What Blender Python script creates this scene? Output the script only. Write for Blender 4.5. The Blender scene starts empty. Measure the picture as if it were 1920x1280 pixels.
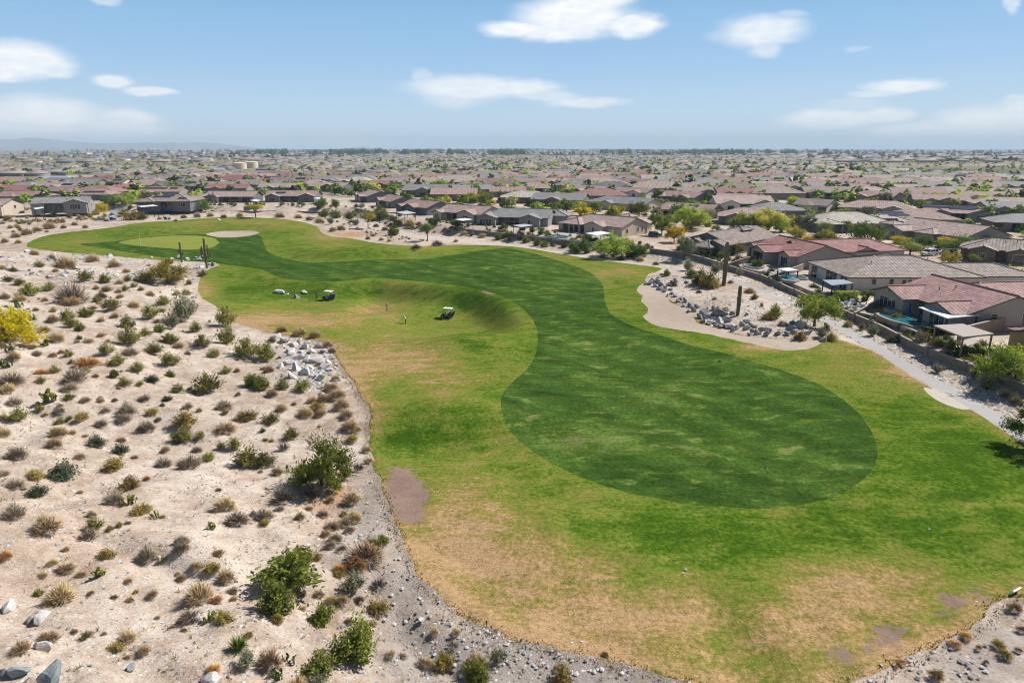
import bpy, bmesh, math, random
import numpy as np
from mathutils import Vector, Matrix, Euler, geometry, noise as mnoise

# ------------------------------------------------------------------ camera, sky, sun, exposure
SC = bpy.context.scene
COL = SC.collection
CAM_H = 29.0
PITCH = math.radians(15.8)
FPX, CX, CY = 1280.0, 960.0, 640.0
cam_data = bpy.data.cameras.new('camera')
cam_data.sensor_width = 36.0
cam_data.lens = 24.0
cam_data.clip_start = 0.5
cam_data.clip_end = 60000.0
cam = bpy.data.objects.new('camera', cam_data)
COL.objects.link(cam)
cam.location = (0, 0, CAM_H)
cam.rotation_euler = (math.radians(90) - PITCH, 0, 0)
SC.camera = cam

SUN_AZ = math.radians(62.0)      # clockwise from +Y (view direction) towards +X
SUN_EL = math.radians(44.0)
sun_data = bpy.data.lights.new('sun', 'SUN')
sun_data.energy = 5.0
sun_data.angle = math.radians(0.5)
sun_data.color = (1.0, 0.955, 0.89)
sun = bpy.data.objects.new('sun', sun_data)
COL.objects.link(sun)
_sd = Vector((math.sin(SUN_AZ) * math.cos(SUN_EL), math.cos(SUN_AZ) * math.cos(SUN_EL), math.sin(SUN_EL)))
sun.rotation_euler = _sd.to_track_quat('Z', 'Y').to_euler()
sun.location = (120, 60, 150)
SC.view_settings.view_transform = 'Standard'
SC.view_settings.look = 'None'
SC.view_settings.gamma = 1.0
SC.view_settings.use_curve_mapping = False
SC.view_settings.exposure = 0.42
SC.cycles.max_bounces = 6
SC.cycles.diffuse_bounces = 3
SC.cycles.glossy_bounces = 2
SC.cycles.transmission_bounces = 3
SC.cycles.volume_bounces = 0
SC.cycles.transparent_max_bounces = 6
SC.cycles.sample_clamp_indirect = 5.0
SC.cycles.use_denoising = True
SC.cycles.pixel_filter_type = 'BLACKMAN_HARRIS'
SC.cycles.filter_width = 1.05


class NG:
    """Small helper to write node graphs."""
    def __init__(self, tree):
        self.t = tree
        tree.nodes.clear()

    def n(self, kind, ins=None, **props):
        nd = self.t.nodes.new(kind)
        for k, v in props.items():
            setattr(nd, k, v)
        for k, v in (ins or {}).items():
            self.put(nd.inputs[k], v)
        return nd

    def put(self, sock, v):
        if isinstance(v, bpy.types.NodeSocket):
            self.t.links.new(v, sock)
        elif isinstance(v, bpy.types.Node):
            self.t.links.new(v.outputs[0], sock)
        else:
            sock.default_value = v

    def math(self, op, a, b=0.0, clamp=False):
        nd = self.t.nodes.new('ShaderNodeMath')
        nd.operation = op
        nd.use_clamp = clamp
        self.put(nd.inputs[0], a)
        self.put(nd.inputs[1], b)
        return nd.outputs[0]

    def vmath(self, op, a, b=(0, 0, 0)):
        nd = self.t.nodes.new('ShaderNodeVectorMath')
        nd.operation = op
        self.put(nd.inputs[0], a)
        self.put(nd.inputs[1], b)
        return nd.outputs['Value'] if op in ('LENGTH', 'DOT_PRODUCT') else nd.outputs[0]

    def noise(self, vec, scale, detail=2.0, rough=0.55, dist=0.0):
        nd = self.n('ShaderNodeTexNoise', {'Vector': vec, 'Scale': scale, 'Detail': detail, 'Roughness': rough, 'Distortion': dist})
        return nd.outputs['Fac']

    def ramp(self, fac, stops, interp='LINEAR'):
        nd = self.t.nodes.new('ShaderNodeValToRGB')
        cr = nd.color_ramp
        cr.interpolation = interp
        while len(cr.elements) < len(stops):
            cr.elements.new(0.5)
        for e, (p, c) in zip(cr.elements, stops):
            e.position = p
            e.color = (c, c, c, 1) if isinstance(c, (int, float)) else (*c, 1)
        self.put(nd.inputs[0], fac)
        return nd.outputs[0]

    def mix(self, fac, a, b, blend='MIX'):
        nd = self.t.nodes.new('ShaderNodeMix')
        nd.data_type = 'RGBA'
        nd.blend_type = blend
        self.put(nd.inputs[0], fac)
        for s, v in ((nd.inputs[6], a), (nd.inputs[7], b)):
            self.put(s, (*v, 1) if isinstance(v, tuple) and len(v) == 3 else v)
        return nd.outputs[2]

    def rng(self, v, a, b, c, d, smooth=False):
        nd = self.t.nodes.new('ShaderNodeMapRange')
        if smooth:
            nd.interpolation_type = 'SMOOTHSTEP'
        for i, x in enumerate((v, a, b, c, d)):
            self.put(nd.inputs[i], x)
        return nd.outputs[0]


def pix_dir(px, py):
    a = (px - CX) / FPX
    b = (CY - py) / FPX
    cp, sp = math.cos(PITCH), math.sin(PITCH)
    return np.array([a, cp + b * sp, -sp + b * cp])


world = bpy.data.worlds.new('World')
SC.world = world
world.use_nodes = True
g = NG(world.node_tree)
sky = g.n('ShaderNodeTexSky', sky_type='NISHITA', sun_disc=False, sun_elevation=SUN_EL, sun_rotation=SUN_AZ,
          altitude=350.0, air_density=1.0, dust_density=0.6, ozone_density=2.2)
bg_sky = g.n('ShaderNodeBackground', {'Color': sky, 'Strength': 0.05})
dirv = g.n('ShaderNodeTexCoord').outputs['Generated']
sep = g.n('ShaderNodeSeparateXYZ', {0: dirv})
az = g.math('ARCTAN2', sep.outputs[0], sep.outputs[1])
el = g.math('ARCSINE', sep.outputs[2])
ae = g.n('ShaderNodeCombineXYZ', {0: az, 1: el, 2: 0.0}).outputs[0]
wob = g.n('ShaderNodeTexNoise', {'Vector': g.vmath('MULTIPLY', ae, (26.0, 60.0, 1.0)), 'Scale': 1.0, 'Detail': 3.0, 'Roughness': 0.55})
wv = g.vmath('MULTIPLY', g.vmath('SUBTRACT', wob.outputs['Color'], (0.5, 0.5, 0.5)), (0.030, 0.011, 0.0))
aew = g.vmath('ADD', ae, wv)
CLOUDS = [(1075, 32, 105, 36, 1), (965, 55, 62, 15, 1), (1185, 47, 58, 20, 1), (1040, 60, 95, 16, 1), (1115, 2, 70, 24, 1),
          (1430, 58, 80, 28, .8), (1435, 88, 36, 18, .6), (1480, 25, 36, 7, .35), (1352, 66, 30, 12, .3),
          (40, 112, 95, 34, 1), (100, 130, 42, 17, .9), (0, 135, 60, 17, 1),
          (212, 155, 42, 11, .9), (282, 172, 50, 8, .85),
          (80, 215, 135, 32, 1), (240, 224, 62, 20, .95), (60, 252, 200, 28, 1), (210, 248, 120, 22, .95),
          (880, 165, 115, 22, .85), (960, 166, 90, 15, .9), (1100, 192, 75, 10, .75), (850, 182, 60, 20, .5), (790, 145, 24, 14, .4), (1020, 180, 65, 10, .6),
          (1555, 222, 95, 19, .95), (1695, 161, 72, 13, .9), (1640, 176, 50, 8, .5), (1655, 216, 62, 14, .8), (1600, 196, 60, 12, .3),
          (1860, 235, 130, 36, .95), (1930, 212, 90, 28, .95), (1730, 252, 120, 22, 1), (1870, 262, 160, 20, 1), (1895, 8, 14, 16, .6), (195, 2, 26, 9, .5),
          (640, 268, 110, 9, .7), (1608, 92, 26, 6, .25), (420, 262, 160, 14, .5), (1910, 185, 24, 8, .6)]
acc = None
for (px, py, rx, ry, amt) in CLOUDS:
    d = pix_dir(px, py)
    d = d / np.linalg.norm(d)
    a0, e0 = math.atan2(d[0], d[1]), math.asin(d[2])
    q = g.vmath('MULTIPLY', g.vmath('SUBTRACT', aew, (a0, e0, 0.0)), (FPX / (rx * math.cos(a0) ** 2), FPX / (ry * math.cos(a0)), 0.0))
    f = g.rng(g.vmath('LENGTH', q), 1.25, 0.45, 0.0, amt, True)
    acc = f if acc is None else g.math('MAXIMUM', acc, f)
fine = g.noise(g.vmath('MULTIPLY', ae, (40.0, 110.0, 1.0)), 1.0, 4.0, 0.6)
cmask = g.math('MULTIPLY', acc, g.rng(fine, 0.25, 0.6, 0.72, 1.0), True)
shade = g.rng(g.noise(g.vmath('MULTIPLY', ae, (18.0, 50.0, 1.0)), 1.0, 2.0), 0.3, 0.7, 0.0, 1.0)
ccol = g.mix(shade, (0.83, 0.86, 0.90), (0.95, 0.945, 0.93))
bg_cloud = g.n('ShaderNodeBackground', {'Color': ccol, 'Strength': 0.88})
low = g.ramp(g.rng(el, 0.0, 0.25, 0.0, 1.0), [(0.0, (0.63, 0.74, 0.83)), (0.16, (0.465, 0.62, 0.76)), (0.42, (0.295, 0.49, 0.72)), (0.76, (0.20, 0.40, 0.65)), (1.0, (0.155, 0.335, 0.60))])
bg_low = g.n('ShaderNodeBackground', {'Color': low, 'Strength': 1.0})
clear = g.n('ShaderNodeMixShader', {0: g.math('MULTIPLY', g.rng(el, 0.42, 0.16, 0.0, 1.0, True), 0.85), 1: bg_sky, 2: bg_low})
mixw = g.n('ShaderNodeMixShader', {0: cmask, 1: clear, 2: bg_cloud})
outw = g.n('ShaderNodeOutputWorld', {'Surface': mixw})

# ------------------------------------------------------------------ helpers
RNG = np.random.default_rng(7)
random.seed(7)


def vnoise(x, y, scale, seed=0):
    """Vectorised value noise in -1..1."""
    x = np.asarray(x, float) / scale
    y = np.asarray(y, float) / scale
    xi, yi = np.floor(x).astype(np.int64), np.floor(y).astype(np.int64)
    fx, fy = x - xi, y - yi
    fx, fy = fx * fx * (3 - 2 * fx), fy * fy * (3 - 2 * fy)

    def h(a, b):
        n = (a * 374761393 + b * 668265263 + seed * 1442695041) & 0x7fffffff
        n = ((n ^ (n >> 13)) * 1274126177) & 0x7fffffff
        return ((n ^ (n >> 16)) & 0xffff) / 32767.5 - 1.0
    return (h(xi, yi) * (1 - fx) + h(xi + 1, yi) * fx) * (1 - fy) + (h(xi, yi + 1) * (1 - fx) + h(xi + 1, yi + 1) * fx) * fy


def sstep(t):
    t = np.clip(t, 0, 1)
    return t * t * (3 - 2 * t)


def plane_hit(px, py, z=0.0):
    d = pix_dir(px, py)
    t = (CAM_H - z) / -d[2]
    return d[0] * t, d[1] * t


def to_px(x, y, z):
    cp, sp = math.cos(PITCH), math.sin(PITCH)
    dz = z - CAM_H
    dep = y * cp - dz * sp
    up = y * sp + dz * cp
    dep = np.where(dep < 0.1, 0.1, dep)
    return CX + FPX * x / dep, CY - FPX * up / dep


_EY = np.array([-60, 15, 31.7, 59.5, 96.7, 120, 157, 182, 197, 209, 260])
_EX = np.array([60, 28, 10, -13.2, -26.4, -54, -73, -95, -130, -149, -190.])
_AY = np.array([-60, 0, 30, 100, 150, 185, 210, 235])
_AA = np.array([8, 8, 8, 8, 6, 3.2, 1.0, 0.0])
BUMPS = []
for (px, py, sx, sy, amp) in [(740, 600, 28, 12, -1.0), (890, 585, 12, 8, -0.5),
                              (560, 436, 22, 9, 1.2), (880, 640, 8, 6, 1.2), (865, 775, 8, 5, 1.4), (770, 830, 10, 4, -1.0), (1000, 1000, 9, 5, 0.5), (1700, 930, 10, 7, 0.7), (440, 429, 9, 3.0, 1.1), (440, 438, 8, 2.2, -0.7),
                              (1400, 572, 15, 9, 1.7), (1290, 610, 13, 5, -0.8), (1480, 625, 5, 4, 0.8), (300, 455, 14, 10, 0.6), (1300, 525, 12, 7, 1.2),
                              (1180, 640, 10, 6, 0.3), (1390, 1240, 2.0, 7, -0.5), (640, 425, 18, 12, 1.2)]:
    bx, by = plane_hit(px, py)
    BUMPS.append((bx, by, sx, sy, amp))


SUBZ = 2.6          # the housing pads lie a little above the golf course; far value
RISE = np.array([plane_hit(px, py) for px, py in [(-100, 398), (120, 394), (250, 397), (420, 400), (580, 400), (650, 404), (720, 420), (770, 434), (850, 443), (960, 454), (1050, 467), (1110, 477), (1180, 486), (1245, 494),
                 (1300, 502), (1345, 510), (1400, 527), (1450, 545), (1500, 567), (1550, 589), (1600, 614), (1660, 647), (1730, 690), (1800, 729), (1850, 757), (1960, 825), (2100, 915)]])
RISE = np.concatenate([RISE, [(RISE[-1, 0] + 2, -400.0)]])
RISE_POLY = np.concatenate([RISE, [(RISE[-1, 0], -3000), (40000, -3000), (40000, 40000), (-40000, 40000), (-40000, RISE[0, 1])]])


def pad(x, y):
    a = np.degrees(np.arctan2(x, np.maximum(y, 1.0)))
    near_ = np.interp(a, [-24, -14, -4, 6, 16], [3.0, 3.0, 2.6, 2.0, 1.3])
    k = sstep((np.hypot(x, y) - 260) / 220)
    return near_ * (1 - k) + SUBZ * k


def bank_line(pxs):
    return np.array([plane_hit(a, b) for a, b in pxs])


BANKS = [(bank_line([(470, 503), (540, 524), (620, 528), (700, 523), (770, 528), (830, 534), (900, 545), (950, 562), (985, 590), (1003, 625)]), -1, 0.4, 6.5, 13, 26, [(0, 0), (.15, 1.7), (.42, 3.7), (.6, 2.6), (.76, 3.8), (.9, 2.2), (1, .3)]),
         (bank_line([(500, 468), (560, 489), (640, 491), (740, 485), (850, 477), (900, 470)]), 1, 0.6, 7.0, 8, 15, [(0, .3), (.3, 2.0), (.55, 2.6), (.72, 1.5), (.88, .2), (1, 0)]),
         (bank_line([(120, 452), (200, 446), (300, 440), (380, 434), (440, 432), (500, 440)]), 1, 1.0, 10.0, 14, 24, [(0, .4), (.4, 2.2), (.7, 2.4), (1, .6)])]


def banks(x, y):
    shp = x.shape
    x, y = x.ravel(), y.ravel()
    out = np.zeros(x.shape)
    for P, side, d0, w, f0, fw, amps in BANKS:
        m = (x > P[:, 0].min() - 45) & (x < P[:, 0].max() + 45) & (y > P[:, 1].min() - 45) & (y < P[:, 1].max() + 45)
        if not m.any(): continue
        xs, ys = x[m], y[m]
        best, sgn, par = np.full(xs.shape, 1e9), np.zeros(xs.shape), np.zeros(xs.shape)
        n = len(P) - 1
        for i in range(n):
            a, ab = P[i], P[i + 1] - P[i]
            t = np.clip(((xs - a[0]) * ab[0] + (ys - a[1]) * ab[1]) / (ab @ ab), 0, 1)
            dx, dy = xs - a[0] - t * ab[0], ys - a[1] - t * ab[1]
            d = np.hypot(dx, dy)
            c = ab[0] * dy - ab[1] * dx
            k = d < best
            best = np.where(k, d, best)
            sgn = np.where(k, np.sign(c), sgn)
            par = np.where(k, (i + t) / n, par)
        sgn = np.where(ys > np.interp(xs, P[:, 0], P[:, 1]), 1.0, -1.0)
        A = np.interp(par, [q[0] for q in amps], [q[1] for q in amps])
        ends = 1 - sstep((np.where(((par <= 0) | (par >= 1)), best, 0)) / 12)
        out[m] += np.where(sgn * side > 0, side * A * sstep((best - d0) / w) * (1 - sstep((best - f0) / fw)) * ends, 0)
    return out.reshape(shp)


def suburb_rise(x, y):
    shp = x.shape
    x, y = x.ravel(), y.ravel()
    pz = pad(x, y)
    r = pz.copy()
    near = (y < 420) & (np.abs(x) < 900)
    if near.any():
        xs, ys = x[near], y[near]
        best = np.full(xs.shape, 1e9)
        for a, b in zip(RISE[:-1], RISE[1:]):
            ab = b - a
            t = np.clip(((xs - a[0]) * ab[0] + (ys - a[1]) * ab[1]) / (ab @ ab), 0, 1)
            best = np.minimum(best, (xs - a[0] - t * ab[0]) ** 2 + (ys - a[1] - t * ab[1]) ** 2)
        ins = np.zeros(xs.shape, bool)
        P = RISE_POLY
        for (a, b), (c, d) in zip(P, np.roll(P, -1, axis=0)):
            if b != d:
                ins ^= ((b > ys) != (d > ys)) & (xs < (c - a) * (ys - b) / (d - b) + a)
        r[near] = np.where(ins, pz[near] * sstep((np.sqrt(best) - 0.4) / np.interp(xs, [-60, 10], [6.5, 10.0])), 0.0)
    r[y < -50] = 0
    return r.reshape(shp)


def height(x, y):
    x = np.asarray(x, float)
    y = np.asarray(y, float)
    d = (np.interp(y, _EY, _EX) - x) * 0.8
    hill = np.interp(y, _AY, _AA) * sstep(d / 62.0)
    near = np.clip(1.2 - np.hypot(x, y) / 420.0, 0, 1)
    al, ac = (0.85 * x - 0.52 * y), (0.52 * x + 0.85 * y) + 1.6 * vnoise(x, y, 9.0, 41)
    rill = 1 - np.abs(vnoise(al / 3.4, ac, 4.6, 43)) - 0.5 * np.abs(vnoise(al / 3.0, ac, 2.1, 47))
    rough_amt = sstep(d / 12.0)
    h = hill + near * rough_amt * (-0.55 * sstep(rill * 1.3 - .25) + 0.3 + 0.75 * vnoise(x, y, 19.0, 2) + 0.55 * vnoise(x, y, 7.0, 3) + 0.20 * vnoise(x, y, 2.3, 5) + 0.06 * vnoise(x, y, 0.9, 8))
    h = h + near * 0.16 * vnoise(x, y, 14.0, 11)
    for (bx, by, sx, sy, a) in BUMPS:
        h = h + a * np.exp(-((x - bx) / sx) ** 2 - ((y - by) / sy) ** 2)
    return h + suburb_rise(x, y) + banks(x, y)


_HG = {}


def height_fast(x, y):
    """Bilinear look-up in a half metre grid of the terrain."""
    if not _HG:
        gx, gy = np.arange(-330, 190.1, .5), np.arange(12, 350.1, .5)
        X, Y = np.meshgrid(gx, gy)
        _HG['z'] = height(X, Y)
    x, y = np.asarray(x, float), np.asarray(y, float)
    Z = _HG['z']
    fx, fy = (x + 330) * 2, (y - 12) * 2
    ok = (fx >= 0) & (fy >= 0) & (fx < Z.shape[1] - 1) & (fy < Z.shape[0] - 1)
    if not ok.all(): return height(x, y)
    i, j = fx.astype(int), fy.astype(int)
    u, v = fx - i, fy - j
    return (Z[j, i] * (1 - u) + Z[j, i + 1] * u) * (1 - v) + (Z[j + 1, i] * (1 - u) + Z[j + 1, i + 1] * u) * v


def ground_at(px, py, n=14):
    """Point of the terrain seen at a pixel: (x, y, z), arrays allowed."""
    px = np.asarray(px, float)
    py = np.asarray(py, float)
    a, b = (px - CX) / FPX, (CY - py) / FPX
    cp, sp = math.cos(PITCH), math.sin(PITCH)
    dx, dy, dz = a, cp + b * sp, np.minimum(-sp + b * cp, -0.002)
    z = np.zeros_like(px)
    for _ in range(n):
        t = (CAM_H - z) / -dz
        z = 0.5 * z + 0.5 * height_fast(dx * t, dy * t)
    t = (CAM_H - z) / -dz
    return dx * t, dy * t, height_fast(dx * t, dy * t)


def G(px, py):
    x, y, z = ground_at(px, py)
    return float(x), float(y), float(z)


def px_per_m(x, y, z):
    dep = y * math.cos(PITCH) - (z - CAM_H) * math.sin(PITCH)
    return FPX / dep


def link(o, parent=None):
    COL.objects.link(o)
    if parent is not None:
        o.parent = parent
    return o


def tag(o, label=None, cat=None, group=None, kind=None):
    if label: o['label'] = label
    if cat: o['category'] = cat
    if group: o['group'] = group
    if kind: o['kind'] = kind
    return o


def empty(name, loc, rz=0.0, label=None, cat=None, group=None):
    o = bpy.data.objects.new(name, None)
    o.empty_display_size = 0.3
    o.location = loc
    o.rotation_euler = (0, 0, rz)
    link(o)
    return tag(o, label, cat, group)


def copy_tree(o, parent=None):
    c = o.copy()
    COL.objects.link(c)
    if parent is not None:
        c.parent = parent
        c.matrix_parent_inverse = o.matrix_parent_inverse.copy()
    for ch in list(o.children):
        copy_tree(ch, c)
    return c


class MB:
    """Collects shapes into one mesh: verts, faces, material index, uv."""
    def __init__(self):
        self.v, self.f, self.m, self.uv = [], [], [], []
        self.smooth = []

    def face(self, pts, mi=0, uvs=None, sm=False):
        b = len(self.v)
        self.v.extend([tuple(p) for p in pts])
        self.f.append(tuple(range(b, b + len(pts))))
        self.m.append(mi)
        self.uv.extend(uvs if uvs else [(p[0], p[2]) for p in pts])
        self.smooth.append(sm)

    def box(self, x0, x1, y0, y1, z0, z1, mi=0):
        p = [(x0, y0, z0), (x1, y0, z0), (x1, y1, z0), (x0, y1, z0), (x0, y0, z1), (x1, y0, z1), (x1, y1, z1), (x0, y1, z1)]
        for q in ((0, 3, 2, 1), (4, 5, 6, 7), (0, 1, 5, 4), (1, 2, 6, 5), (2, 3, 7, 6), (3, 0, 4, 7)):
            self.face([p[i] for i in q], mi)

    def prism(self, poly, z0, z1, mi=0, top=True, bottom=False):
        n = len(poly)
        for i in range(n):
            a, b = poly[i], poly[(i + 1) % n]
            self.face([(a[0], a[1], z0), (b[0], b[1], z0), (b[0], b[1], z1), (a[0], a[1], z1)], mi,
                      [(0, z0), (math.dist(a, b), z0), (math.dist(a, b), z1), (0, z1)])
        if top: self.face([(p[0], p[1], z1) for p in poly], mi)
        if bottom: self.face([(p[0], p[1], z0) for p in reversed(poly)], mi)

    def tube(self, pts, radii, sides=6, mi=0, caps=True, sm=True):
        pts = [Vector(p) for p in pts]
        rings = []
        for i, p in enumerate(pts):
            d = (pts[min(i + 1, len(pts) - 1)] - pts[max(i - 1, 0)])
            d = d.normalized() if d.length > 1e-9 else Vector((0, 0, 1))
            a = d.orthogonal().normalized() if abs(d.z) < 0.9 else Vector((1, 0, 0)).cross(d).normalized()
            b = d.cross(a)
            rings.append([p + (a * math.cos(2 * math.pi * k / sides) + b * math.sin(2 * math.pi * k / sides)) * radii[i] for k in range(sides)])
        for i in range(len(pts) - 1):
            for k in range(sides):
                k2 = (k + 1) % sides
                self.face([rings[i][k], rings[i][k2], rings[i + 1][k2], rings[i + 1][k]], mi, None, sm)
        if caps:
            self.face(list(reversed(rings[0])), mi)
            self.face(rings[-1], mi)

    def mesh(self, name, mats):
        me = bpy.data.meshes.new(name)
        me.from_pydata(self.v, [], self.f)
        for m in (mats if isinstance(mats, (list, tuple)) else [mats]):
            me.materials.append(m)
        me.polygons.foreach_set('material_index', self.m)
        me.polygons.foreach_set('use_smooth', self.smooth)
        uvl = me.uv_layers.new(name='UVMap')
        uvl.data.foreach_set('uv', np.array(self.uv, np.float32).ravel())
        me.update()
        return me

    def build(self, name, mats, parent=None, weld=False):
        me = self.mesh(name, mats)
        if weld:
            bm = bmesh.new()
            bm.from_mesh(me)
            bmesh.ops.remove_doubles(bm, verts=bm.verts, dist=1e-4)
            bm.to_mesh(me)
            bm.free()
        return link(bpy.data.objects.new(name, me), parent)


def array_mesh(name, V, F, mats, mi=None, attrs=None, smooth=False):
    """Mesh from numpy arrays; F is (n,3) or (n,4), or a list of both."""
    me = bpy.data.meshes.new(name)
    Fs = F if isinstance(F, list) else [F]
    V = np.asarray(V, np.float32)
    me.vertices.add(len(V))
    me.vertices.foreach_set('co', V.ravel())
    tot = np.concatenate([np.full(len(f), f.shape[1], np.int32) for f in Fs])
    idx = np.concatenate([f.ravel() for f in Fs]).astype(np.int32)
    me.loops.add(len(idx))
    me.loops.foreach_set('vertex_index', idx)
    me.polygons.add(len(tot))
    me.polygons.foreach_set('loop_start', np.concatenate([[0], np.cumsum(tot)[:-1]]).astype(np.int32))
    me.polygons.foreach_set('loop_total', tot)
    for m in (mats if isinstance(mats, (list, tuple)) else [mats]):
        me.materials.append(m)
    if mi is not None:
        me.polygons.foreach_set('material_index', np.asarray(mi, np.int32))
    if smooth:
        me.polygons.foreach_set('use_smooth', np.ones(len(tot), bool))
    for k, a in (attrs or {}).items():
        at = me.attributes.new(k, 'FLOAT', 'POINT')
        at.data.foreach_set('value', np.asarray(a, np.float32))
    me.update(calc_edges=True)
    me.validate()
    return me

# ------------------------------------------------------------------ materials
def new_mat(name):
    m = bpy.data.materials.new(name)
    m.use_nodes = True
    return m, NG(m.node_tree)


def finish(gr, col, rough=0.9, bump=None, bump_str=0.3, bump_dist=0.05, spec=0.25, transl=0.0, metal=0.0):
    p = gr.n('ShaderNodeBsdfPrincipled', {'Base Color': col if not isinstance(col, tuple) else (*col, 1), 'Roughness': rough, 'Metallic': metal})
    p.inputs['Specular IOR Level'].default_value = spec
    if bump is not None:
        bn = gr.n('ShaderNodeBump', {'Strength': bump_str, 'Distance': bump_dist, 'Height': bump})
        gr.t.links.new(bn.outputs[0], p.inputs['Normal'])
    sh = p.outputs[0]
    if transl > 0:
        tb = gr.n('ShaderNodeBsdfTranslucent', {'Color': col if not isinstance(col, tuple) else (*col, 1)})
        sh = gr.n('ShaderNodeMixShader', {0: transl, 1: sh, 2: tb}).outputs[0]
    gr.n('ShaderNodeOutputMaterial', {'Surface': sh})


def pos(gr):
    return gr.n('ShaderNodeNewGeometry').outputs['Position']


def attr(gr, name):
    return gr.n('ShaderNodeAttribute', attribute_name=name).outputs['Fac']


def simple(name, col, rough=0.7, var=0.12, scale=3.0, spec=0.3, bump=0.0, metal=0.0):
    m, gr = new_mat(name)
    tc = gr.n('ShaderNodeTexCoord').outputs['Object']
    n1 = gr.noise(tc, scale, 4.0, 0.6)
    c = gr.mix(gr.rng(n1, 0.3, 0.7, 0.0, 1.0), tuple(x * (1 - var) for x in col), tuple(min(1, x * (1 + var)) for x in col))
    finish(gr, c, rough, n1 if bump else None, bump, 0.02, spec, 0, metal)
    return m


def turf_mat(name, stops, streak_amt=0.22, bump=0.5, attr_name='dry', fine_amt=0.7, mow=0.0, thatch=0.12):
    m, gr = new_mat(name)
    p = pos(gr)
    warp = gr.n('ShaderNodeTexNoise', {'Vector': p, 'Scale': 0.05, 'Detail': 2.0}).outputs['Color']
    pw = gr.vmath('ADD', p, gr.vmath('MULTIPLY', gr.vmath('SUBTRACT', warp, (0.5, 0.5, 0.5)), (9, 9, 0)))
    n1 = gr.noise(p, 0.055, 3.0, 0.6)
    n2 = gr.noise(pw, 0.32, 4.0, 0.62, 0.6)
    n3 = gr.noise(p, 2.6, 3.0, 0.65)
    n4 = gr.noise(p, 9.0, 2.0, 0.7)
    st = gr.noise(gr.vmath('MULTIPLY', pw, (0.16, 0.75, 0.2)), 1.0, 3.0, 0.6)
    d = gr.math('ADD', attr(gr, attr_name), gr.math('MULTIPLY', gr.math('SUBTRACT', n1, 0.5), 0.7))
    d = gr.math('ADD', d, gr.math('MULTIPLY', gr.math('SUBTRACT', n2, 0.5), 0.85))
    d = gr.math('ADD', d, gr.math('MULTIPLY', gr.math('SUBTRACT', st, 0.5), streak_amt * 3.4))
    th = gr.noise(gr.vmath('MULTIPLY', pw, (0.30, 0.62, 0.3)), 1.0, 2.0, 0.5)
    d = gr.math('ADD', d, gr.rng(th, 0.56, 0.68, 0.0, thatch, True))
    d = gr.math('ADD', d, gr.math('MULTIPLY', gr.math('SUBTRACT', n3, 0.5), fine_amt))
    col = gr.ramp(d, stops)
    v = gr.math('ADD', gr.math('MULTIPLY', n4, 0.55), gr.math('MULTIPLY', n3, 0.45))
    col = gr.mix(1.0, col, gr.ramp(v, [(0.3, 0.5), (0.7, 1.45)]), 'MULTIPLY')
    if mow:
        sx = gr.n('ShaderNodeSeparateXYZ', {0: pw})
        s = gr.math('SINE', gr.math('MULTIPLY', gr.math('ADD', sx.outputs[0], gr.math('MULTIPLY', sx.outputs[1], 0.9)), 0.75))
        col = gr.mix(1.0, col, gr.ramp(gr.rng(s, -0.4, 0.4, 0, 1), [(0, 1 - mow), (1, 1 + mow)]), 'MULTIPLY')
    if name == 'rough_turf':
        bm_ = gr.rng(gr.math('ADD', attr(gr, 'bare'), gr.math('ADD', gr.math('MULTIPLY', gr.math('SUBTRACT', n3, 0.5), 0.9), gr.math('MULTIPLY', gr.math('SUBTRACT', gr.noise(p, 0.9, 4.0, 0.65), 0.5), 0.9))), 0.42, 0.62, 0.0, 1.0, True)
        col = gr.mix(bm_, col, gr.ramp(gr.math('ADD', gr.math('MULTIPLY', n2, .6), gr.math('MULTIPLY', n3, .4)), [(0.3, (0.195, 0.132, 0.100)), (0.7, (0.285, 0.205, 0.165))]))
    bh = gr.math('ADD', gr.math('MULTIPLY', n3, 1.0), gr.math('MULTIPLY', n4, 0.8))
    finish(gr, col, 0.95, bh, bump, 0.16, 0.0)
    return m


MAT = {}
GREEN0, GREEN1, GREEN2 = (0.03, 0.085, 0.005), (0.082, 0.142, 0.014), (0.146, 0.182, 0.029)
TAN1, TAN2 = (0.29, 0.208, 0.080), (0.38, 0.25, 0.132)
MAT['rough'] = turf_mat('rough_turf', [(0.0, (0.048, 0.100, 0.008)), (0.22, GREEN1), (0.42, GREEN2), (0.62, (0.19, 0.185, 0.042)), (0.8, TAN1), (1.0, TAN2)])
MAT['fairway'] = turf_mat('fairway_turf', [(0.0, (0.026, 0.055, 0.009)), (0.3, (0.042, 0.086, 0.015)), (0.5, (0.066, 0.117, 0.019)), (0.68, (0.118, 0.162, 0.038)),
                                           (0.85, (0.16, 0.18, 0.065)), (1.0, (0.22, 0.19, 0.09))], 0.22, 0.3, 'dry', 0.45, 0.12, 0.28)
MAT['green'] = turf_mat('green_turf', [(0.0, (0.175, 0.21, 0.042)), (0.5, (0.22, 0.245, 0.052)), (1.0, (0.25, 0.25, 0.065))], 0.12, 0.12, 'dry', 0.1)


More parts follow.
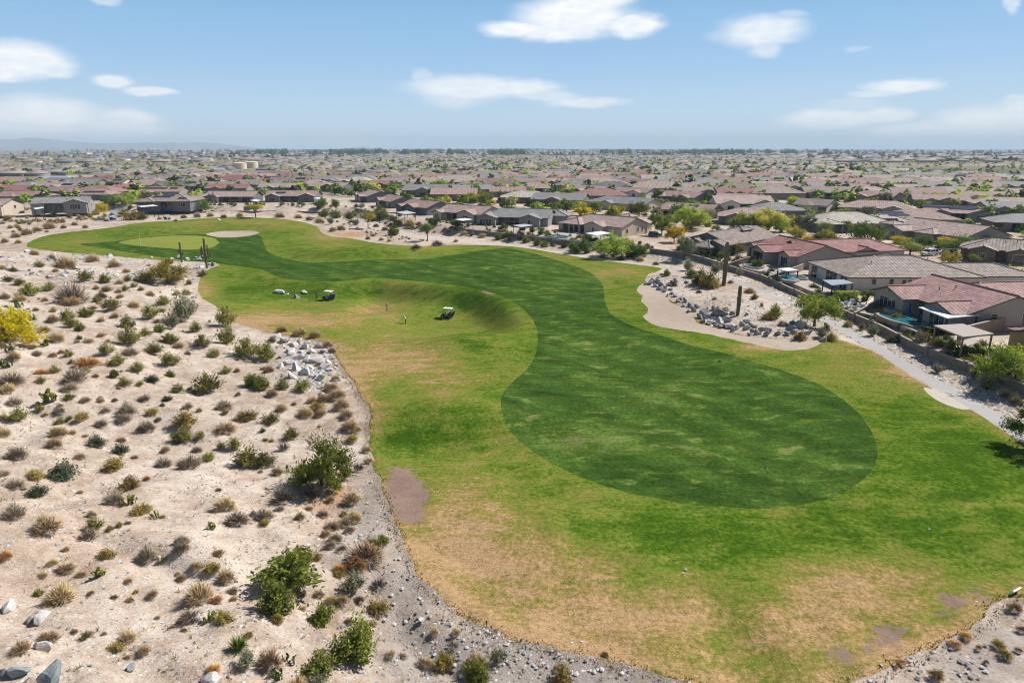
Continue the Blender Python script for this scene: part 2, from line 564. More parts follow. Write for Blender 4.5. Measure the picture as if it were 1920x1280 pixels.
def soil_mat(name, stops, pebble=0.5, bump=0.6, grey=True):
    m, gr = new_mat(name)
    p = pos(gr)
    n1 = gr.noise(p, 0.06, 4.0, 0.6)
    n2 = gr.noise(p, 0.6, 5.0, 0.62, 0.4)
    n3 = gr.noise(p, 4.5, 4.0, 0.7)
    d = gr.math('ADD', gr.math('MULTIPLY', n1, 0.5), gr.math('MULTIPLY', n2, 0.5))
    d = gr.math('ADD', d, gr.math('MULTIPLY', gr.math('SUBTRACT', n3, 0.5), 0.35))
    col = gr.ramp(d, stops)
    if grey:
        col = gr.mix(attr(gr, 'grey'), col, gr.ramp(d, [(0.3, (0.215, 0.185, 0.165)), (0.7, (0.34, 0.305, 0.28))]))
        col = gr.mix(attr(gr, 'orange'), col, gr.ramp(d, [(0.3, (0.33, 0.15, 0.065)), (0.7, (0.47, 0.27, 0.14))]))
        col = gr.mix(attr(gr, 'scrub'), col, gr.ramp(gr.noise(p, 0.045, 6.0, 0.75), [(0.35, (0.085, 0.092, 0.05)), (0.5, (0.16, 0.15, 0.09)), (0.62, (0.33, 0.28, 0.21))]))
    bh = n3
    if pebble > 0:
        vo = gr.n('ShaderNodeTexVoronoi', {'Vector': gr.vmath('ADD', p, gr.vmath('MULTIPLY', gr.n('ShaderNodeTexNoise', {'Vector': p, 'Scale': 3.0}).outputs['Color'], (.3, .3, .3))), 'Scale': 3.0, 'Randomness': 1.0})
        rc = gr.n('ShaderNodeSeparateColor', {0: vo.outputs['Color']})
        size = gr.rng(gr.math('POWER', rc.outputs[0], 1.6), 0.0, 1.0, 0.04, 0.42)
        patch = gr.rng(gr.noise(p, 0.35, 3.0), 0.38, 0.6, 0.3, 1.0)
        msk = gr.math('LESS_THAN', vo.outputs['Distance'], gr.math('MULTIPLY', size, patch))
        stone = gr.ramp(rc.outputs[1], [(0.0, (0.08, 0.065, 0.058)), (0.4, (0.20, 0.16, 0.135)), (0.6, (0.55, 0.49, 0.44)), (1.0, (0.72, 0.69, 0.66))])
        col = gr.mix(gr.math('MULTIPLY', msk, pebble), col, stone)
        bh = gr.math('ADD', n3, gr.math('MULTIPLY', msk, 0.9))
    finish(gr, col, 0.95, bh, bump, 0.12, 0.1)
    return m


MAT['desert'] = soil_mat('desert_soil', [(0.36, (0.29, 0.215, 0.16)), (0.5, (0.455, 0.37, 0.30)), (0.63, (0.595, 0.525, 0.455))], 0.9, 0.9)
MAT['bunker'] = soil_mat('bunker_sand', [(0.3, (0.36, 0.285, 0.225)), (0.7, (0.45, 0.37, 0.305))], 0.0, 0.25, False)
MAT['bare'] = soil_mat('bare_brown_soil', [(0.3, (0.215, 0.15, 0.115)), (0.7, (0.29, 0.215, 0.17))], 0.25, 0.4, False)
MAT['path'] = soil_mat('path_concrete', [(0.25, (0.325, 0.31, 0.30)), (0.75, (0.42, 0.405, 0.395))], 0.0, 0.12, False)
MAT['dirt_path'] = soil_mat('dirt_path', [(0.3, (0.42, 0.36, 0.305)), (0.7, (0.53, 0.47, 0.415))], 0.2, 0.2, False)
MAT['road'] = soil_mat('road_paving', [(0.3, (0.22, 0.23, 0.245)), (0.7, (0.33, 0.33, 0.34))], 0.0, 0.12, False)
MAT['patio'] = soil_mat('patio_paving', [(0.3, (0.36, 0.31, 0.27)), (0.7, (0.47, 0.42, 0.38))], 0.0, 0.1, False)


def plain_mat():
    """Far plain: scrub, dirt and yards."""
    m, gr = new_mat('plain_ground')
    p = pos(gr)
    n1 = gr.noise(p, 0.004, 5.0, 0.65)
    n2 = gr.noise(p, 0.05, 5.0, 0.7)
    d = gr.math('ADD', gr.math('MULTIPLY', n1, 0.45), gr.math('MULTIPLY', n2, 0.55))
    col = gr.ramp(d, [(0.36, (0.055, 0.075, 0.035)), (0.44, (0.12, 0.12, 0.07)), (0.52, (0.26, 0.215, 0.155)), (0.66, (0.40, 0.34, 0.28))])
    finish(gr, col, 0.95, n2, 0.4, 0.4, 0.1)
    return m


MAT['plain'] = plain_mat()


def roof_mat():
    m, gr = new_mat('clay_tile_roof')
    uv = gr.n('ShaderNodeUVMap', uv_map='UVMap').outputs[0]
    oi = gr.n('ShaderNodeObjectInfo')
    tc = gr.n('ShaderNodeTexCoord').outputs['Object']
    sp = gr.n('ShaderNodeSeparateXYZ', {0: uv})
    u, v = sp.outputs[0], sp.outputs[1]
    row = gr.math('FRACT', gr.math('MULTIPLY', v, 1.55))
    colm = gr.math('ABSOLUTE', gr.math('SINE', gr.math('MULTIPLY', u, math.pi / 0.72)))
    br = gr.n('ShaderNodeTexBrick', {'Vector': uv, 'Scale': 1.0, 'Mortar Size': 0.0, 'Brick Width': 0.72, 'Row Height': 0.645, 'Color1': (0, 0, 0, 1), 'Color2': (1, 1, 1, 1)})
    n1 = gr.noise(tc, 0.35, 4.0, 0.6)
    n2 = gr.noise(tc, 3.0, 3.0, 0.6)
    var = gr.math('ADD', gr.math('MULTIPLY', gr.n('ShaderNodeSeparateColor', {0: br.outputs['Color']}).outputs[0], 0.42), gr.math('ADD', gr.math('MULTIPLY', n1, 0.4), gr.math('MULTIPLY', n2, 0.2)))
    col = gr.mix(1.0, oi.outputs['Color'], gr.ramp(var, [(0.2, 0.68), (0.5, 1.0), (0.8, 1.3)]), 'MULTIPLY')
    edge = gr.math('MULTIPLY', gr.rng(row, 0.0, 0.3, 0.45, 1.08), gr.rng(colm, 0.0, 0.55, 0.5, 1.08))
    col = gr.mix(1.0, col, gr.n('ShaderNodeCombineColor', {0: edge, 1: edge, 2: edge}).outputs[0], 'MULTIPLY')
    bh = gr.math('ADD', gr.math('MULTIPLY', gr.math('SUBTRACT', 1.0, row), 0.7), colm)
    finish(gr, col, 0.8, bh, 0.6, 0.06, 0.25)
    return m


def objcol_mat(name, rough=0.85, var=0.08, scale=0.8, bump=0.1, spec=0.2):
    m, gr = new_mat(name)
    oi = gr.n('ShaderNodeObjectInfo')
    tc = gr.n('ShaderNodeTexCoord').outputs['Object']
    n1 = gr.noise(tc, scale, 5.0, 0.65)
    n2 = gr.noise(tc, 14.0, 3.0, 0.65)
    col = gr.mix(1.0, oi.outputs['Color'], gr.ramp(gr.math('ADD', gr.math('MULTIPLY', n1, 0.7), gr.math('MULTIPLY', n2, 0.3)), [(0.3, 1 - var), (0.7, 1 + var)]), 'MULTIPLY')
    finish(gr, col, rough, n2, bump, 0.02, spec)
    return m


MAT['roof'] = roof_mat()
MAT['ridge'] = objcol_mat('ridge_tile', 0.8, 0.15, 2.0, 0.2)
MAT['wall'] = objcol_mat('stucco_wall')
MAT['paint'] = objcol_mat('painted_surface', 0.6, 0.05, 1.5, 0.03, 0.3)
MAT['fascia'] = simple('dark_fascia', (0.085, 0.066, 0.055), 0.7)
MAT['stone_wall'] = None


def stone_mat():
    m, gr = new_mat('stacked_stone_wall')
    tc = gr.n('ShaderNodeTexCoord').outputs['UV']
    br = gr.n('ShaderNodeTexBrick', {'Vector': tc, 'Scale': 1.0, 'Brick Width': 0.7, 'Row Height': 0.25, 'Mortar Size': 0.02, 'Color1': (0.24, 0.18, 0.135, 1), 'Color2': (0.13, 0.105, 0.085, 1), 'Mortar': (0.09, 0.08, 0.07, 1)})
    finish(gr, br.outputs['Color'], 0.9, br.outputs['Fac'], 0.5, 0.03)
    return m


MAT['stone_wall'] = stone_mat()


def glass_mat():
    m, gr = new_mat('dark_window_glass')
    tc = gr.n('ShaderNodeTexCoord').outputs['Object']
    c = gr.ramp(gr.noise(tc, 1.2, 3.0), [(0.35, (0.012, 0.015, 0.018)), (0.65, (0.05, 0.06, 0.065))])
    finish(gr, c, 0.08, None, 0, 0, 0.6)
    return m


MAT['glass'] = glass_mat()
MAT['frame'] = simple('window_frame', (0.55, 0.53, 0.50), 0.5)
MAT['door'] = simple('brown_door', (0.10, 0.065, 0.045), 0.5)
MAT['dark_metal'] = simple('dark_metal', (0.03, 0.028, 0.027), 0.5, metal=0.3)
MAT['white_paint'] = simple('white_paint', (0.74, 0.745, 0.75), 0.5, 0.05)
MAT['white_fabric'] = simple('white_shade_cover', (0.66, 0.67, 0.69), 0.7, 0.06)
MAT['grey_fabric'] = simple('grey_shade_cover', (0.42, 0.43, 0.45), 0.7, 0.08)
MAT['tan_slats'] = simple('tan_slatted_cover', (0.36, 0.315, 0.28), 0.8, 0.1)
MAT['timber'] = simple('weathered_timber', (0.23, 0.185, 0.145), 0.8, 0.2)
MAT['block'] = simple('garden_block_wall', (0.235, 0.19, 0.155), 0.9, 0.15, 1.5, 0.15, 0.2)
MAT['coping'] = simple('wall_coping', (0.36, 0.315, 0.275), 0.9, 0.1)
MAT['rubber'] = simple('black_rubber', (0.012, 0.012, 0.012), 0.7)
MAT['cart_black'] = simple('black_cart_body', (0.014, 0.014, 0.016), 0.35, spec=0.5)
MAT['cart_white'] = simple('white_cart_roof', (0.78, 0.78, 0.77), 0.45, 0.04)
MAT['tank'] = simple('cream_tank_paint', (0.62, 0.53, 0.40), 0.7, 0.06, 0.3)
MAT['metal_roof'] = simple('grey_metal_roof', (0.30, 0.345, 0.40), 0.45, 0.1, 0.3)
MAT['ware'] = objcol_mat('warehouse_panels', 0.6, 0.06, 0.05, 0.0)


def solar_mat():
    m, gr = new_mat('solar_panel_glass')
    uv = gr.n('ShaderNodeUVMap', uv_map='UVMap').outputs[0]
    br = gr.n('ShaderNodeTexBrick', {'Vector': uv, 'Scale': 1.0, 'Brick Width': 1.0, 'Row Height': 1.65, 'Mortar Size': 0.035, 'Color1': (0.012, 0.018, 0.045, 1), 'Color2': (0.018, 0.027, 0.06, 1), 'Mortar': (0.16, 0.17, 0.19, 1)})
    br.offset = 0.0
    finish(gr, br.outputs['Color'], 0.2, None, 0, 0, 0.5)
    return m


MAT['solar'] = solar_mat()


def water_mat():
    m, gr = new_mat('pool_water')
    p = pos(gr)
    n = gr.noise(p, 1.6, 3.0)
    c = gr.mix(gr.rng(n, 0.3, 0.7, 0, 1), (0.012, 0.115, 0.15), (0.035, 0.20, 0.235))
    finish(gr, c, 0.05, n, 0.12, 0.05, 0.5)
    return m


MAT['water'] = water_mat()


def leaf_mat(name, dark, mid, light, transl=0.28, var=0.16):
    m, gr = new_mat(name)
    t = attr(gr, 'tint')
    oi = gr.n('ShaderNodeObjectInfo')
    t2 = gr.math('ADD', t, gr.math('MULTIPLY', gr.math('SUBTRACT', oi.outputs['Random'], 0.5), 0.25))
    c = gr.ramp(t2, [(0.05, dark), (0.5, mid), (0.95, light)])
    hs = gr.n('ShaderNodeHueSaturation', {'Hue': gr.rng(oi.outputs['Random'], 0, 1, 0.5 - 0.012, 0.5 + 0.012), 'Saturation': 1.0, 'Value': gr.rng(oi.outputs['Random'], 0, 1, 1 - var, 1 + var), 'Color': c})
    finish(gr, hs.outputs[0], 0.75, None, 0, 0, 0.2, transl)
    return m


LEAF = {
    'creosote': leaf_mat('creosote_leaf', (0.090, 0.097, 0.020), (0.230, 0.222, 0.044), (0.400, 0.358, 0.087)),
    'dry': leaf_mat('dry_tan_twigs', (0.282, 0.191, 0.105), (0.490, 0.355, 0.194), (0.754, 0.564, 0.321), 0.15),
    'grey': leaf_mat('dry_grey_twigs', (0.189, 0.146, 0.108), (0.358, 0.282, 0.202), (0.546, 0.455, 0.329), 0.12),
    'gold': leaf_mat('golden_olive_leaf', (0.167, 0.129, 0.029), (0.342, 0.250, 0.060), (0.534, 0.394, 0.106)),
    'blue': leaf_mat('blue_green_leaf', (0.041, 0.053, 0.030), (0.094, 0.112, 0.063), (0.181, 0.203, 0.121)),
    'silver': leaf_mat('silver_green_leaf', (0.129, 0.142, 0.079), (0.256, 0.265, 0.153), (0.422, 0.416, 0.248)),
    'bright': leaf_mat('bright_green_leaf', (0.085, 0.105, 0.012), (0.185, 0.215, 0.03), (0.33, 0.33, 0.075), 0.35),
    'lime': leaf_mat('lime_green_leaf', (0.152, 0.207, 0.022), (0.325, 0.403, 0.052), (0.541, 0.569, 0.105), 0.35),
    'green': leaf_mat('mid_green_leaf', (0.056, 0.098, 0.014), (0.135, 0.206, 0.032), (0.293, 0.344, 0.066), 0.3),
    'dark': leaf_mat('dark_green_leaf', (0.022, 0.051, 0.012), (0.060, 0.109, 0.023), (0.142, 0.200, 0.052), 0.22),
    'yellow': leaf_mat('yellow_blossom', (0.38, 0.285, 0.008), (0.60, 0.475, 0.014), (0.70, 0.58, 0.04), 0.42, 0.06),
    'yellowgreen': leaf_mat('yellow_green_leaf', (0.195, 0.188, 0.026), (0.439, 0.384, 0.058), (0.682, 0.580, 0.115), 0.3),
    'orange': leaf_mat('rusty_orange_twigs', (0.351, 0.162, 0.051), (0.574, 0.285, 0.095), (0.749, 0.447, 0.177), 0.15),
    'red': leaf_mat('red_blossom', (0.232, 0.028, 0.023), (0.478, 0.070, 0.057), (0.725, 0.168, 0.115), 0.25),
    'cactus': leaf_mat('cactus_pad_skin', (0.072, 0.098, 0.021), (0.160, 0.189, 0.040), (0.304, 0.301, 0.081), 0.0),
    'cactusdark': leaf_mat('dark_cactus_pad_skin', (0.043, 0.070, 0.021), (0.094, 0.133, 0.037), (0.174, 0.210, 0.069), 0.0),
}
MAT['bark'] = simple('grey_brown_bark', (0.10, 0.078, 0.06), 0.9, 0.25, 6.0)
MAT['greenbark'] = simple('green_bark', (0.13, 0.145, 0.06), 0.85, 0.2, 6.0)
MAT['twig'] = simple('dark_twigs', (0.09, 0.07, 0.055), 0.9, 0.25, 6.0)
MAT['deadwood'] = simple('bleached_dead_twigs', (0.155, 0.13, 0.115), 0.9, 0.25, 6.0)


def rock_mat(name, a, b, c):
    m, gr = new_mat(name)
    tc = gr.n('ShaderNodeTexCoord').outputs['Object']
    oi = gr.n('ShaderNodeObjectInfo')
    v = gr.vmath('ADD', tc, gr.n('ShaderNodeCombineXYZ', {0: gr.math('MULTIPLY', oi.outputs['Random'], 50.0)}).outputs[0])
    n1 = gr.noise(v, 1.1, 5.0, 0.65)
    n2 = gr.noise(v, 7.0, 4.0, 0.7)
    cr = gr.n('ShaderNodeTexVoronoi', {'Vector': v, 'Scale': 2.2}, feature='DISTANCE_TO_EDGE').outputs['Distance']
    d = gr.math('ADD', gr.math('MULTIPLY', n1, 0.7), gr.math('MULTIPLY', n2, 0.3))
    col = gr.ramp(d, [(0.3, a), (0.5, b), (0.68, c)])
    bh = gr.math('ADD', n2, gr.math('MULTIPLY', gr.rng(cr, 0, 0.06, 0, 1), 0.25))
    finish(gr, col, 0.85, bh, 0.6, 0.08, 0.2)
    return m


ROCK = {
    'white': rock_mat('pale_granite', (0.34, 0.32, 0.31), (0.52, 0.50, 0.485), (0.66, 0.645, 0.63)),
    'grey': rock_mat('grey_granite', (0.14, 0.138, 0.14), (0.25, 0.247, 0.245), (0.42, 0.41, 0.40)),
    'blue': rock_mat('blue_grey_granite', (0.13, 0.15, 0.16), (0.23, 0.26, 0.27), (0.36, 0.38, 0.37)),
    'tan': rock_mat('tan_rock', (0.27, 0.215, 0.17), (0.40, 0.33, 0.275), (0.52, 0.45, 0.39)),
}

# ------------------------------------------------------------------ ground: one triangulation shared by all surfaces
def smooth_px(pts, closed=True, step=9.0):
    """Catmull-Rom through pixel points, resampled."""
    P = np.array(pts, float)
    n = len(P)
    out = []
    for i in range(n if closed else n - 1):
        p0, p1, p2, p3 = (P[(i + k - 1) % n] if closed else P[min(max(i + k - 1, 0), n - 1)] for k in range(4))
        m = max(1, int(np.hypot(*(p2 - p1)) / step))
        for t in np.arange(m) / m:
            out.append(0.5 * ((2 * p1) + (-p0 + p2) * t + (2 * p0 - 5 * p1 + 4 * p2 - p3) * t * t + (-p0 + 3 * p1 - 3 * p2 + p3) * t ** 3))
    if not closed:
        out.append(P[-1])
    return np.array(out)


ROUGH_PX = [(50, 462), (75, 445), (130, 435), (200, 428), (260, 418), (330, 413), (400, 408), (450, 407), (520, 410), (560, 415), (595, 425), (604, 437), (622, 443), (660, 447),
            (700, 455), (745, 459), (800, 461), (860, 459), (960, 462), (1040, 474), (1100, 484), (1160, 492), (1220, 499), (1243, 503), (1232, 509), (1215, 514), (1209, 525), (1215, 535),
            (1240, 545), (1260, 565), (1285, 580), (1320, 605), (1390, 628), (1460, 633), (1520, 636), (1548, 632), (1575, 637), (1620, 652), (1660, 672), (1705, 703), (1760, 735), (1800, 757), (1850, 784), (1900, 815), (1960, 855),
            (2060, 930), (2110, 1010), (2060, 1075), (1980, 1105), (1915, 1122), (1875, 1132), (1835, 1160), (1770, 1200), (1700, 1232), (1640, 1262), (1590, 1282), (1500, 1312), (1420, 1312), (1350, 1294),
            (1300, 1283), (1240, 1268), (1180, 1255), (1120, 1235), (1050, 1215), (980, 1200), (930, 1186), (880, 1160), (830, 1125), (790, 1080), (760, 1040), (745, 1000), (727, 950),
            (712, 900), (700, 870), (691, 800), (697, 780), (680, 750), (660, 715), (640, 690), (626, 662), (632, 648), (600, 640), (560, 632), (500, 622), (455, 610), (430, 598), (402, 572), (380, 560), (371, 545),
            (376, 520), (394, 503), (412, 498), (395, 492), (300, 488), (210, 480), (120, 473)]
FAIR_PX = [(150, 458), (190, 455), (240, 449), (300, 442), (370, 439), (400, 441), (440, 446), (484, 440), (494, 455), (500, 470), (520, 480), (560, 490), (600, 492), (680, 488), (740, 486), (800, 485), (850, 478),
           (900, 470), (950, 466), (1000, 475), (1050, 490), (1105, 510), (1130, 535), (1133, 560), (1145, 588), (1175, 606), (1220, 622), (1290, 645), (1350, 660), (1420, 680), (1500, 705), (1560, 735),
           (1605, 770), (1635, 810), (1645, 848), (1636, 880), (1610, 906), (1570, 928), (1520, 943), (1450, 952), (1380, 952), (1300, 945), (1230, 935), (1150, 915), (1080, 890), (1020, 860), (978, 830),
           (950, 795), (939, 762), (944, 735), (965, 713), (990, 690), (1004, 665), (1009, 635), (1001, 603), (975, 575), (940, 555), (890, 541), (830, 532), (770, 526), (700, 521), (640, 527), (590, 527),
           (540, 523), (510, 515), (490, 505), (460, 501), (410, 494), (350, 488), (280, 479), (210, 468)]
GREEN_PX = [(222, 455), (262, 447), (320, 442), (370, 442), (403, 447), (412, 455), (400, 463), (360, 468), (320, 466), (270, 462)]
BUNKA_PX = [(386, 439), (410, 434), (440, 433), (478, 433), (487, 436), (468, 442), (430, 445), (405, 444)]
BUNKB_PX = [(1194, 546), (1199, 535), (1212, 531), (1224, 538), (1240, 546), (1252, 556), (1256, 566), (1282, 577), (1298, 588), (1306, 604), (1340, 614), (1372, 622), (1402, 631), (1450, 632), (1490, 632),
            (1525, 628), (1541, 638), (1528, 650), (1492, 657), (1450, 653), (1400, 642), (1350, 631), (1310, 624), (1260, 617), (1230, 610), (1210, 600), (1205, 592), (1214, 586), (1215, 577), (1202, 565), (1203, 559), (1206, 555)]
BARE_PX = [[(730, 880), (760, 878), (782, 890), (800, 908), (808, 930), (797, 960), (784, 978), (758, 981), (736, 966), (722, 920)],
           [(1766, 1111), (1795, 1120), (1824, 1138), (1800, 1148), (1776, 1158), (1756, 1152), (1772, 1140), (1757, 1124)],
           [(1642, 1182), (1680, 1175), (1706, 1176), (1690, 1190), (1672, 1206), (1656, 1203)],
           [(1575, 1212), (1600, 1222), (1630, 1212), (1632, 1195), (1660, 1208), (1640, 1222), (1600, 1235), (1568, 1228)],
           [(1815, 1096), (1845, 1108), (1866, 1128), (1850, 1130), (1830, 1118)],
           [(905, 541), (922, 538), (950, 543), (938, 549), (912, 551)]]
SANDY_PX = [(1732, 727), (1758, 733), (1800, 752), (1818, 766), (1790, 764), (1752, 747)]
ROAD_PX = [(178, 415), (213, 415), (225, 405), (243, 396), (232, 387), (214, 391), (203, 402)]
PATH_C = [(1240, 501), (1290, 508), (1335, 515), (1390, 532), (1440, 551), (1490, 573), (1540, 594), (1590, 622), (1650, 655), (1720, 699), (1790, 738), (1850, 773), (1940, 830), (2060, 905)]
DIRT_C = [(560, 404), (640, 410), (720, 428), (770, 442), (850, 451), (960, 462), (1050, 475), (1110, 485), (1180, 494), (1240, 501)]
YARD_EDGE = [(120, 384), (260, 392), (420, 396), (600, 394), (650, 402), (700, 415), (760, 427), (850, 438), (960, 447), (1060, 462), (1170, 474), (1250, 488), (1330, 500), (1440, 540), (1530, 580), (1620, 628), (1700, 672), (1800, 730), (1920, 795), (2060, 880)]


def to_world2(px):
    x, y, z = ground_at(px[:, 0], px[:, 1])
    return np.stack([x, y], 1)


def strip(px_line, width, wend=None):
    P = to_world2(smooth_px(px_line, False, 14))
    T = np.gradient(P, axis=0)
    N = np.stack([-T[:, 1], T[:, 0]], 1) / np.linalg.norm(T, axis=1)[:, None]
    w = np.linspace(width, wend or width, len(P))[:, None] / 2
    return np.concatenate([P + N * w, (P - N * w)[::-1]])


def jag(P, amt, seed):
    """Ragged natural edge: resample finely and push about."""
    Q = []
    for a, b in zip(P, np.roll(P, -1, axis=0)):
        m = max(1, int(np.linalg.norm(b - a) / 0.7)) if min(a[1], b[1]) < 130 else 1
        for t in np.arange(m) / m:
            Q.append(a + (b - a) * t)
    Q = np.array(Q)
    k = np.clip(1.25 - Q[:, 1] / 140, 0.25, 1)
    Q[:, 0] += amt * k * (vnoise(Q[:, 0], Q[:, 1], 2.1, seed) + 0.7 * vnoise(Q[:, 0], Q[:, 1], 0.8, seed + 1))
    Q[:, 1] += amt * k * (vnoise(Q[:, 0], Q[:, 1], 2.3, seed + 2) + 0.7 * vnoise(Q[:, 0], Q[:, 1], 0.8, seed + 3))
    return Q


def inside(poly, X, Y):
    r = np.zeros(X.shape, bool)
    x0, y0 = poly[:, 0], poly[:, 1]
    x1, y1 = np.roll(x0, -1), np.roll(y0, -1)
    bb = (X > x0.min()) & (X < x0.max()) & (Y > y0.min()) & (Y < y0.max())
    xs, ys = X[bb], Y[bb]
    rr = np.zeros(xs.shape, bool)
    for a, b, c, d in zip(x0, y0, x1, y1):
        if b == d: continue
        hit = ((b > ys) != (d > ys)) & (xs < (c - a) * (ys - b) / (d - b) + a)
        rr ^= hit
    r[bb] = rr
    return r


POLY = {}
POLY['rough'] = jag(to_world2(smooth_px(ROUGH_PX)), 0.32, 31)
POLY['fairway'] = jag(to_world2(smooth_px(FAIR_PX)), 0.10, 90)
POLY['green'] = to_world2(smooth_px(GREEN_PX))
POLY['bunker_a'] = to_world2(smooth_px(BUNKA_PX, True, 5))
POLY['bunker_b'] = to_world2(smooth_px(BUNKB_PX, True, 6))
for i, b in enumerate(BARE_PX):
    POLY['bare%d' % i] = jag(to_world2(smooth_px(b, True, 6)), 0.34, 50 + i)
POLY['sandy'] = to_world2(smooth_px(SANDY_PX, True, 6))
POLY['road'] = to_world2(smooth_px(ROAD_PX, True, 6))
POLY['path'] = strip(PATH_C, 2.4)
POLY['dirt'] = strip(DIRT_C, 7.0, 3.2)


def dist_poly(poly, X, Y):
    best = np.full(X.shape, 1e9)
    for a, b in zip(poly, np.roll(poly, -1, axis=0)):
        ab = b - a
        L = ab @ ab
        if L < 1e-9: continue
        t = np.clip(((X - a[0]) * ab[0] + (Y - a[1]) * ab[1]) / L, 0, 1)
        best = np.minimum(best, np.hypot(X - a[0] - t * ab[0], Y - a[1] - t * ab[1]))
    return best


def build_ground():
    pts, edges = [], []

    def add_loop(P, closed=True):
        b = len(pts)
        pts.extend(P.tolist())
        n = len(P)
        edges.extend([(b + i, b + (i + 1) % n) for i in range(n if closed else n - 1)])
    for k, P in POLY.items():
        add_loop(P)
    # lip ring just outside the turf, near part only: the soil lies lower than the grass there
    R = POLY['rough']
    T = np.roll(R, -1, axis=0) - np.roll(R, 1, axis=0)
    N = np.stack([T[:, 1], -T[:, 0]], 1) / (np.linalg.norm(T, axis=1)[:, None] + 1e-9)
    area = 0.5 * np.sum(R[:, 0] * np.roll(R[:, 1], -1) - np.roll(R[:, 0], -1) * R[:, 1])
    N = N if area > 0 else -N
    lip = (R + N * 0.45)[(R[:, 1] < 112) & (R[:, 0] < 45)]
    pts.extend(lip.tolist())
    # polar grid round the camera foot
    ang = np.radians(np.arange(-58, 58.01, 0.5))
    rad = [14.0]
    while rad[-1] < 16000:
        rad.append(rad[-1] * (1.0145 if rad[-1] < 330 else (1.03 if rad[-1] < 2500 else 1.12)))
    rad = np.array(rad)
    A, Rr = np.meshgrid(ang, rad)
    Rr = Rr * (1 + 0.004 * (RNG.random(Rr.shape) - 0.5))
    A = A + np.radians(0.2) * (RNG.random(A.shape) - 0.5)
    keep = np.ones(Rr.shape, bool)
    far = rad > 400
    keep[far, :] = (np.arange(len(ang)) % 4 == 0)[None, :]
    gx, gy = (np.sin(A) * Rr)[keep], (np.cos(A) * Rr)[keep]
    pts.extend(np.stack([gx, gy], 1).tolist())
    A2, R2 = np.meshgrid(np.radians(np.arange(64, 297, 8.0)), np.array([6, 14, 30, 60, 120, 300, 900, 3000, 16000.]))
    pts.extend(np.stack([(np.sin(A2) * R2).ravel(), (np.cos(A2) * R2).ravel()], 1).tolist())
    pts.append([0.0, 0.0])
    # push grid points that sit almost on an edge is not needed: the triangulation merges them
    v, e, f, ov, oe, of = geometry.delaunay_2d_cdt([Vector(p) for p in pts], edges, [], 0, 1e-4)
    V = np.array([(p[0], p[1]) for p in v])
    F = np.array([t for t in f if len(t) == 3], np.int64)
    C = V[F].mean(1)
    cx, cy = C[:, 0], C[:, 1]
    ins = {k: inside(P, cx, cy) for k, P in POLY.items()}
    cls = np.zeros(len(F), int)       # 0 desert
    plain = np.hypot(cx, cy) > 640
    cls[plain] = 1
    cls[ins['dirt']] = 9
    cls[ins['rough']] = 2
    cls[ins['fairway']] = 3
    cls[ins['green']] = 4
    cls[ins['bunker_a']] = 5
    cls[ins['bunker_b']] = 6
    cls[ins['sandy']] = 10
    cls[ins['road']] = 11
    cls[ins['path']] = 8
    X, Y = V[:, 0], V[:, 1]
    Z = height(X, Y)
    near = (Y < 125) & (Y > 0) & (np.abs(X) < 90)
    d = np.full(len(X), 99.0)
    d[near] = dist_poly(R, X[near], Y[near])
    din = inside(R, X, Y)
    out = near & ~din & (X < 45)
    Z[out] -= (0.13 * sstep(d[out] / 0.45) * (1 - sstep((d[out] - 0.5) / 7)))
    Z += np.where(din & near, 0.10 * vnoise(X, Y, 1.7, 77) * sstep(d / 0.4), 0)
    PX, PY = to_px(X, Y, Z)

    def blobs(lst, base):
        a = np.full(len(X), base)
        for (bx, by, rx, ry, val) in lst:
            w = np.exp(-((PX - bx) / rx) ** 2 - ((PY - by) / ry) ** 2)
            a += val * w
        return a
    dry = blobs(DRY_BLOBS, 0.35)
    dry += 0.4 * np.exp(-(d / 1.6) ** 2) * (d < 20)
    fair_dry = blobs(FAIR_BLOBS, 0.30)
    grey = np.clip(blobs(GREY_BLOBS, 0.0), 0, 1)
    orange = np.clip(blobs(ORANGE_BLOBS, 0.0), 0, 1)
    bare = np.zeros(len(X))
    for k, P in POLY.items():
        if k.startswith('bare'):
            c_ = P.mean(0)
            m_ = np.hypot(X - c_[0], Y - c_[1]) < 14
            dd_ = dist_poly(P, X[m_], Y[m_]) * np.where(inside(P, X[m_], Y[m_]), 1, -1)
            bare[m_] = np.maximum(bare[m_], np.clip(0.5 + dd_ / 2.2, 0, 1))
    scrub = sstep((np.hypot(X, Y) - 380) / 90) * 0.8
    specs = [(0, 'desert_ground', 'desert', dry), (1, 'far_plain_ground', 'plain', dry), (2, 'rough_lawn', 'rough', dry), (3, 'fairway_lawn', 'fairway', fair_dry), (4, 'putting_green_lawn', 'green', fair_dry),
             (5, 'greenside_bunker_sand', 'bunker', dry), (6, 'fairway_bunker_sand', 'bunker', dry), (7, 'bare_soil_ground', 'bare', dry), (8, 'cart_path', 'path', dry), (9, 'dirt_track_path', 'dirt_path', dry),
             (10, 'sandy_worn_ground', 'dirt_path', dry), (11, 'side_road', 'road', dry)]
    for k, name, mat, da in specs:
        Fk = F[cls == k]
        if not len(Fk): continue
        a, b, c = V[Fk[:, 0]], V[Fk[:, 1]], V[Fk[:, 2]]
        cr = (b[:, 0] - a[:, 0]) * (c[:, 1] - a[:, 1]) - (b[:, 1] - a[:, 1]) * (c[:, 0] - a[:, 0])
        Fk = np.where((cr < 0)[:, None], Fk[:, ::-1], Fk)
        used, inv = np.unique(Fk, return_inverse=True)
        me = array_mesh(name, np.stack([X[used], Y[used], Z[used]], 1), inv.reshape(-1, 3), MAT[mat], None,
                        {'dry': da[used], 'grey': grey[used], 'orange': orange[used], 'bare': bare[used], 'scrub': scrub[used]}, True)
        tag(link(bpy.data.objects.new(name, me)), kind='structure')


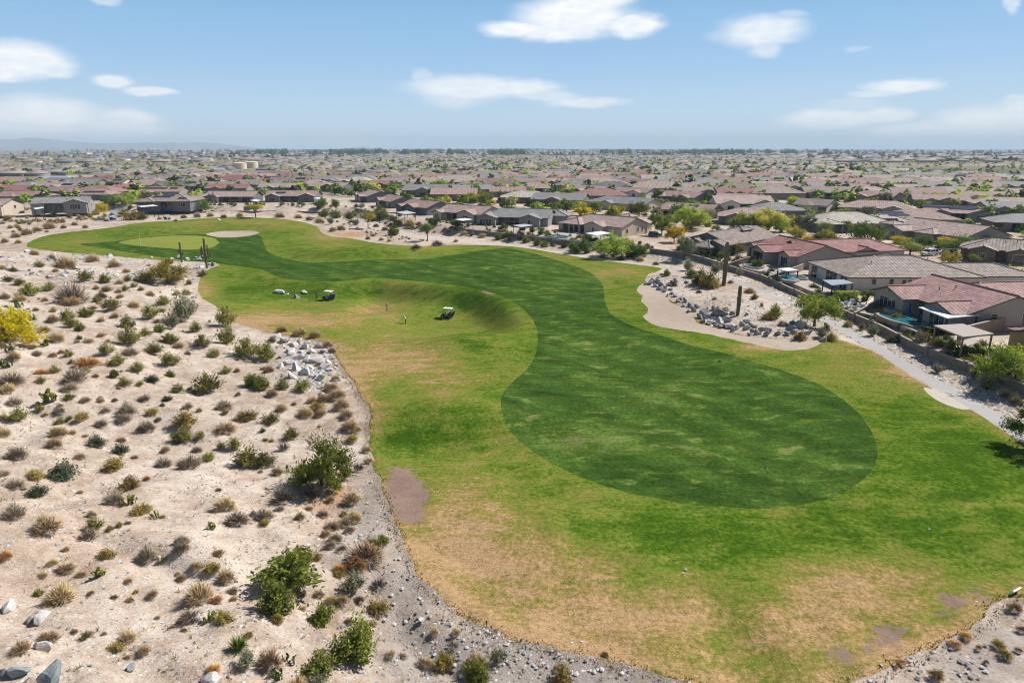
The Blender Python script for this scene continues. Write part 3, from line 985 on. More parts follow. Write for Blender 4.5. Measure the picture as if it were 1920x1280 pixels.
DRY_BLOBS = [(1000, 1050, 190, 110, .50), (860, 960, 90, 90, .42), (1200, 1180, 240, 70, .42), (1500, 1190, 160, 60, .36), (850, 1060, 90, 60, .2), (1650, 1130, 120, 50, .15),
             (1150, 985, 170, 42, -.30), (1010, 905, 80, 45, -.12), (1450, 1010, 260, 40, -.25), (1390, 1120, 60, 100, -.25), (1750, 930, 220, 90, -.05), (1850, 880, 90, 70, -.12), (1700, 1050, 200, 50, .10),
             (1340, 1100, 70, 30, .15), (1600, 1080, 130, 40, .16), (1060, 1130, 100, 50, .12),
             (770, 660, 110, 55, .42), (680, 700, 60, 45, .32), (560, 600, 130, 25, .38), (700, 585, 60, 16, .30), (470, 600, 60, 16, .3), (840, 720, 70, 40, .22), (900, 650, 60, 30, .05),
             (770, 820, 140, 34, -.32), (880, 640, 60, 30, -.22), (900, 770, 60, 45, -.15), (900, 560, 60, 20, -.38), (650, 550, 90, 14, -.18), (760, 640, 60, 12, -.18), (450, 545, 90, 18, -.22), (870, 690, 40, 30, -.1),  # the fairway bank's strongest green blob also puts slope shade into the turf colour
             (385, 545, 26, 22, .6), (600, 450, 60, 14, .18), (690, 470, 140, 12, -.12), (640, 445, 60, 8, .25), (790, 463, 80, 6, .35), (540, 455, 40, 14, -.15), (500, 420, 120, 10, .25), (330, 420, 120, 8, .05),
             (220, 445, 60, 8, -.22), (150, 450, 80, 8, .22), (100, 465, 60, 6, .1), (250, 485, 160, 6, .12), (1000, 480, 100, 10, .22), (1150, 510, 90, 14, .28), (1200, 570, 30, 40, .1),
             (1180, 590, 50, 30, -.05), (1640, 690, 90, 30, .2), (1570, 655, 40, 14, .3), (1700, 760, 60, 30, -.2), (1780, 830, 70, 30, -.12), (1680, 740, 60, 20, .1), (1420, 652, 40, 8, .5),
             (930, 548, 16, 6, .4), (840, 800, 40, 12, .1), (1750, 1010, 120, 60, -.12), (1560, 960, 60, 30, -.1), (950, 830, 40, 30, .12), (1560, 1130, 260, 80, .18), (1100, 1160, 200, 60, .10), (1720, 1215, 110, 28, .30), (1500, 1270, 180, 24, .2), (1150, 1235, 160, 20, .15), (1720, 890, 150, 60, -.14), (1800, 950, 120, 80, -.06)]
FAIR_BLOBS = [(1150, 820, 110, 40, .30), (1060, 830, 60, 30, .22), (1250, 745, 80, 22, .28), (1280, 860, 60, 20, .14), (1480, 845, 50, 18, .12), (1390, 680, 60, 12, .25), (1080, 655, 30, 10, .22), (1130, 700, 110, 30, .12), (1060, 640, 40, 14, .16), (1500, 800, 110, 50, -.06),
              (1350, 850, 120, 40, .06), (1400, 900, 150, 30, -.08), (1000, 500, 120, 20, .08), (1090, 520, 50, 20, .15), (700, 505, 100, 12, .04), (1200, 660, 80, 20, .06), (1560, 870, 60, 30, .05), (450, 470, 60, 20, -.04),
              (990, 780, 40, 60, .06), (300, 470, 120, 8, .0)]
GREY_BLOBS = [(860, 1230, 170, 60, .9), (760, 1110, 60, 80, .85), (690, 960, 36, 90, .75), (1100, 1270, 160, 30, .9), (1850, 1230, 130, 70, .65), (1000, 1240, 120, 40, .5), (660, 1040, 60, 50, .5), (620, 890, 60, 40, .15),
              (1640, 690, 130, 40, .25), (1850, 790, 120, 50, .35), (1350, 480, 120, 20, .25)]
ORANGE_BLOBS = [(632, 920, 20, 18, 1.0), (600, 945, 30, 14, .6), (660, 440, 30, 7, .8), (385, 545, 18, 16, .5), (545, 550, 34, 10, .9), (480, 1010, 200, 200, .05), (160, 1030, 160, 90, .16), (60, 700, 120, 40, .10),
                (1830, 800, 60, 30, .4), (1300, 455, 60, 10, .7), (620, 985, 26, 30, .35)]
build_ground()

# ------------------------------------------------------------------ houses
EAVE = 3.15
PIT = 0.33
OV = 0.55


class RoofB(MB):
    """Roof planes with tile UVs in metres, thickness and fascia."""
    def plane(self, pts, th=0.2):
        P = [Vector(p) for p in pts]
        n = Vector((0, 0, 0))
        for i in range(len(P)):
            a, b = P[i], P[(i + 1) % len(P)]
            n += a.cross(b)
        n.normalize()
        if n.z < 0:
            P.reverse()
            n = -n
        ev = Vector((0, 0, 1)).cross(n)
        ev = ev.normalized() if ev.length > 1e-6 else Vector((1, 0, 0))
        up = n.cross(ev)
        self.face(P, 0, [(p.dot(ev), p.dot(up)) for p in P])
        Q = [p - Vector((0, 0, th)) for p in P]
        self.face(list(reversed(Q)), 1)
        for i in range(len(P)):
            j = (i + 1) % len(P)
            self.face([Q[i], Q[j], P[j], P[i]], 1)

    def cap(self, a, b, r=0.16):
        a, b = Vector(a), Vector(b)
        self.tube([a + Vector((0, 0, .02)), b + Vector((0, 0, .02))], [r, r], 5, 2)

    def gable_or_hip(self, cx, cy, L, D, e, pit, hipL, hipR, rot=0, caps=True, ov=OV):
        """Ridge along x (rot 0) or along y (rot 1), centred at (cx, cy)."""
        hx, hy = L / 2, D / 2
        zr, ze = e + hy * pit, e - ov * pit
        xl, xr = -hx + (hy if hipL else -ov), hx - (hy if hipR else -ov)
        if xl > xr:
            xl = xr = (xl + xr) / 2

        def T(x, y, z):
            return (cx - y, cy + x, z) if rot else (cx + x, cy + y, z)
        el_, er = -hx - ov, hx + ov
        yo = hy + ov
        A, B = T(xl, 0, zr), T(xr, 0, zr)
        self.plane([T(el_, -yo, ze), T(er, -yo, ze), B, A])
        self.plane([T(er, yo, ze), T(el_, yo, ze), A, B])
        if hipL: self.plane([T(el_, yo, ze), T(el_, -yo, ze), A])
        if hipR: self.plane([T(er, -yo, ze), T(er, yo, ze), B])
        if caps:
            self.cap(A, B)
            if hipL:
                self.cap(A, T(el_, -yo, ze)); self.cap(A, T(el_, yo, ze))
            if hipR:
                self.cap(B, T(er, -yo, ze)); self.cap(B, T(er, yo, ze))
        return zr

    def wing(self, u, D, w, out, e, pit, hip=False, side=-1, caps=True, ov=OV):
        hw = w / 2
        zr, ze = e + hw * pit, e - ov * pit
        s = side
        y0 = s * (D / 2 + out + ov)
        yb = s * (D / 2 - hw)
        yv = s * (D / 2 + ov)
        yr = s * (D / 2 + out - hw) if hip else y0
        if hip and abs(yr) < D / 2 - hw: yr = yb
        for k in (-1, 1):
            x = u + k * (hw + ov)
            self.plane([(x, y0, ze), (u, yr, zr), (u, yb, zr), (x, yv, ze)])
            if caps and hip: self.cap((u, yr, zr), (x, y0, ze))
        if hip: self.plane([(u - hw - ov, y0, ze), (u + hw + ov, y0, ze), (u, yr, zr)])
        if caps: self.cap((u, yr, zr), (u, yb, zr))


def gable_tri(mb, x, D, e, pit, face, cx=0, cy=0, drop=0.16):
    """Wall triangle below a gable end at x (face 'x') or y (face 'y')."""
    hy = D / 2
    t = 0.12
    if face == 'x':
        for xx in (x - t, x + t):
            mb.face([(xx, cy - hy, e), (xx, cy + hy, e), (xx, cy, e + hy * pit - drop)], 0)
    else:
        for yy in (x - t, x + t):
            mb.face([(cx - hy, yy, e), (cx + hy, yy, e), (cx, yy, e + hy * pit - drop)], 0)


_face_frames = {}


def put_window(root, fr, s, z, w, h, full=True, kind='window', mull=1):
    """Window on a wall face. fr = (origin, tangent, outward)."""
    o, t, n = (Vector(a) for a in fr)

    def P(a, b, c):
        q = o + t * a + n * c
        return (q.x, q.y, b)

    def bx(mb, a0, a1, z0, z1, c0, c1, mi=0):
        p = [P(a0, z0, c0), P(a1, z0, c0), P(a1, z0, c1), P(a0, z0, c1), P(a0, z1, c0), P(a1, z1, c0), P(a1, z1, c1), P(a0, z1, c1)]
        for q in ((0, 3, 2, 1), (4, 5, 6, 7), (0, 1, 5, 4), (1, 2, 6, 5), (2, 3, 7, 6), (3, 0, 4, 7)):
            mb.face([p[i] for i in q], mi)
    if not full:
        mb = MB()
        bx(mb, s - w / 2, s + w / 2, z, z + h, -0.05, 0.035)
        return mb.build(kind, MAT['glass'], root)
    f = 0.09
    mb = MB()
    bx(mb, s - w / 2 - f, s + w / 2 + f, z + h, z + h + f, -0.05, 0.09)
    bx(mb, s - w / 2 - f, s + w / 2 + f, z - f, z, -0.05, 0.09)
    bx(mb, s - w / 2 - f, s - w / 2, z, z + h, -0.05, 0.08)
    bx(mb, s + w / 2, s + w / 2 + f, z, z + h, -0.05, 0.08)
    for k in range(1, mull):
        a = s - w / 2 + w * k / mull
        bx(mb, a - 0.04, a + 0.04, z, z + h, -0.05, 0.07)
    fo = mb.build(kind, MAT['frame'], root)
    mb = MB()
    bx(mb, s - w / 2, s + w / 2, z, z + h, -0.04, 0.03)
    mb.build('pane', MAT['glass'], fo)
    return fo


HOUSES = []     # (object, x, y, radius)
ROOFC = {k_: tuple(0.95 * c_ for c_ in v_) for k_, v_ in {'salmon': (0.35, 0.24, 0.21), 'red': (0.315, 0.155, 0.145), 'pinkred': (0.335, 0.20, 0.185), 'tan': (0.36, 0.285, 0.245), 'brown': (0.245, 0.195, 0.175), 'grey': (0.255, 0.25, 0.25),
         'pale': (0.44, 0.40, 0.35), 'pinktan': (0.38, 0.285, 0.255), 'greybrown': (0.285, 0.235, 0.205), 'slate': (0.16, 0.165, 0.18)}.items()}
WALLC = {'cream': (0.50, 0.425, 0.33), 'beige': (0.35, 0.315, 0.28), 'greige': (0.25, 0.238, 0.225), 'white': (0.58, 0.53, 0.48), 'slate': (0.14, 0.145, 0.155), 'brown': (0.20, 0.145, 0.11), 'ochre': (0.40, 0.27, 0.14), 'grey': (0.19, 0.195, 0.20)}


def house_parts(root, L, D, roofc, wallc, hipL=False, hipR=False, wings=(), blocks=(), notch=None, wins=(), solar=(), full=True, stone=False, e=EAVE, pit=PIT, porchposts=True):
    rc, wc = (*ROOFC[roofc], 1), (*WALLC[wallc], 1)
    rb, wb = RoofB(), MB()
    zr = rb.gable_or_hip(0, 0, L, D, e, pit, hipL, hipR, 0, full)
    hx, hy = L / 2, D / 2
    ti = 0.0
    # plan of the main walls with patio notches on the front
    plan = [(-hx, -hy)]
    for (a, b, dep) in sorted(notch or []):
        plan += [(a, -hy), (a, -hy + dep), (b, -hy + dep), (b, -hy)]
    plan += [(hx, -hy), (hx, hy), (-hx, hy)]
    n = len(plan)
    for i in range(n):
        a, b = plan[i], plan[(i + 1) % n]
        wl = math.dist(a, b)
        wb.face([(a[0], a[1], -1.6), (b[0], b[1], -1.6), (b[0], b[1], e), (a[0], a[1], e)], 0, [(0, -1.6), (wl, -1.6), (wl, e), (0, e)])
    if not hipL: gable_tri(wb, -hx + 0.13, D, e, pit, 'x')
    if not hipR: gable_tri(wb, hx - 0.13, D, e, pit, 'x')
    frames = {'F': ((0, -hy, 0), (1, 0, 0), (0, -1, 0)), 'B': ((0, hy, 0), (-1, 0, 0), (0, 1, 0)), 'L': ((-hx, 0, 0), (0, -1, 0), (-1, 0, 0)), 'R': ((hx, 0, 0), (0, 1, 0), (1, 0, 0))}
    posts = []
    for i, wg in enumerate(wings):
        u, w, out, kind = wg[:4]
        side = wg[4] if len(wg) > 4 else -1
        u *= L
        hip = 'h' in kind
        rb.wing(u, D, w, out, e, pit, hip, side, full)
        yf = side * (hy + out)
        if 'p' in kind:          # open porch: posts only
            posts += [(u - w / 2 + .25, yf - side * .25), (u + w / 2 - .25, yf - side * .25)]
            if w > 6: posts.append((u, yf - side * .25))
            wb.box(u - w / 2, u + w / 2, min(yf, yf - side * .3), max(yf, yf - side * .3), e - 0.5, e - 0.02)
        else:
            x0, x1 = u - w / 2, u + w / 2
            ya, yb_ = side * (hy - 0.02), yf
            segs = [((x0, ya), (x0, yb_)), ((x0, yb_), (x1, yb_)), ((x1, yb_), (x1, ya))]
            for a, b in segs:
                wl = math.dist(a, b)
                wb.face([(a[0], a[1], -1.6), (b[0], b[1], -1.6), (b[0], b[1], e), (a[0], a[1], e)], 0, [(0, -1.6), (wl, -1.6), (wl, e), (0, e)])
        if not hip:
            gable_tri(wb, yf - side * 0.13, w, e, pit, 'y', u)
        frames['W%d' % i] = ((u, yf, 0), (1, 0, 0) if side < 0 else (-1, 0, 0), (0, side, 0))
    for i, bk in enumerate(blocks):
        cx, cy, bl, bd, rot, bhl, bhr = bk[:7]
        be = bk[7] if len(bk) > 7 else e
        rb.gable_or_hip(cx, cy, bl, bd, be, pit, bhl, bhr, rot, full)
        w2, d2 = (bl / 2, bd / 2) if not rot else (bd / 2, bl / 2)
        poly = [(cx - w2, cy - d2), (cx + w2, cy - d2), (cx + w2, cy + d2), (cx - w2, cy + d2)]
        wb.prism(poly, -1.6 if be < 4.4 else 2.8, be, 0, False)
        for k, hp in ((-1, bhl), (1, bhr)):
            if not hp:
                if rot: gable_tri(wb, cy + k * (bl / 2 - .13), bd, be, pit, 'y', cx)
                else: gable_tri(wb, cx + k * (bl / 2 - .13), bd, be, pit, 'x', 0, cy)
        frames['K%dL' % i] = ((cx - w2, cy, 0), (0, -1, 0), (-1, 0, 0))
        frames['K%dF' % i] = ((cx, cy - d2, 0), (1, 0, 0), (0, -1, 0))
        frames['K%dR' % i] = ((cx + w2, cy, 0), (0, 1, 0), (1, 0, 0))
    ro = rb.build('roof', [MAT['roof'], MAT['fascia'], MAT['ridge']], root)
    ro.color = rc
    wo = wb.build('wall', MAT['stone_wall'] if stone else MAT['wall'], root)
    wo.color = wc
    for (a, b, dep) in (notch or []):
        fr = (((a + b) / 2, -hy + dep, 0), (1, 0, 0), (0, -1, 0))
        put_window(root, fr, 0, 0.1, (b - a) * 0.72, 2.25, full, 'sliding_door' if full else 'window', 3)
        k = max(2, int((b - a) / 4.5) + 1)
        posts += [(a + (b - a) * i / (k - 1) if 0 < i < k - 1 else (a + 0.2 if i == 0 else b - 0.2), -hy + 0.25) for i in range(k)]
    for (face, s, z, w, h, *r) in wins:
        if face in frames:
            put_window(root, frames[face], s, z, w, h, full, 'window', r[0] if r else 1)
    if porchposts and full:
        for (x, y) in posts:
            mb = MB()
            mb.box(x - .2, x + .2, y - .2, y + .2, -0.3, e - 0.2)
            mb.box(x - .27, x + .27, y - .27, y + .27, -0.3, 0.5)
            p = mb.build('patio_post', MAT['wall'], root)
            p.color = wc
    elif posts:
        for (x, y) in posts[:4]:
            mb = MB()
            mb.box(x - .22, x + .22, y - .22, y + .22, -0.3, e - 0.2)
            p = mb.build('patio_post', MAT['wall'], root)
            p.color = wc
    if full:
        rr = random.Random(int(L * 1000 + D * 77))
        for k in range(3):
            x = rr.uniform(-hx * .6, hx * .6)
            yy = rr.choice((-1, 1)) * rr.uniform(.15, .7) * hy
            zz = e + (hy - abs(yy)) * pit
            mb = MB()
            mb.tube([(x, yy, zz - .3), (x, yy, zz + .5)], [.07, .07], 6)
            mb.tube([(x, yy, zz + .5), (x, yy, zz + .58)], [.12, .12], 6)
            mb.build('vent_pipe', MAT['dark_metal'], root)
        for i, wg in enumerate(wings):
            if wg[3] == 'g':
                o = frames['W%d' % i]
                put_window(root, o, 0, e + wg[1] / 2 * pit * 0.32, 0.45, 0.32, False, 'gable_vent')
    for (x, y, w, d, side) in solar:
        mb = MB()
        a = math.atan(pit) * (1 if side < 0 else -1)
        zc = e + (hy - abs(y)) * pit + 0.16
        ca, sa = math.cos(a), math.sin(a)

        def S(px, q, o):
            return (x + px, y + q * ca - o * sa, zc + q * sa + o * ca)
        mb.face([S(-w / 2, -d / 2, .05), S(w / 2, -d / 2, .05), S(w / 2, d / 2, .05), S(-w / 2, d / 2, .05)], 0, [(0, 0), (w, 0), (w, d), (0, d)])
        mb.face([S(-w / 2, d / 2, 0), S(w / 2, d / 2, 0), S(w / 2, -d / 2, 0), S(-w / 2, -d / 2, 0)], 1)
        c = [S(-w / 2, -d / 2, 0), S(w / 2, -d / 2, 0), S(w / 2, d / 2, 0), S(-w / 2, d / 2, 0)]
        t = [S(-w / 2, -d / 2, .05), S(w / 2, -d / 2, .05), S(w / 2, d / 2, .05), S(-w / 2, d / 2, .05)]
        for i in range(4):
            j = (i + 1) % 4
            mb.face([c[i], c[j], t[j], t[i]], 1)
        mb.build('solar_panel', [MAT['solar'], MAT['dark_metal']], root)
    return root


def house(label, roofc, wallc, p=None, at=None, D=15, L=None, yaw=None, hipL=False, hipR=False, group=None, z0=None, **kw):
    """p: ridge end pixels, left end first, unprojected at ridge height."""
    zp = z0 if z0 is not None else (float(pad(*at)) if at else SUBZ)
    if p:
        for _ in range(6):
            zr = zp + EAVE + D / 2 * kw.get('pit', PIT)
            m_ = np.mean([plane_hit(*p[0], zr), plane_hit(*p[1], zr)], axis=0)
            zp = float(pad(*m_))
        (x1, y1), (x2, y2) = plane_hit(*p[0], zr), plane_hit(*p[1], zr)
        d = math.hypot(x2 - x1, y2 - y1)
        u = ((x2 - x1) / d, (y2 - y1) / d)
        a = D / 2 if hipL else 0
        b = D / 2 if hipR else 0
        if L is None:
            L = d + a + b
        cx, cy = (x1 + x2) / 2 + u[0] * (b - a) / 2, (y1 + y2) / 2 + u[1] * (b - a) / 2
        yaw = math.atan2(u[1], u[0]) if yaw is None else yaw
    else:
        cx, cy = at
    z = zp
    if p:       # the plan numbers below were read off at a larger scale
        q = 0.92
        kw['wings'] = [(w[0], w[1] * q, w[2] * q, *w[3:]) for w in kw.get('wings', ())]
        kw['blocks'] = [(*(v * q for v in b[:4]), *b[4:7], *([b[7] + 0.35] if len(b) > 7 else [])) for b in kw.get('blocks', ())]
        kw['notch'] = [(a * q, b * q, c * q) for a, b, c in (kw.get('notch') or [])] or None
        kw['wins'] = [(w[0], w[1] * q, w[2], w[3] * q, *w[4:]) for w in kw.get('wins', ())]
        kw['solar'] = [tuple(v * q for v in s_[:4]) + (s_[4],) for s_ in kw.get('solar', ())]
    root = empty('house', (cx, cy, z), yaw, label, 'house', group)
    house_parts(root, L, D, roofc, wallc, hipL, hipR, **kw)
    HOUSES.append((root, cx, cy, max(L, D) / 2))
    return root


# front row, from the golf course's near side to the far side
FRONT = 'houses along the golf course'
house('red tiled house with ochre wall and grey window, cut off by the picture edge', 'pinkred', 'ochre', at=(79.5, 86), D=15, L=18, yaw=math.radians(-86), hipL=True, hipR=True,
      wins=[('F', -5.5, .3, 3.4, 2.2, 3), ('L', 2, 1, 1.4, 1.2), ('L', -3, 1, 1.4, 1.2)], wings=[(-.22, 6, 1.5, 'g')], group=FRONT)
house('pinkish red tiled house with white shade cover over its blue pool patio', 'pinkred', 'beige', p=[(1751, 515), (1906, 554)], D=15.3, group=FRONT,
      wings=[(-.33, 8.5, 3.0, 'g'), (.31, 7.0, 2.5, 'g')], blocks=[(-5, 11, 22, 12, 1, True, True)], notch=[(-2.6, 2.6, 3.2)],
      wins=[('W0', 0, .2, 4.6, 2.2, 4), ('W1', 0, .4, 3.6, 2.0, 3), ('R', -3.4, .9, 1.2, 1.9), ('R', 2.5, .9, 1.2, 1.9), ('L', 0, 1, 1.2, 1.2)])
house('large grey brown hip roofed house with a row of small side windows', 'greybrown', 'white', p=[(1640, 479), (1708, 479)], D=18.9, pit=.285, hipL=True, hipR=True, group=FRONT,
      blocks=[(15, -3.0, 24, 12, 0, True, True), (6, 9, 18, 11, 1, True, True)],
      wins=[('L', 8.0, .1, 3.0, 2.6, 2), ('L', 2.0, .1, 5.2, 2.6, 3), ('L', -7.0, .1, 2.8, 2.6, 2), ('F', -9, 1.5, .9, 1.0), ('F', -5.2, 1.5, .9, 1.0), ('F', -2.4, 1.5, .8, .9), ('F', -1.2, 1.5, .8, .9), ('F', 1.2, 1.5, .9, .9)])
house('red tiled house with three front gables and a deep dark patio', 'red', 'beige', p=[(1462.5, 441), (1549, 460)], D=14.0, group=FRONT,
      wings=[(-.40, 5.2, 2.0, 'g'), (-.08, 7.2, 4.0, 'g'), (.34, 5.6, 1.6, 'g')], blocks=[(-1.5, 13, 30, 13.5, 1, False, True), (2, 16, 7, 6, 0, False, False)],
      wins=[('W0', 0, .3, 2.2, 2.2, 2), ('W1', 0, .05, 5.2, 2.6, 1), ('W2', 0, .2, 3.0, 2.2, 3), ('R', 3, 1.4, 1.2, .9)])  # the middle gable's dark pane paints the shade inside an open patio
house('brown roofed house with three blue grey gables and a round porch', 'brown', 'grey', at=(63.0, 196), D=14.5, L=25, yaw=math.atan2(.66, .75), group=FRONT,
      blocks=[(-11.8, -4.2, 8, 5.8, 0, False, False), (-12.6, 1.6, 7, 6.0, 0, False, False), (-11.2, 5.6, 5, 4.0, 0, False, False), (-15.2, -2.2, 5.4, 7.6, 1, True, True, 2.7), (4, 0, 4.5, 4.0, 0, True, True, 5.4)],
      wins=[('F', 1, 1, 1.6, 1.6), ('F', 8, 1.2, 1.4, 1.3), ('K3L', 1.5, .2, 3.0, 1.9, 1), ('K2L', 0, .5, 2, 1.9)])
house('tan roofed house with cream gable end and small square roof turret', 'pinktan', 'cream', p=[(1108, 401), (1192.5, 408)], D=14.8, hipL=True, group=FRONT,
      wings=[(-.27, 10, 2.6, 'hp'), (.12, 8, 2.4, 'g')], blocks=[(7, 6.5, 14, 10, 1, False, False), (8.5, 3.5, 4.4, 4.2, 0, True, True, 5.4)], notch=[(-13, -2, 2.5)],
      wins=[('W1', 0, 1.0, 1.0, 1.4), ('R', 1.5, 1, .9, 1.5), ('R', 4.2, 1, .9, 1.5), ('R', 6.6, .1, .9, 2.1), ('R', -5, 1, 1.0, 1.3)])
house('grey roofed house with two front gables beside the tan roofed house', 'grey', 'greige', p=[(943, 390), (1035, 392)], D=14.4, hipL=True, group=FRONT,
      wings=[(-.36, 7.6, 3.4, 'g'), (.26, 8.0, 3.2, 'g')], blocks=[(11.5, 8, 16, 11, 0, False, True)], notch=[(-6, 3.5, 3)],
      wins=[('W0', 0, .2, 4.6, 2.2, 4), ('W1', 0, 1, 1.2, 1.3)])
house('salmon roofed house with pale cream gable end and white patio cover', 'pinktan', 'cream', p=[(842, 382), (922, 387)], D=14.0, group=FRONT,
      wings=[(-.42, 4.5, 2.2, 'g'), (.24, 9, 2.0, 'g')], notch=[(-7, 1.5, 3.2)], wins=[('W0', 0, .6, 1.8, 1.8, 2), ('R', -3, 1, 1, 1.5), ('R', 3.5, 1, 1, 1.5), ('W1', 0, .3, 2.4, 2, 2)])
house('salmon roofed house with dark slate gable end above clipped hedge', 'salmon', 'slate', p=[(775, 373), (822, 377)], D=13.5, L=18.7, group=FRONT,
      wings=[(-.02, 8, 1.8, 'g'), (-.42, 4.5, 1.5, 'g')], wins=[('W0', 0, .5, 2.4, 1.9, 2), ('R', 2, 1.4, .8, 1.2)])
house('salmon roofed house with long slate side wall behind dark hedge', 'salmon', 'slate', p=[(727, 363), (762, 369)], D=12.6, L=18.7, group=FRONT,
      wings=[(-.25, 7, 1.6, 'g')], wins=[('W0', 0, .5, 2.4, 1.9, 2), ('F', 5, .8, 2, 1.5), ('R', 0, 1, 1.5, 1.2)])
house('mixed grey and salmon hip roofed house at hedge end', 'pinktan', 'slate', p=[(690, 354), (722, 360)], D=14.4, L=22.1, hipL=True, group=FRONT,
      wings=[(-.1, 6, 2, 'g'), (.22, 6, 2.4, 'g')], blocks=[(-6, 6, 16, 12, 0, True, False)], wins=[('W0', 0, .5, 2.2, 1.9, 2), ('W1', 0, .5, 2.2, 1.9, 2)])
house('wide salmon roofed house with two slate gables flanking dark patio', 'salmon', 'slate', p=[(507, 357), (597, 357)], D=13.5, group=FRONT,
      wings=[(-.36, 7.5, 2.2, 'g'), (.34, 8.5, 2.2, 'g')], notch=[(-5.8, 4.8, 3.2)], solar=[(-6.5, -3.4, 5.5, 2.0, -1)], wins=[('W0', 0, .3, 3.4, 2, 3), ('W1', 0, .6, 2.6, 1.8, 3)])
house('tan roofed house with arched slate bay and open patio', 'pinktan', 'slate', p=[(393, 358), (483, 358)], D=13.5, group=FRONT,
      wings=[(-.33, 7, 2.8, 'g')], notch=[(-4, 5.5, 3.4), (7, 12, 2.5)], wins=[('W0', 0, .6, 3.2, 2.0, 3)])
house('bright red roofed house directly behind the arched bay house', 'red', 'greige', p=[(392, 345), (468, 345)], D=12.6, wings=[(-.22, 6, 1.2, 'g')], wins=[('F', 4, .8, 3, 1.5)], group=FRONT, full=False)
house('greyish hip roofed house with black solar panels near yellow shrub road', 'greybrown', 'slate', p=[(304, 364), (336, 364)], D=16.2, hipL=True, hipR=True, group=FRONT, pit=.31,
      wings=[(-.3, 8, 2.5, 'hp')], notch=[(-2, 5, 3.2)], solar=[(-2.5, -3.6, 9, 2, -1), (0, -1.9, 6, 1.6, -1), (8.2, -5.5, 4, 1.6, -1)], wins=[('F', 9, .5, 3.4, 2, 3)])
house('long grey roofed house with wide slate gable and cream end wall', 'grey', 'greige', p=[(66, 370), (169, 368)], D=12.6, group=FRONT,
      wings=[(.28, 9.5, 2.2, 'g'), (-.40, 5, 1.8, 'h')], notch=[(-7, 1.6, 3)], wins=[('W0', 0, .3, 4.4, 2.1, 4), ('R', 0, 1, 1.2, 1.3)])
house('tan roofed house with pale end wall cut by the picture edge', 'tan', 'cream', p=[(-30, 372), (22, 372)], D=12.6, wings=[(.3, 5, 1.2, 'g')], wins=[('W0', 0, .8, 2, 1.5), ('R', 1, 1, 1.2, 1.3)], group=FRONT)

SECOND = 'second row houses'
house('big pink tan roofed house with square entrance tower and white car in drive', 'pinktan', 'greige', p=[(1715, 408), (1859, 424)], D=17.1, L=25.5, group=SECOND,
      wings=[(-.36, 7.5, 4.0, 'g'), (.02, 7, 2, 'h')], blocks=[(-16.5, -7, 5.2, 5.0, 0, True, True, 4.0)], wins=[('W0', 0, .8, 2, 1.6, 2), ('K0F', 0, .1, 1.6, 2.6), ('R', -2, 1.6, 2.2, 1.0), ('F', 6, .2, 4.5, 2.1, 1)])
house('stone faced house at the picture edge behind white car drive', 'greybrown', 'brown', p=[(1862, 446), (1960, 452)], D=12.6, hipL=True, stone=True, group=SECOND,
      wings=[(-.22, 6, 2.5, 'g'), (.22, 5, 3, 'g')], wins=[('W0', 0, .9, 1.6, 1.3, 2), ('F', -12, .1, 3.4, 2.2), ('W1', 0, .2, 2.6, 2.2)])
house('pale hip roofed house with blue solar panels behind green tree', 'pale', 'greige', p=[(1563, 397), (1609, 397)], D=18.0, hipL=True, hipR=True, group=SECOND,
      wings=[(-.33, 7, 2.5, 'hp')], blocks=[(14, 2, 20, 12, 0, True, True)], solar=[(17, -1.2, 9, 2.2, -1), (18.5, -3.4, 8, 2.0, -1)], wins=[('F', 3, .5, 3, 2, 2)])
house('salmon roofed house with long blue solar array along its ridge', 'salmon', 'grey', p=[(1732, 384), (1857, 387)], D=13.5, group=SECOND,
      wings=[(-.30, 8, 2, 'g'), (.30, 10, 2, 'g')], notch=[(-4, 4, 3)], solar=[(-8, -2.0, 10, 1.8, -1), (2.2, -2.6, 11, 3.4, -1), (11.5, -1.9, 6.5, 1.7, -1)], wins=[('W0', 0, .5, 2.5, 1.9, 2), ('W1', 0, .5, 3.4, 1.9, 3)])
house('pinkish hip roofed house left of the solar array house', 'pinktan', 'beige', p=[(1612, 375), (1680, 377)], D=15.3, hipL=True, hipR=True, group=SECOND, full=False, wings=[(.2, 8, 3, 'g')], wins=[('W0', 0, .8, 2.4, 1.5), ('F', -6, .4, 5, 2.0)])
house('brown salmon house with white gable end and patio shadow', 'brown', 'white', p=[(1500, 371), (1562, 374)], D=13.5, group=SECOND, full=False, wings=[(-.1, 7, 2, 'h')], notch=[(-9, -3.6, 3)], wins=[('R', 0, 1, 1.2, 1.3), ('F', 6, .4, 4, 2)])
house('long pink roofed house with two low front gables', 'salmon', 'greige', p=[(1622, 357), (1686, 360)], D=14.4, group=SECOND, full=False, wings=[(-.35, 6, 1.5, 'g'), (.1, 7, 2, 'g')], wins=[('W0', 0, .8, 2, 1.5), ('F', 8, .5, 4, 1.9)])
house('long pink roofed house directly above the solar array house', 'salmon', 'greige', p=[(1710, 363), (1815, 365)], D=13.5, group=SECOND, full=False, wings=[(.1, 8, 2, 'g'), (-.2, 5, 1.5, 'g')], wins=[('W0', 0, .8, 2.4, 1.5), ('F', -10, .5, 4, 1.9)])
house('pale pink roofed house with two dark gables and bright yellow shrubs in front', 'pinktan', 'grey', p=[(1649, 345), (1717, 345)], D=12.6, group=SECOND, full=False, wings=[(-.3, 8, 2, 'g'), (.32, 8, 2, 'g')], wins=[('W0', 0, .6, 2.4, 1.8), ('W1', 0, .6, 2.4, 1.8), ('F', 0, .3, 5, 2)])
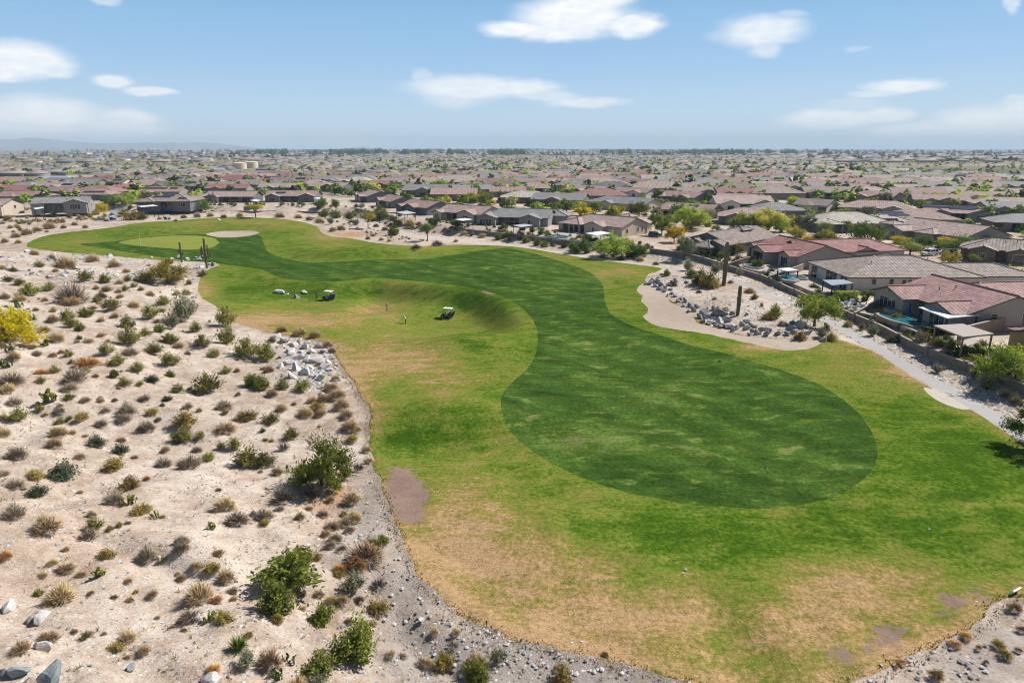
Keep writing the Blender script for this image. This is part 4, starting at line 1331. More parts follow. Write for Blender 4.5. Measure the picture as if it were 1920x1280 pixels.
house('salmon house with row of four dark patio bays', 'salmon', 'greige', p=[(1740, 349), (1810, 350)], D=12.6, group=SECOND, full=False, notch=[(-8, -3, 3), (-2, 4, 3), (5, 11, 3)], solar=[(6, -2.5, 9, 2, -1), (-4, -2.5, 5, 1.6, -1)])
house('tan roofed house with small square dormer at the picture edge', 'pinktan', 'beige', p=[(1856, 369), (1950, 371)], D=14.4, hipL=True, group=SECOND, full=False, wings=[(-.1, 4, 1.5, 'g'), (.25, 8, 2, 'g')], wins=[('W0', 0, 1, 2, 1.5)])
house('grey roofed house with shaded stone patio at the picture edge', 'grey', 'brown', p=[(1900, 400), (1985, 402)], D=14.4, hipL=True, group=SECOND, full=False, notch=[(-6, 4, 3)], wins=[('F', -10, .5, 3.5, 2)])
house('tan roofed house at the picture edge with dark bay under a hip', 'pinktan', 'grey', p=[(1862, 352), (1925, 353)], D=12.6, hipL=True, hipR=True, group=SECOND, full=False, notch=[(-2, 6, 3)], wins=[('F', -8, .5, 3, 1.8)])
house('grey hip roofed house with long dark patio glazing', 'grey', 'grey', p=[(1516, 342), (1556, 342)], D=13.5, hipL=True, hipR=True, group=SECOND, full=False, notch=[(-9, 9, 3)])
house('pinkish grey roofed house with white patio awning', 'pinktan', 'grey', p=[(1572, 343), (1632, 345)], D=12.6, group=SECOND, full=False, wings=[(-.3, 7, 2, 'g')], notch=[(0, 9, 3)], wins=[('W0', 0, .6, 2.4, 1.8)])
house('red roofed house with dark patio at the tree row', 'red', 'grey', p=[(1440, 337), (1478, 337)], D=12.6, group=SECOND, full=False, notch=[(-7, 7, 3)])
house('grey roofed house with brown stucco gable behind yellow shrubs', 'grey', 'brown', p=[(1004, 362), (1100, 361)], D=16.2, L=25.5, group=SECOND, full=False, wings=[(-.05, 9, 3, 'g')], wins=[('F', -9, .3, 3, 2.1), ('W0', 0, .8, 2, 1.5)], yaw=-.35)
house('pale cream hip roofed house with rounded entrance', 'pale', 'brown', p=[(968, 358), (1006, 358)], D=15.3, hipL=True, hipR=True, group=SECOND, full=False, wings=[(.3, 5, 3, 'g')], wins=[('F', -6, .3, 3, 2.1)])
house('grey roofed house with cream gable end above green trees', 'grey', 'cream', p=[(1138, 367), (1226, 372)], D=14.4, hipL=True, group=SECOND, full=False, wings=[(-.1, 7, 2, 'g')], wins=[('F', 3, .6, 4, 1.6), ('R', 0, 1.2, 1, 1)])
house('salmon roofed house with stone garage front behind grey green trees', 'salmon', 'brown', p=[(1252, 379), (1345, 384)], D=12.6, group=SECOND, full=False, wings=[(-.36, 8, 3, 'h'), (.1, 8, 2, 'g')], solar=[(2, -2.6, 5, 2, -1)], wins=[('W0', 0, .1, 4, 2.2), ('W1', 0, .8, 2, 1.5)])
house('pale grey hip roofed house above the grey green trees', 'pinktan', 'grey', p=[(1388, 389), (1432, 390)], D=15.3, hipL=True, hipR=True, group=SECOND, full=False, wings=[(-.25, 8, 2, 'g')], wins=[('W0', 0, .8, 2, 1.5)])
house('salmon roofed house with blue white gable triangle', 'salmon', 'grey', p=[(1238, 356), (1318, 361)], D=13.5, group=SECOND, full=False, wings=[(-.28, 8, 2, 'h'), (.3, 7, 2, 'g')], wins=[('W1', 0, .8, 2, 1.5), ('F', 0, .5, 4, 1.9)])
house('long salmon roofed house with two slate front gables', 'pinktan', 'grey', p=[(1346, 362), (1430, 364)], D=14.4, group=SECOND, full=False, wings=[(-.42, 6, 2, 'g'), (.25, 9, 2, 'g')], wins=[('W0', 0, .8, 2, 1.5), ('F', -3, .4, 6, 2)])
house('long salmon roofed house right of lime green shrub mass', 'pinktan', 'greige', p=[(1078, 346), (1140, 350)], D=14.4, group=SECOND, full=False, wings=[(-.05, 7, 2, 'g')], wins=[('W0', 0, .8, 2, 1.5), ('R', 0, 1, 1, 1)])
house('salmon roofed house with white gable above lime green shrubs', 'salmon', 'white', p=[(1160, 350), (1224, 353)], D=12.6, group=SECOND, full=False, wings=[(.2, 8, 2, 'g')], wins=[('W0', 0, .8, 2, 1.5)])
house('tan hip roofed house with dark carport opening', 'tan', 'grey', p=[(1300, 340), (1350, 341)], D=13.5, hipL=True, group=SECOND, full=False, notch=[(-6, 6, 3)])
house('grey blue roofed house between two lime shrub masses', 'grey', 'slate', p=[(848, 347), (918, 346)], D=13.5, hipR=True, group=SECOND, full=False, wings=[(-.38, 7, 3, 'g'), (-.1, 7, 2, 'g')], wins=[('W0', 0, .8, 2.4, 1.6), ('W1', 0, .8, 2.4, 1.6)])
house('salmon roofed house with grey flat carport beside yellow green trees', 'salmon', 'grey', p=[(920, 350), (985, 350)], D=13.5, group=SECOND, full=False, wings=[(.3, 8, 2, 'h')], wins=[('F', -4, .4, 5, 2)])
house('vivid red gable roofed house above the hedge', 'red', 'slate', p=[(676, 338), (742, 338)], D=12.6, group=SECOND, full=False, wings=[(.1, 6, 1.5, 'g')], wins=[('F', -5, .8, 2, 1.4)])
house('grey brown roofed house with dark gable right of vivid red roof', 'greybrown', 'slate', p=[(756, 340), (806, 340)], D=12.6, group=SECOND, full=False, wings=[(.38, 7, 2, 'g')], wins=[('W0', 0, .8, 2.4, 1.6)])
house('tan roofed house with pointed slate gable and twin windows', 'pinktan', 'slate', p=[(588, 341), (654, 342)], D=13.5, group=SECOND, full=False, wings=[(.12, 11, 3, 'g')], wins=[('W0', -2, .4, 2.6, 2.1), ('W0', 2.5, .6, 1.6, 1.8)])
house('tan roofed house with lime shrub against its wall', 'pinktan', 'grey', p=[(490, 343), (560, 343)], D=13.5, group=SECOND, full=False, wings=[(-.2, 7, 2, 'g')], wins=[('F', 6, .6, 4, 1.8)])
house('red roofed house with large black solar panel', 'red', 'slate', p=[(494, 330), (532, 330)], D=12.6, group=SECOND, full=False, solar=[(0, -3.2, 14, 3, -1)], wings=[(.2, 5, 2, 'h')])
house('dull red roofed house with bluish black solar panel', 'pinkred', 'slate', p=[(544, 329), (580, 329)], D=12.6, group=SECOND, full=False, solar=[(0, -3.2, 14, 3, -1)], wings=[(.25, 5, 2, 'h')])
house('red roofed house beside white parked van', 'red', 'cream', p=[(185, 346), (246, 345)], D=12.6, group=SECOND, full=False, wings=[(.35, 7, 2, 'g')], wins=[('R', 0, 1, 2, 1.5)])
house('brown roofed house with slate gable left of the red roofs', 'brown', 'slate', p=[(96, 350), (150, 350)], D=12.6, group=SECOND, full=False, wings=[(.3, 7, 2, 'h')], wins=[('L', 0, 1, 2, 1.5)])
house('long pale red roofed house by the picture edge', 'pinkred', 'beige', p=[(8, 358), (72, 358)], D=12.6, group=SECOND, full=False, hipR=True, wings=[(-.2, 6, 2, 'h')])
house('low salmon roofed house with black solar row', 'salmon', 'slate', p=[(160, 356), (196, 356)], D=11.7, group=SECOND, full=False, hipR=True, solar=[(-2, -3, 12, 2.2, -1)])
house('salmon roofed house with two dark solar rows behind hip roofed house', 'salmon', 'greige', p=[(282, 350), (345, 350)], D=13.5, group=SECOND, full=False, hipL=True, solar=[(-3, -2.6, 16, 1.8, -1), (9, -2.6, 5, 1.8, -1)])
NEAR_N = len(HOUSES)

# ------------------------------------------------------------------ foliage meshes
def quads_from(centers, nrm, size, rng, aspect=1.7, lean=0.0):
    """Leaf quads: arrays of centres, normals and sizes to verts and faces."""
    n = len(centers)
    r = rng.normal(size=(n, 3))
    t = np.cross(nrm, r)
    t /= np.linalg.norm(t, axis=1)[:, None] + 1e-9
    b = np.cross(nrm, t)
    s = size[:, None]
    V = np.stack([centers - t * s * 0.5 * aspect, centers - b * s * 0.42, centers + t * s * 0.5 * aspect, centers + b * s * 0.42], 1).reshape(-1, 3)
    F = np.arange(4 * n).reshape(n, 4)
    return V, F


def leaf_cloud(rng, cents, rads, n_each, size, up=0.35, shell=0.55, squash=1.0):
    P, N, T = [], [], []
    for c, r in zip(cents, rads):
        d = rng.normal(size=(n_each, 3))
        d /= np.linalg.norm(d, axis=1)[:, None]
        rad = r * (shell + (1 - shell) * rng.random(n_each)) ** 0.8 * (0.8 + 0.4 * rng.random(n_each))
        p = c + d * rad[:, None] * np.array([1, 1, squash])
        nn = d + rng.normal(size=(n_each, 3)) * 0.55 + np.array([0, 0, up])
        P.append(p)
        N.append(nn / np.linalg.norm(nn, axis=1)[:, None])
        T.append(np.clip(rng.normal(0.5, 0.17, n_each) + rng.normal(0, 0.14), 0, 1))
    P, N, T = np.concatenate(P), np.concatenate(N), np.concatenate(T)
    sz = size * rng.uniform(0.6, 1.35, len(P))
    V, F = quads_from(P, N, sz, rng)
    return V, F, np.repeat(T, 4)


def feather(rng, cents, rads, rays, n, size):
    """Fine drooping sprays: narrow leaves strung along twigs that fan out of each clump."""
    P, D, T = [], [], []
    for c, r in zip(cents, rads):
        d = rng.normal(size=(rays, 3))
        out = np.array([c[0], c[1], 0.0]) * 2.2 + np.array([0, 0, 0.55])
        d = d / np.linalg.norm(d, axis=1)[:, None] + out
        d /= np.linalg.norm(d, axis=1)[:, None]
        b = c - d * r * 0.35 + rng.normal(size=(rays, 3)) * r * 0.30
        L = r * rng.uniform(0.8, 1.7, (rays, 1))
        f = rng.uniform(0.0, 1.0, (rays, n, 1))
        q = b[:, None] + d[:, None] * L[:, None] * f + rng.normal(size=(rays, n, 3)) * 0.010
        q[:, :, 2] -= (f[:, :, 0] ** 2) * 0.05
        P.append(q.reshape(-1, 3))
        dd = np.repeat(d, n, 0) + rng.normal(size=(rays * n, 3)) * 0.45
        D.append(dd / np.linalg.norm(dd, axis=1)[:, None])
        T.append(np.clip(np.repeat(rng.normal(.5, .14, rays), n) + rng.normal(0, .13) + rng.normal(0, .1, rays * n), 0, 1))
    P, D, T = np.concatenate(P), np.concatenate(D), np.concatenate(T)
    s2 = np.cross(D, rng.normal(size=D.shape))
    s2 /= np.linalg.norm(s2, axis=1)[:, None]
    sz = size * rng.uniform(.6, 1.4, (len(P), 1))
    V = np.stack([P - D * sz * 1.3, P - s2 * sz * .42, P + D * sz * 1.3, P + s2 * sz * .42], 1).reshape(-1, 3)
    return V, np.arange(len(V)).reshape(-1, 4), np.repeat(T, 4)


def tree_meshes(seed, kind, leaf, far=False):
    """Crown and trunk meshes about 1 unit wide, standing on z = 0."""
    rng = np.random.default_rng(seed)
    par = {'spread': (0.78, 0.20, 0.60, 13), 'airy': (0.80, 0.16, 0.52, 16), 'round': (0.95, 0.24, 0.62, 12), 'ground': (0.75, 0.17, 0.40, 16), 'umbrella': (0.85, 0.17, 0.70, 12)}[kind]
    H, cr, zc, nc = par
    cents, rads = [], []
    for i in range(nc):
        a = i * 2.399 + rng.uniform(-.4, .4)
        rr = 0.36 * math.sqrt((i + 0.4) / nc)
        zz = zc + (H - zc - cr * 0.5) * (1 - (rr / 0.36) ** 2) * rng.uniform(0.5, 1.0) + rng.uniform(-.09, .05)
        if kind == 'ground': zz = rng.uniform(0.07, 0.56) * (1.15 - rr * 1.2)
        if kind == 'airy': zz = rng.uniform(0.28, 0.66) * (1.15 - rr * .8)
        if kind == 'round': zz = rng.uniform(0.3, 0.78)
        cents.append(np.array([math.cos(a) * rr, math.sin(a) * rr, zz]))
        rads.append(cr * rng.uniform(0.65, 1.15))
    n_each = 26 if far else 210
    size = 0.10 if far else 0.032
    if kind in ('airy', 'ground') and not far:
        V, F, T = feather(rng, cents, rads, 70, 11, 0.0145)
    else:
        V, F, T = leaf_cloud(rng, cents, rads, n_each, size, 0.3, 0.35, 0.78)
    # loose sprays that break the outline
    ns = 6 if far else 40
    extra = []
    for c, r in zip(cents, rads):
        d = rng.normal(size=(max(1, ns // nc + 1), 3)); d[:, 2] = np.abs(d[:, 2]) * .6
        d /= np.linalg.norm(d, axis=1)[:, None]
        extra.append(c + d * r * rng.uniform(1.0, 1.45, (len(d), 1)))
    ex = np.concatenate(extra)
    V2, F2, T2 = leaf_cloud(rng, ex, np.full(len(ex), 0.035), 8 if not far else 3, size * 0.9, 0.2, 0.1)
    F2 = F2 + len(V)
    V, F, T = np.concatenate([V, V2]), np.concatenate([F, F2]), np.concatenate([T, T2])
    V[:, 2] = np.maximum(V[:, 2], 0.02)
    crown = array_mesh('crown', V, F, LEAF[leaf], None, {'tint': T})
    mb = MB()
    if far:
        mb.tube([(0, 0, -.05), (0.01, 0, zc)], [.03, .018], 4)
    else:
        nb = 3 if kind in ('airy', 'ground') else 2
        top = Vector((0.01, 0.01, 0.16 if kind != 'umbrella' else 0.34))
        mb.tube([(0, 0, -.06), (0.008, 0.004, .08), top], [.034, .027, .022], 7)
        for i in range(nc):
            c = Vector(cents[i])
            if i % 2 and kind == 'ground': continue
            mid = top.lerp(c, 0.5) + Vector((rng.uniform(-.03, .03), rng.uniform(-.03, .03), rng.uniform(-.01, .04)))
            mb.tube([top, mid, c], [.014, .009, .004], 5)
    trunk = mb.mesh('trunk', MAT['greenbark'] if leaf in ('lime', 'yellow', 'yellowgreen') else MAT['bark'])
    return crown, trunk


TREE_LIB = {}


def tree_proto(kind, leaf, far, var):
    k = (kind, leaf, far, var)
    if k not in TREE_LIB:
        TREE_LIB[k] = tree_meshes(hash((kind, leaf, var)) % 9999 if False else (sum(map(ord, kind + leaf)) * 7 + var * 131), kind, leaf, far)
    return TREE_LIB[k]


def place_tree(x, y, z, w, h, kind, leaf, name, label, cat='tree', group=None, far=False, var=None, rz=None):
    var = random.randrange(3) if var is None else var
    crown, trunk = tree_proto(kind, leaf, far, var)
    H = {'spread': 0.86, 'airy': 0.80, 'round': 0.98, 'ground': 0.72, 'umbrella': 0.93}[kind]
    root = empty(name, (x, y, z), random.uniform(0, 6.28) if rz is None else rz, label, cat, group)
    root.scale = (w, w, h / H)
    link(bpy.data.objects.new('crown', crown), root)
    link(bpy.data.objects.new('trunk', trunk), root)
    return root


def spikes(rng, n, shape, width, base_r=0.06, droop=0.0, minr=0.0):
    """Thin three sided twigs radiating from the base of a shrub about 1 unit wide; tint per twig."""
    hz, spread = shape
    a = rng.uniform(0, 2 * math.pi, n)
    u = rng.random(n) ** 0.6
    th = u * spread
    L = rng.uniform(0.62, 1.05, n)
    d = np.stack([np.cos(a) * np.sin(th), np.sin(a) * np.sin(th), np.cos(th)], 1)
    tip = d * np.array([0.5, 0.5, hz]) * L[:, None]
    tip += rng.normal(size=(n, 3)) * 0.03
    tip[:, 2] = np.maximum(tip[:, 2], 0.02)
    b0 = np.stack([np.cos(a) * base_r * u, np.sin(a) * base_r * u, np.zeros(n)], 1)
    b0 = b0 + (tip - b0) * (minr * rng.random((n, 1)))
    side = np.cross(tip - b0, rng.normal(size=(n, 3)))
    side /= np.linalg.norm(side, axis=1)[:, None] + 1e-9
    s2 = np.cross(tip - b0, side)
    s2 /= np.linalg.norm(s2, axis=1)[:, None] + 1e-9
    mid = b0 + (tip - b0) * 0.55 + np.array([0, 0, 0.03])
    w = width * rng.uniform(0.7, 1.4, (n, 1))
    V = np.stack([b0, mid + side * w, mid - side * w * .5 + s2 * w * .86, mid - side * w * .5 - s2 * w * .86, tip], 1).reshape(-1, 3)
    k = np.arange(n)[:, None] * 5
    F = np.concatenate([k + np.array([[0, 2, 1]]), k + np.array([[0, 3, 2]]), k + np.array([[0, 1, 3]]), k + np.array([[4, 1, 2]]), k + np.array([[4, 2, 3]]), k + np.array([[4, 3, 1]])])
    T = np.repeat(np.clip(rng.normal(0.5, 0.2, n), 0, 1), 5)
    return V, F, T, tip, b0


def shrub_mesh(kind, var):
    rng = np.random.default_rng(1000 + var * 17 + sum(map(ord, kind)))

    def join(parts, mats):
        Vs, Fs, Ts, mi, off = [], [], [], [], 0
        tri, quad, mt, mq = [], [], [], []
        for (V, F, T, m) in parts:
            Vs.append(V); Ts.append(T)
            (tri if F.shape[1] == 3 else quad).append(F + off)
            (mt if F.shape[1] == 3 else mq).append(np.full(len(F), m))
            off += len(V)
        Fl, ml = [], []
        if tri: Fl.append(np.concatenate(tri)); ml.append(np.concatenate(mt))
        if quad: Fl.append(np.concatenate(quad)); ml.append(np.concatenate(mq))
        return array_mesh(kind, np.concatenate(Vs), Fl, mats, np.concatenate(ml), {'tint': np.concatenate(Ts)})

    def lump(V, amt=0.22):
        """Uneven outline: stretch with a slow wave round the stem."""
        a = np.arctan2(V[:, 1], V[:, 0])
        k = 1 + amt * np.sin(a * 2 + var * 1.7) * 0.6 + amt * np.sin(a * 3 + var * 2.9) * 0.5 + amt * 0.4 * np.sin(a * 5 + var)
        V = V.copy()
        V[:, 0] *= k; V[:, 1] *= k; V[:, 2] *= (1 + 0.5 * (k - 1))
        return V
    if kind in ('creosote', 'bright', 'blue', 'silver', 'gold'):
        p = {'creosote': (110, (0.62, 1.25), 12, 0.034), 'bright': (140, (0.70, 1.3), 15, 0.040), 'blue': (150, (0.55, 1.35), 12, 0.034), 'silver': (120, (0.80, 1.1), 13, 0.032), 'gold': (150, (0.54, 1.45), 11, 0.032)}[kind]
        V, F, T, tip, b0 = spikes(rng, p[0], p[1], 0.006, 0.07)
        n = p[2]
        f = rng.uniform(0.42 if kind != 'gold' else 0.6, 1.03, (len(tip), n, 1))
        P = (b0[:, None, :] + (tip - b0)[:, None, :] * f + rng.normal(size=(len(tip), n, 3)) * 0.035).reshape(-1, 3)
        P[:, 2] = np.maximum(P[:, 2], 0.02)
        nn = rng.normal(size=P.shape) + np.array([0, 0, 0.6])
        nn /= np.linalg.norm(nn, axis=1)[:, None]
        V2, F2 = quads_from(P, nn, p[3] * rng.uniform(0.6, 1.4, len(P)), rng, 2.0)
        tw = np.repeat(np.clip(rng.normal(0.5, 0.15, len(tip)), 0, 1), n) + rng.normal(0, 0.13, len(P))
        return join([(lump(V), F, T, 1), (lump(V2), F2, np.repeat(np.clip(tw, 0, 1), 4), 0)], [LEAF[kind], MAT['twig']])
    if kind in ('dry', 'grey', 'orange'):
        V, F, T, tip, b0 = spikes(rng, 620, (0.54, 1.5), 0.0065, 0.12, 0, 0.6)
        V2, F2, T2, _, _ = spikes(rng, 90, (0.62, 1.45), 0.006, 0.1, 0, 0.7)
        return join([(lump(V), F, T, 0), (lump(V2), F2, T2, 0 if kind != 'grey' else 1)], [LEAF[kind], MAT['deadwood']])
    if kind == 'dead':
        V, F, T, tip, b0 = spikes(rng, 130, (0.6, 1.35), 0.008, 0.08, 0, 0.2)
        V2, F2, T2, _, _ = spikes(rng, 160, (0.65, 1.4), 0.005, 0.1, 0, 0.75)
        return join([(lump(V), F, T, 0), (lump(V2), F2, T2, 0)], [MAT['twig']])
    if kind in ('pear', 'darkpear'):
        # pads: thick flattened ovals, one growing from another
        u, v = np.meshgrid(np.linspace(0, 2 * math.pi, 9)[:-1], np.linspace(0, math.pi, 6))
        S = np.stack([np.cos(u) * np.sin(v), np.sin(u) * np.sin(v), np.cos(v)], 2).reshape(-1, 3)
        fq = np.array([[r * 8 + c, r * 8 + (c + 1) % 8, (r + 1) * 8 + (c + 1) % 8, (r + 1) * 8 + c] for r in range(5) for c in range(8)])
        Vs, Fs, Ts, pads = [], [], [], []
        n1 = 10
        for i in range(n1 + 26):
            if i < n1:
                a = rng.uniform(0, 6.28); r = rng.uniform(0.05, 0.33)
                base = np.array([math.cos(a) * r, math.sin(a) * r, 0.0]); tilt = rng.uniform(0.0, 0.6)
            else:
                pb = pads[rng.integers(0, len(pads))]
                base = pb[0] + pb[1] * pb[2] * rng.uniform(0.75, 0.98) + rng.normal(size=3) * 0.02
                a = rng.uniform(0, 6.28); tilt = rng.uniform(0.1, 0.9)
                if base[2] > 0.45: continue
            up = np.array([math.cos(a) * math.sin(tilt), math.sin(a) * math.sin(tilt), math.cos(tilt)])
            L = rng.uniform(0.13, 0.20)
            t = np.cross(up, rng.normal(size=3)); t /= np.linalg.norm(t)
            w = np.cross(up, t)
            k = base + up * L * 0.45
            Q = k + S[:, :1] * t * L * 0.40 + S[:, 1:2] * w * 0.025 + S[:, 2:] * up * L * 0.52
            Q[:, 2] = np.maximum(Q[:, 2], -0.02)
            Fs.append(fq + len(Vs) * len(S)); Vs.append(Q)
            Ts.append(np.full(len(S), np.clip(rng.normal(.5, .22), 0, 1)))
            pads.append((base, up, L))
        return array_mesh(kind, np.concatenate(Vs), np.concatenate(Fs), LEAF['cactus' if kind == 'pear' else 'cactusdark'], None, {'tint': np.concatenate(Ts)}, True)
    if kind == 'yucca':
        V, F, T, tip, b0 = spikes(rng, 170, (0.8, 1.45), 0.013, 0.05)
        return join([(V, F, T, 0)], [LEAF['green']])
    raise KeyError(kind)


SHRUB_LIB = {}
KINDS = {'C': ('creosote', 'creosote_shrub', 'olive creosote shrub'), 'D': ('dry', 'dry_tuft', 'dry tan tuft'), 'G': ('grey', 'leafless_shrub', 'leafless grey shrub'),
         'O': ('gold', 'golden_shrub', 'golden olive shrub'), 'B': ('blue', 'jojoba_shrub', 'dark blue green shrub'), 'P': ('pear', 'prickly_pear', 'yellow green prickly pear'),
         'Q': ('darkpear', 'prickly_pear', 'deep green prickly pear'), 'L': ('bright', 'leafy_shrub', 'bright green leafy shrub'), 'S': ('silver', 'silver_shrub', 'silvery green shrub'),
         'R': ('orange', 'rusty_shrub', 'rusty orange dry shrub'), 'X': ('dead', 'dead_brush', 'dark dead brush'), 'U': ('yucca', 'yucca_plant', 'spiky green yucca')}
PLACED = []      # (object, describing words, x, y, zone) for the labels written at the end


def shrub(letter, x, y, z, w, hk=1.0, zone='desert'):
    kind, name, desc = KINDS[letter]
    var = random.randrange(4)
    if (kind, var) not in SHRUB_LIB:
        SHRUB_LIB[(kind, var)] = shrub_mesh(kind, var)
    o = bpy.data.objects.new(name, SHRUB_LIB[(kind, var)])
    o.location = (x, y, z - 0.03)
    o.rotation_euler = (random.uniform(-.08, .08), random.uniform(-.08, .08), random.uniform(0, 6.28))
    o.scale = (w * 1.08, w * random.uniform(0.9, 1.1), w * hk * random.uniform(0.9, 1.15))
    link(o)
    size = 'small' if w < 0.95 else ('middling' if w < 2.2 else 'large')
    PLACED.append((o, size + ' ' + desc, x, y, zone, 'cactus' if letter in 'PQ' else 'shrub'))
    return o


def shrubs_px(text, ox, oy, k, hk=1.0, zone='desert', lift=0.30):
    for it in text.replace('\n', '').split(';'):
        it = it.strip()
        if not it: continue
        a = it.split(',')
        px, w = ox + float(a[0]) / k, float(a[2]) / k
        py = oy + float(a[1]) / k + w * lift
        x, y, z = G(px, py)
        s = px_per_m(x, y, z)
        shrub(a[3], x, y, z, w / s * 1.06, (float(a[4]) if len(a) > 4 else 1.0) * hk, zone)

# ------------------------------------------------------------------ the desert slope: shrubs where they grow
shrubs_px('''230,400,170,C;370,385,100,C;540,450,240,G,1.2;140,520,90,Q;40,455,90,G;150,465,110,D;300,220,80,C;500,195,190,D;640,310,120,C;790,330,90,L;960,325,70,C;1080,315,140,C;900,350,70,D;
1005,375,60,C;890,415,60,G;940,398,60,C;800,400,80,O;725,390,60,D;760,445,100,G;540,485,150,D;730,480,80,C;830,520,140,C;900,455,60,D;1130,435,90,D;1010,515,100,D;1230,490,110,C;1420,355,60,C;
1400,425,80,D;1520,285,80,C;1380,580,230,S,1.25;1290,660,150,S;1690,630,170,C,1.5;1470,690,110,C;400,620,110,D;510,600,130,C;650,590,120,L,.8;400,565,60,C;240,610,100,Q;860,600,80,D;960,660,150,C,1.2;
1130,580,150,C;970,770,170,C,1.1;1090,730,100,C;1200,700,100,L;1280,770,130,L,.7;760,630,80,D;600,695,80,L;530,660,110,C;320,800,110,Q;430,760,140,D;250,830,70,D;600,770,50,L;670,785,80,D;760,745,70,D;
800,860,130,C,1.1;80,850,100,Q;60,950,120,Q;280,880,90,G;400,890,70,D;110,900,120,D;520,890,80,C;880,930,140,C;980,870,120,G;1160,850,130,C,1.2;1270,930,150,C;1030,985,120,C;1340,820,100,D;1520,795,140,C;
1600,890,110,C;540,945,60,C;650,930,200,R,.8;560,1040,210,G;310,1010,120,R,.7;410,1010,90,C;650,1015,80,C;860,1040,80,L;930,1100,110,C;310,1085,80,C;90,1070,180,G;60,1140,130,D;520,1130,130,G;360,1190,180,P;
520,1205,90,C;640,1225,90,D;110,1240,130,G;1050,1110,70,C;1140,1070,110,B;1280,1050,70,L;1080,1215,100,G;1330,1150,100,C;1560,1110,210,C,1.1;1700,1010,90,C;1780,1010,60,D;1900,1090,150,L;1700,760,190,C;
1860,850,210,C,1.1;1250,1220,80,B;1410,885,60,G;1780,930,40,D;720,1050,60,D;460,870,60,D;200,760,70,D;150,350,90,C;60,330,80,C;100,260,70,C;20,240,70,D;420,260,60,D;260,130,80,D;390,160,60,D;860,210,110,D;
950,265,70,D;700,170,110,D;1180,270,70,D;1060,400,60,D;1330,430,70,D;1220,560,60,D;1180,640,60,D;700,540,60,D;340,480,60,D;270,560,60,D;330,700,90,D;190,690,80,D''', 0, 440, 4)
shrubs_px('''130,300,170,C;300,255,90,C;450,262,100,G;20,320,90,D;450,350,90,C;520,332,60,C;610,315,110,O;790,265,80,G;760,195,60,D;960,255,170,G;930,330,120,G;1140,280,90,O;1190,335,60,G;1110,385,140,G;
760,365,110,G;30,430,130,D;440,425,150,D;540,430,80,D;410,510,130,D;720,500,170,B;900,565,140,B;910,485,80,D;840,670,165,O;130,580,175,G;270,745,140,O;480,710,230,B;600,610,80,D;120,810,140,G;280,870,150,B;
30,740,90,G;1390,330,180,O;1370,450,170,C;1500,460,90,C;1330,490,110,X;1690,390,160,D;1850,300,150,O;1230,660,140,G;1420,650,190,G;1560,620,120,C;1860,620,230,C,1.1;1760,520,130,C;1660,540,80,C;1680,225,140,G;
1410,235,90,G;1495,270,60,C;1220,230,50,C;1690,285,70,C;970,810,170,O;860,920,160,G;960,930,140,P;1060,1000,150,O;1160,1050,100,P;1100,780,70,R;1640,865,50,G;1690,960,180,D;1780,1070,180,G;1900,1040,80,G;
1580,1130,110,P;110,1020,190,G;360,1110,240,D;710,1120,150,C;660,1200,150,G,1.2;690,1040,90,G;960,1110,60,G;1370,1240,110,G,1.2;600,880,60,D;1240,560,80,D;1010,620,60,D;640,460,50,D;1480,560,90,G;340,300,50,D''', 0, 700, 4)
shrubs_px('''70,880,200,C,1.1;100,1000,90,D;40,1120,130,L;200,1120,120,C;350,1120,150,C;560,1130,120,D;600,1180,160,D;640,1260,140,D;500,1210,110,D;680,1330,120,D;540,810,90,D;440,740,110,D;330,720,120,D;200,700,90,D;
570,860,70,D;600,1060,80,D;720,1400,110,D;760,1450,80,D;420,1230,90,D;120,1180,90,D;250,870,60,D;470,960,60,D;120,780,80,G''', 480, 440, 4)
shrubs_px('''110,330,150,C;190,250,110,D;270,440,140,C;700,375,140,D;720,470,110,O;50,420,60,U;210,545,110,X;60,640,180,C;200,900,230,X,.8;430,880,190,X,.8;770,690,110,X;720,920,150,D;60,1050,150,G;60,1110,90,O;
660,1040,60,O;740,1060,140,D;460,240,120,O;370,280,140,D;480,290,100,D;830,560,80,D;850,640,80,D;160,720,110,D;560,930,80,D;620,1120,110,D;500,1040,100,G;330,1060,90,D;180,1000,80,G;400,1000,70,D''', 480, 700, 4)
shrubs_px('''460,590,240,D,1.1;500,400,140,D;740,420,150,P;800,300,130,O;1110,300,170,G,1.2;1215,340,80,P;1365,255,120,G,1.2;1640,290,100,D;1470,390,100,D;1590,395,140,O;1700,460,160,D;1140,600,110,D;980,640,80,D;
965,500,80,D;1360,480,90,D;680,595,60,D;1500,590,230,D,1.2;1620,640,110,R;1420,760,170,G;1560,760,150,P;1680,770,150,O;370,920,160,D;40,310,110,R;960,915,150,D;1080,1020,110,D;1290,850,50,D;160,990,170,D;
1790,980,170,U;1860,910,80,O;1850,1110,170,S;1600,1160,140,R;1750,640,80,D;1180,780,60,D;560,880,60,D;780,900,50,D;1380,870,60,D''', 0, 960, 4)
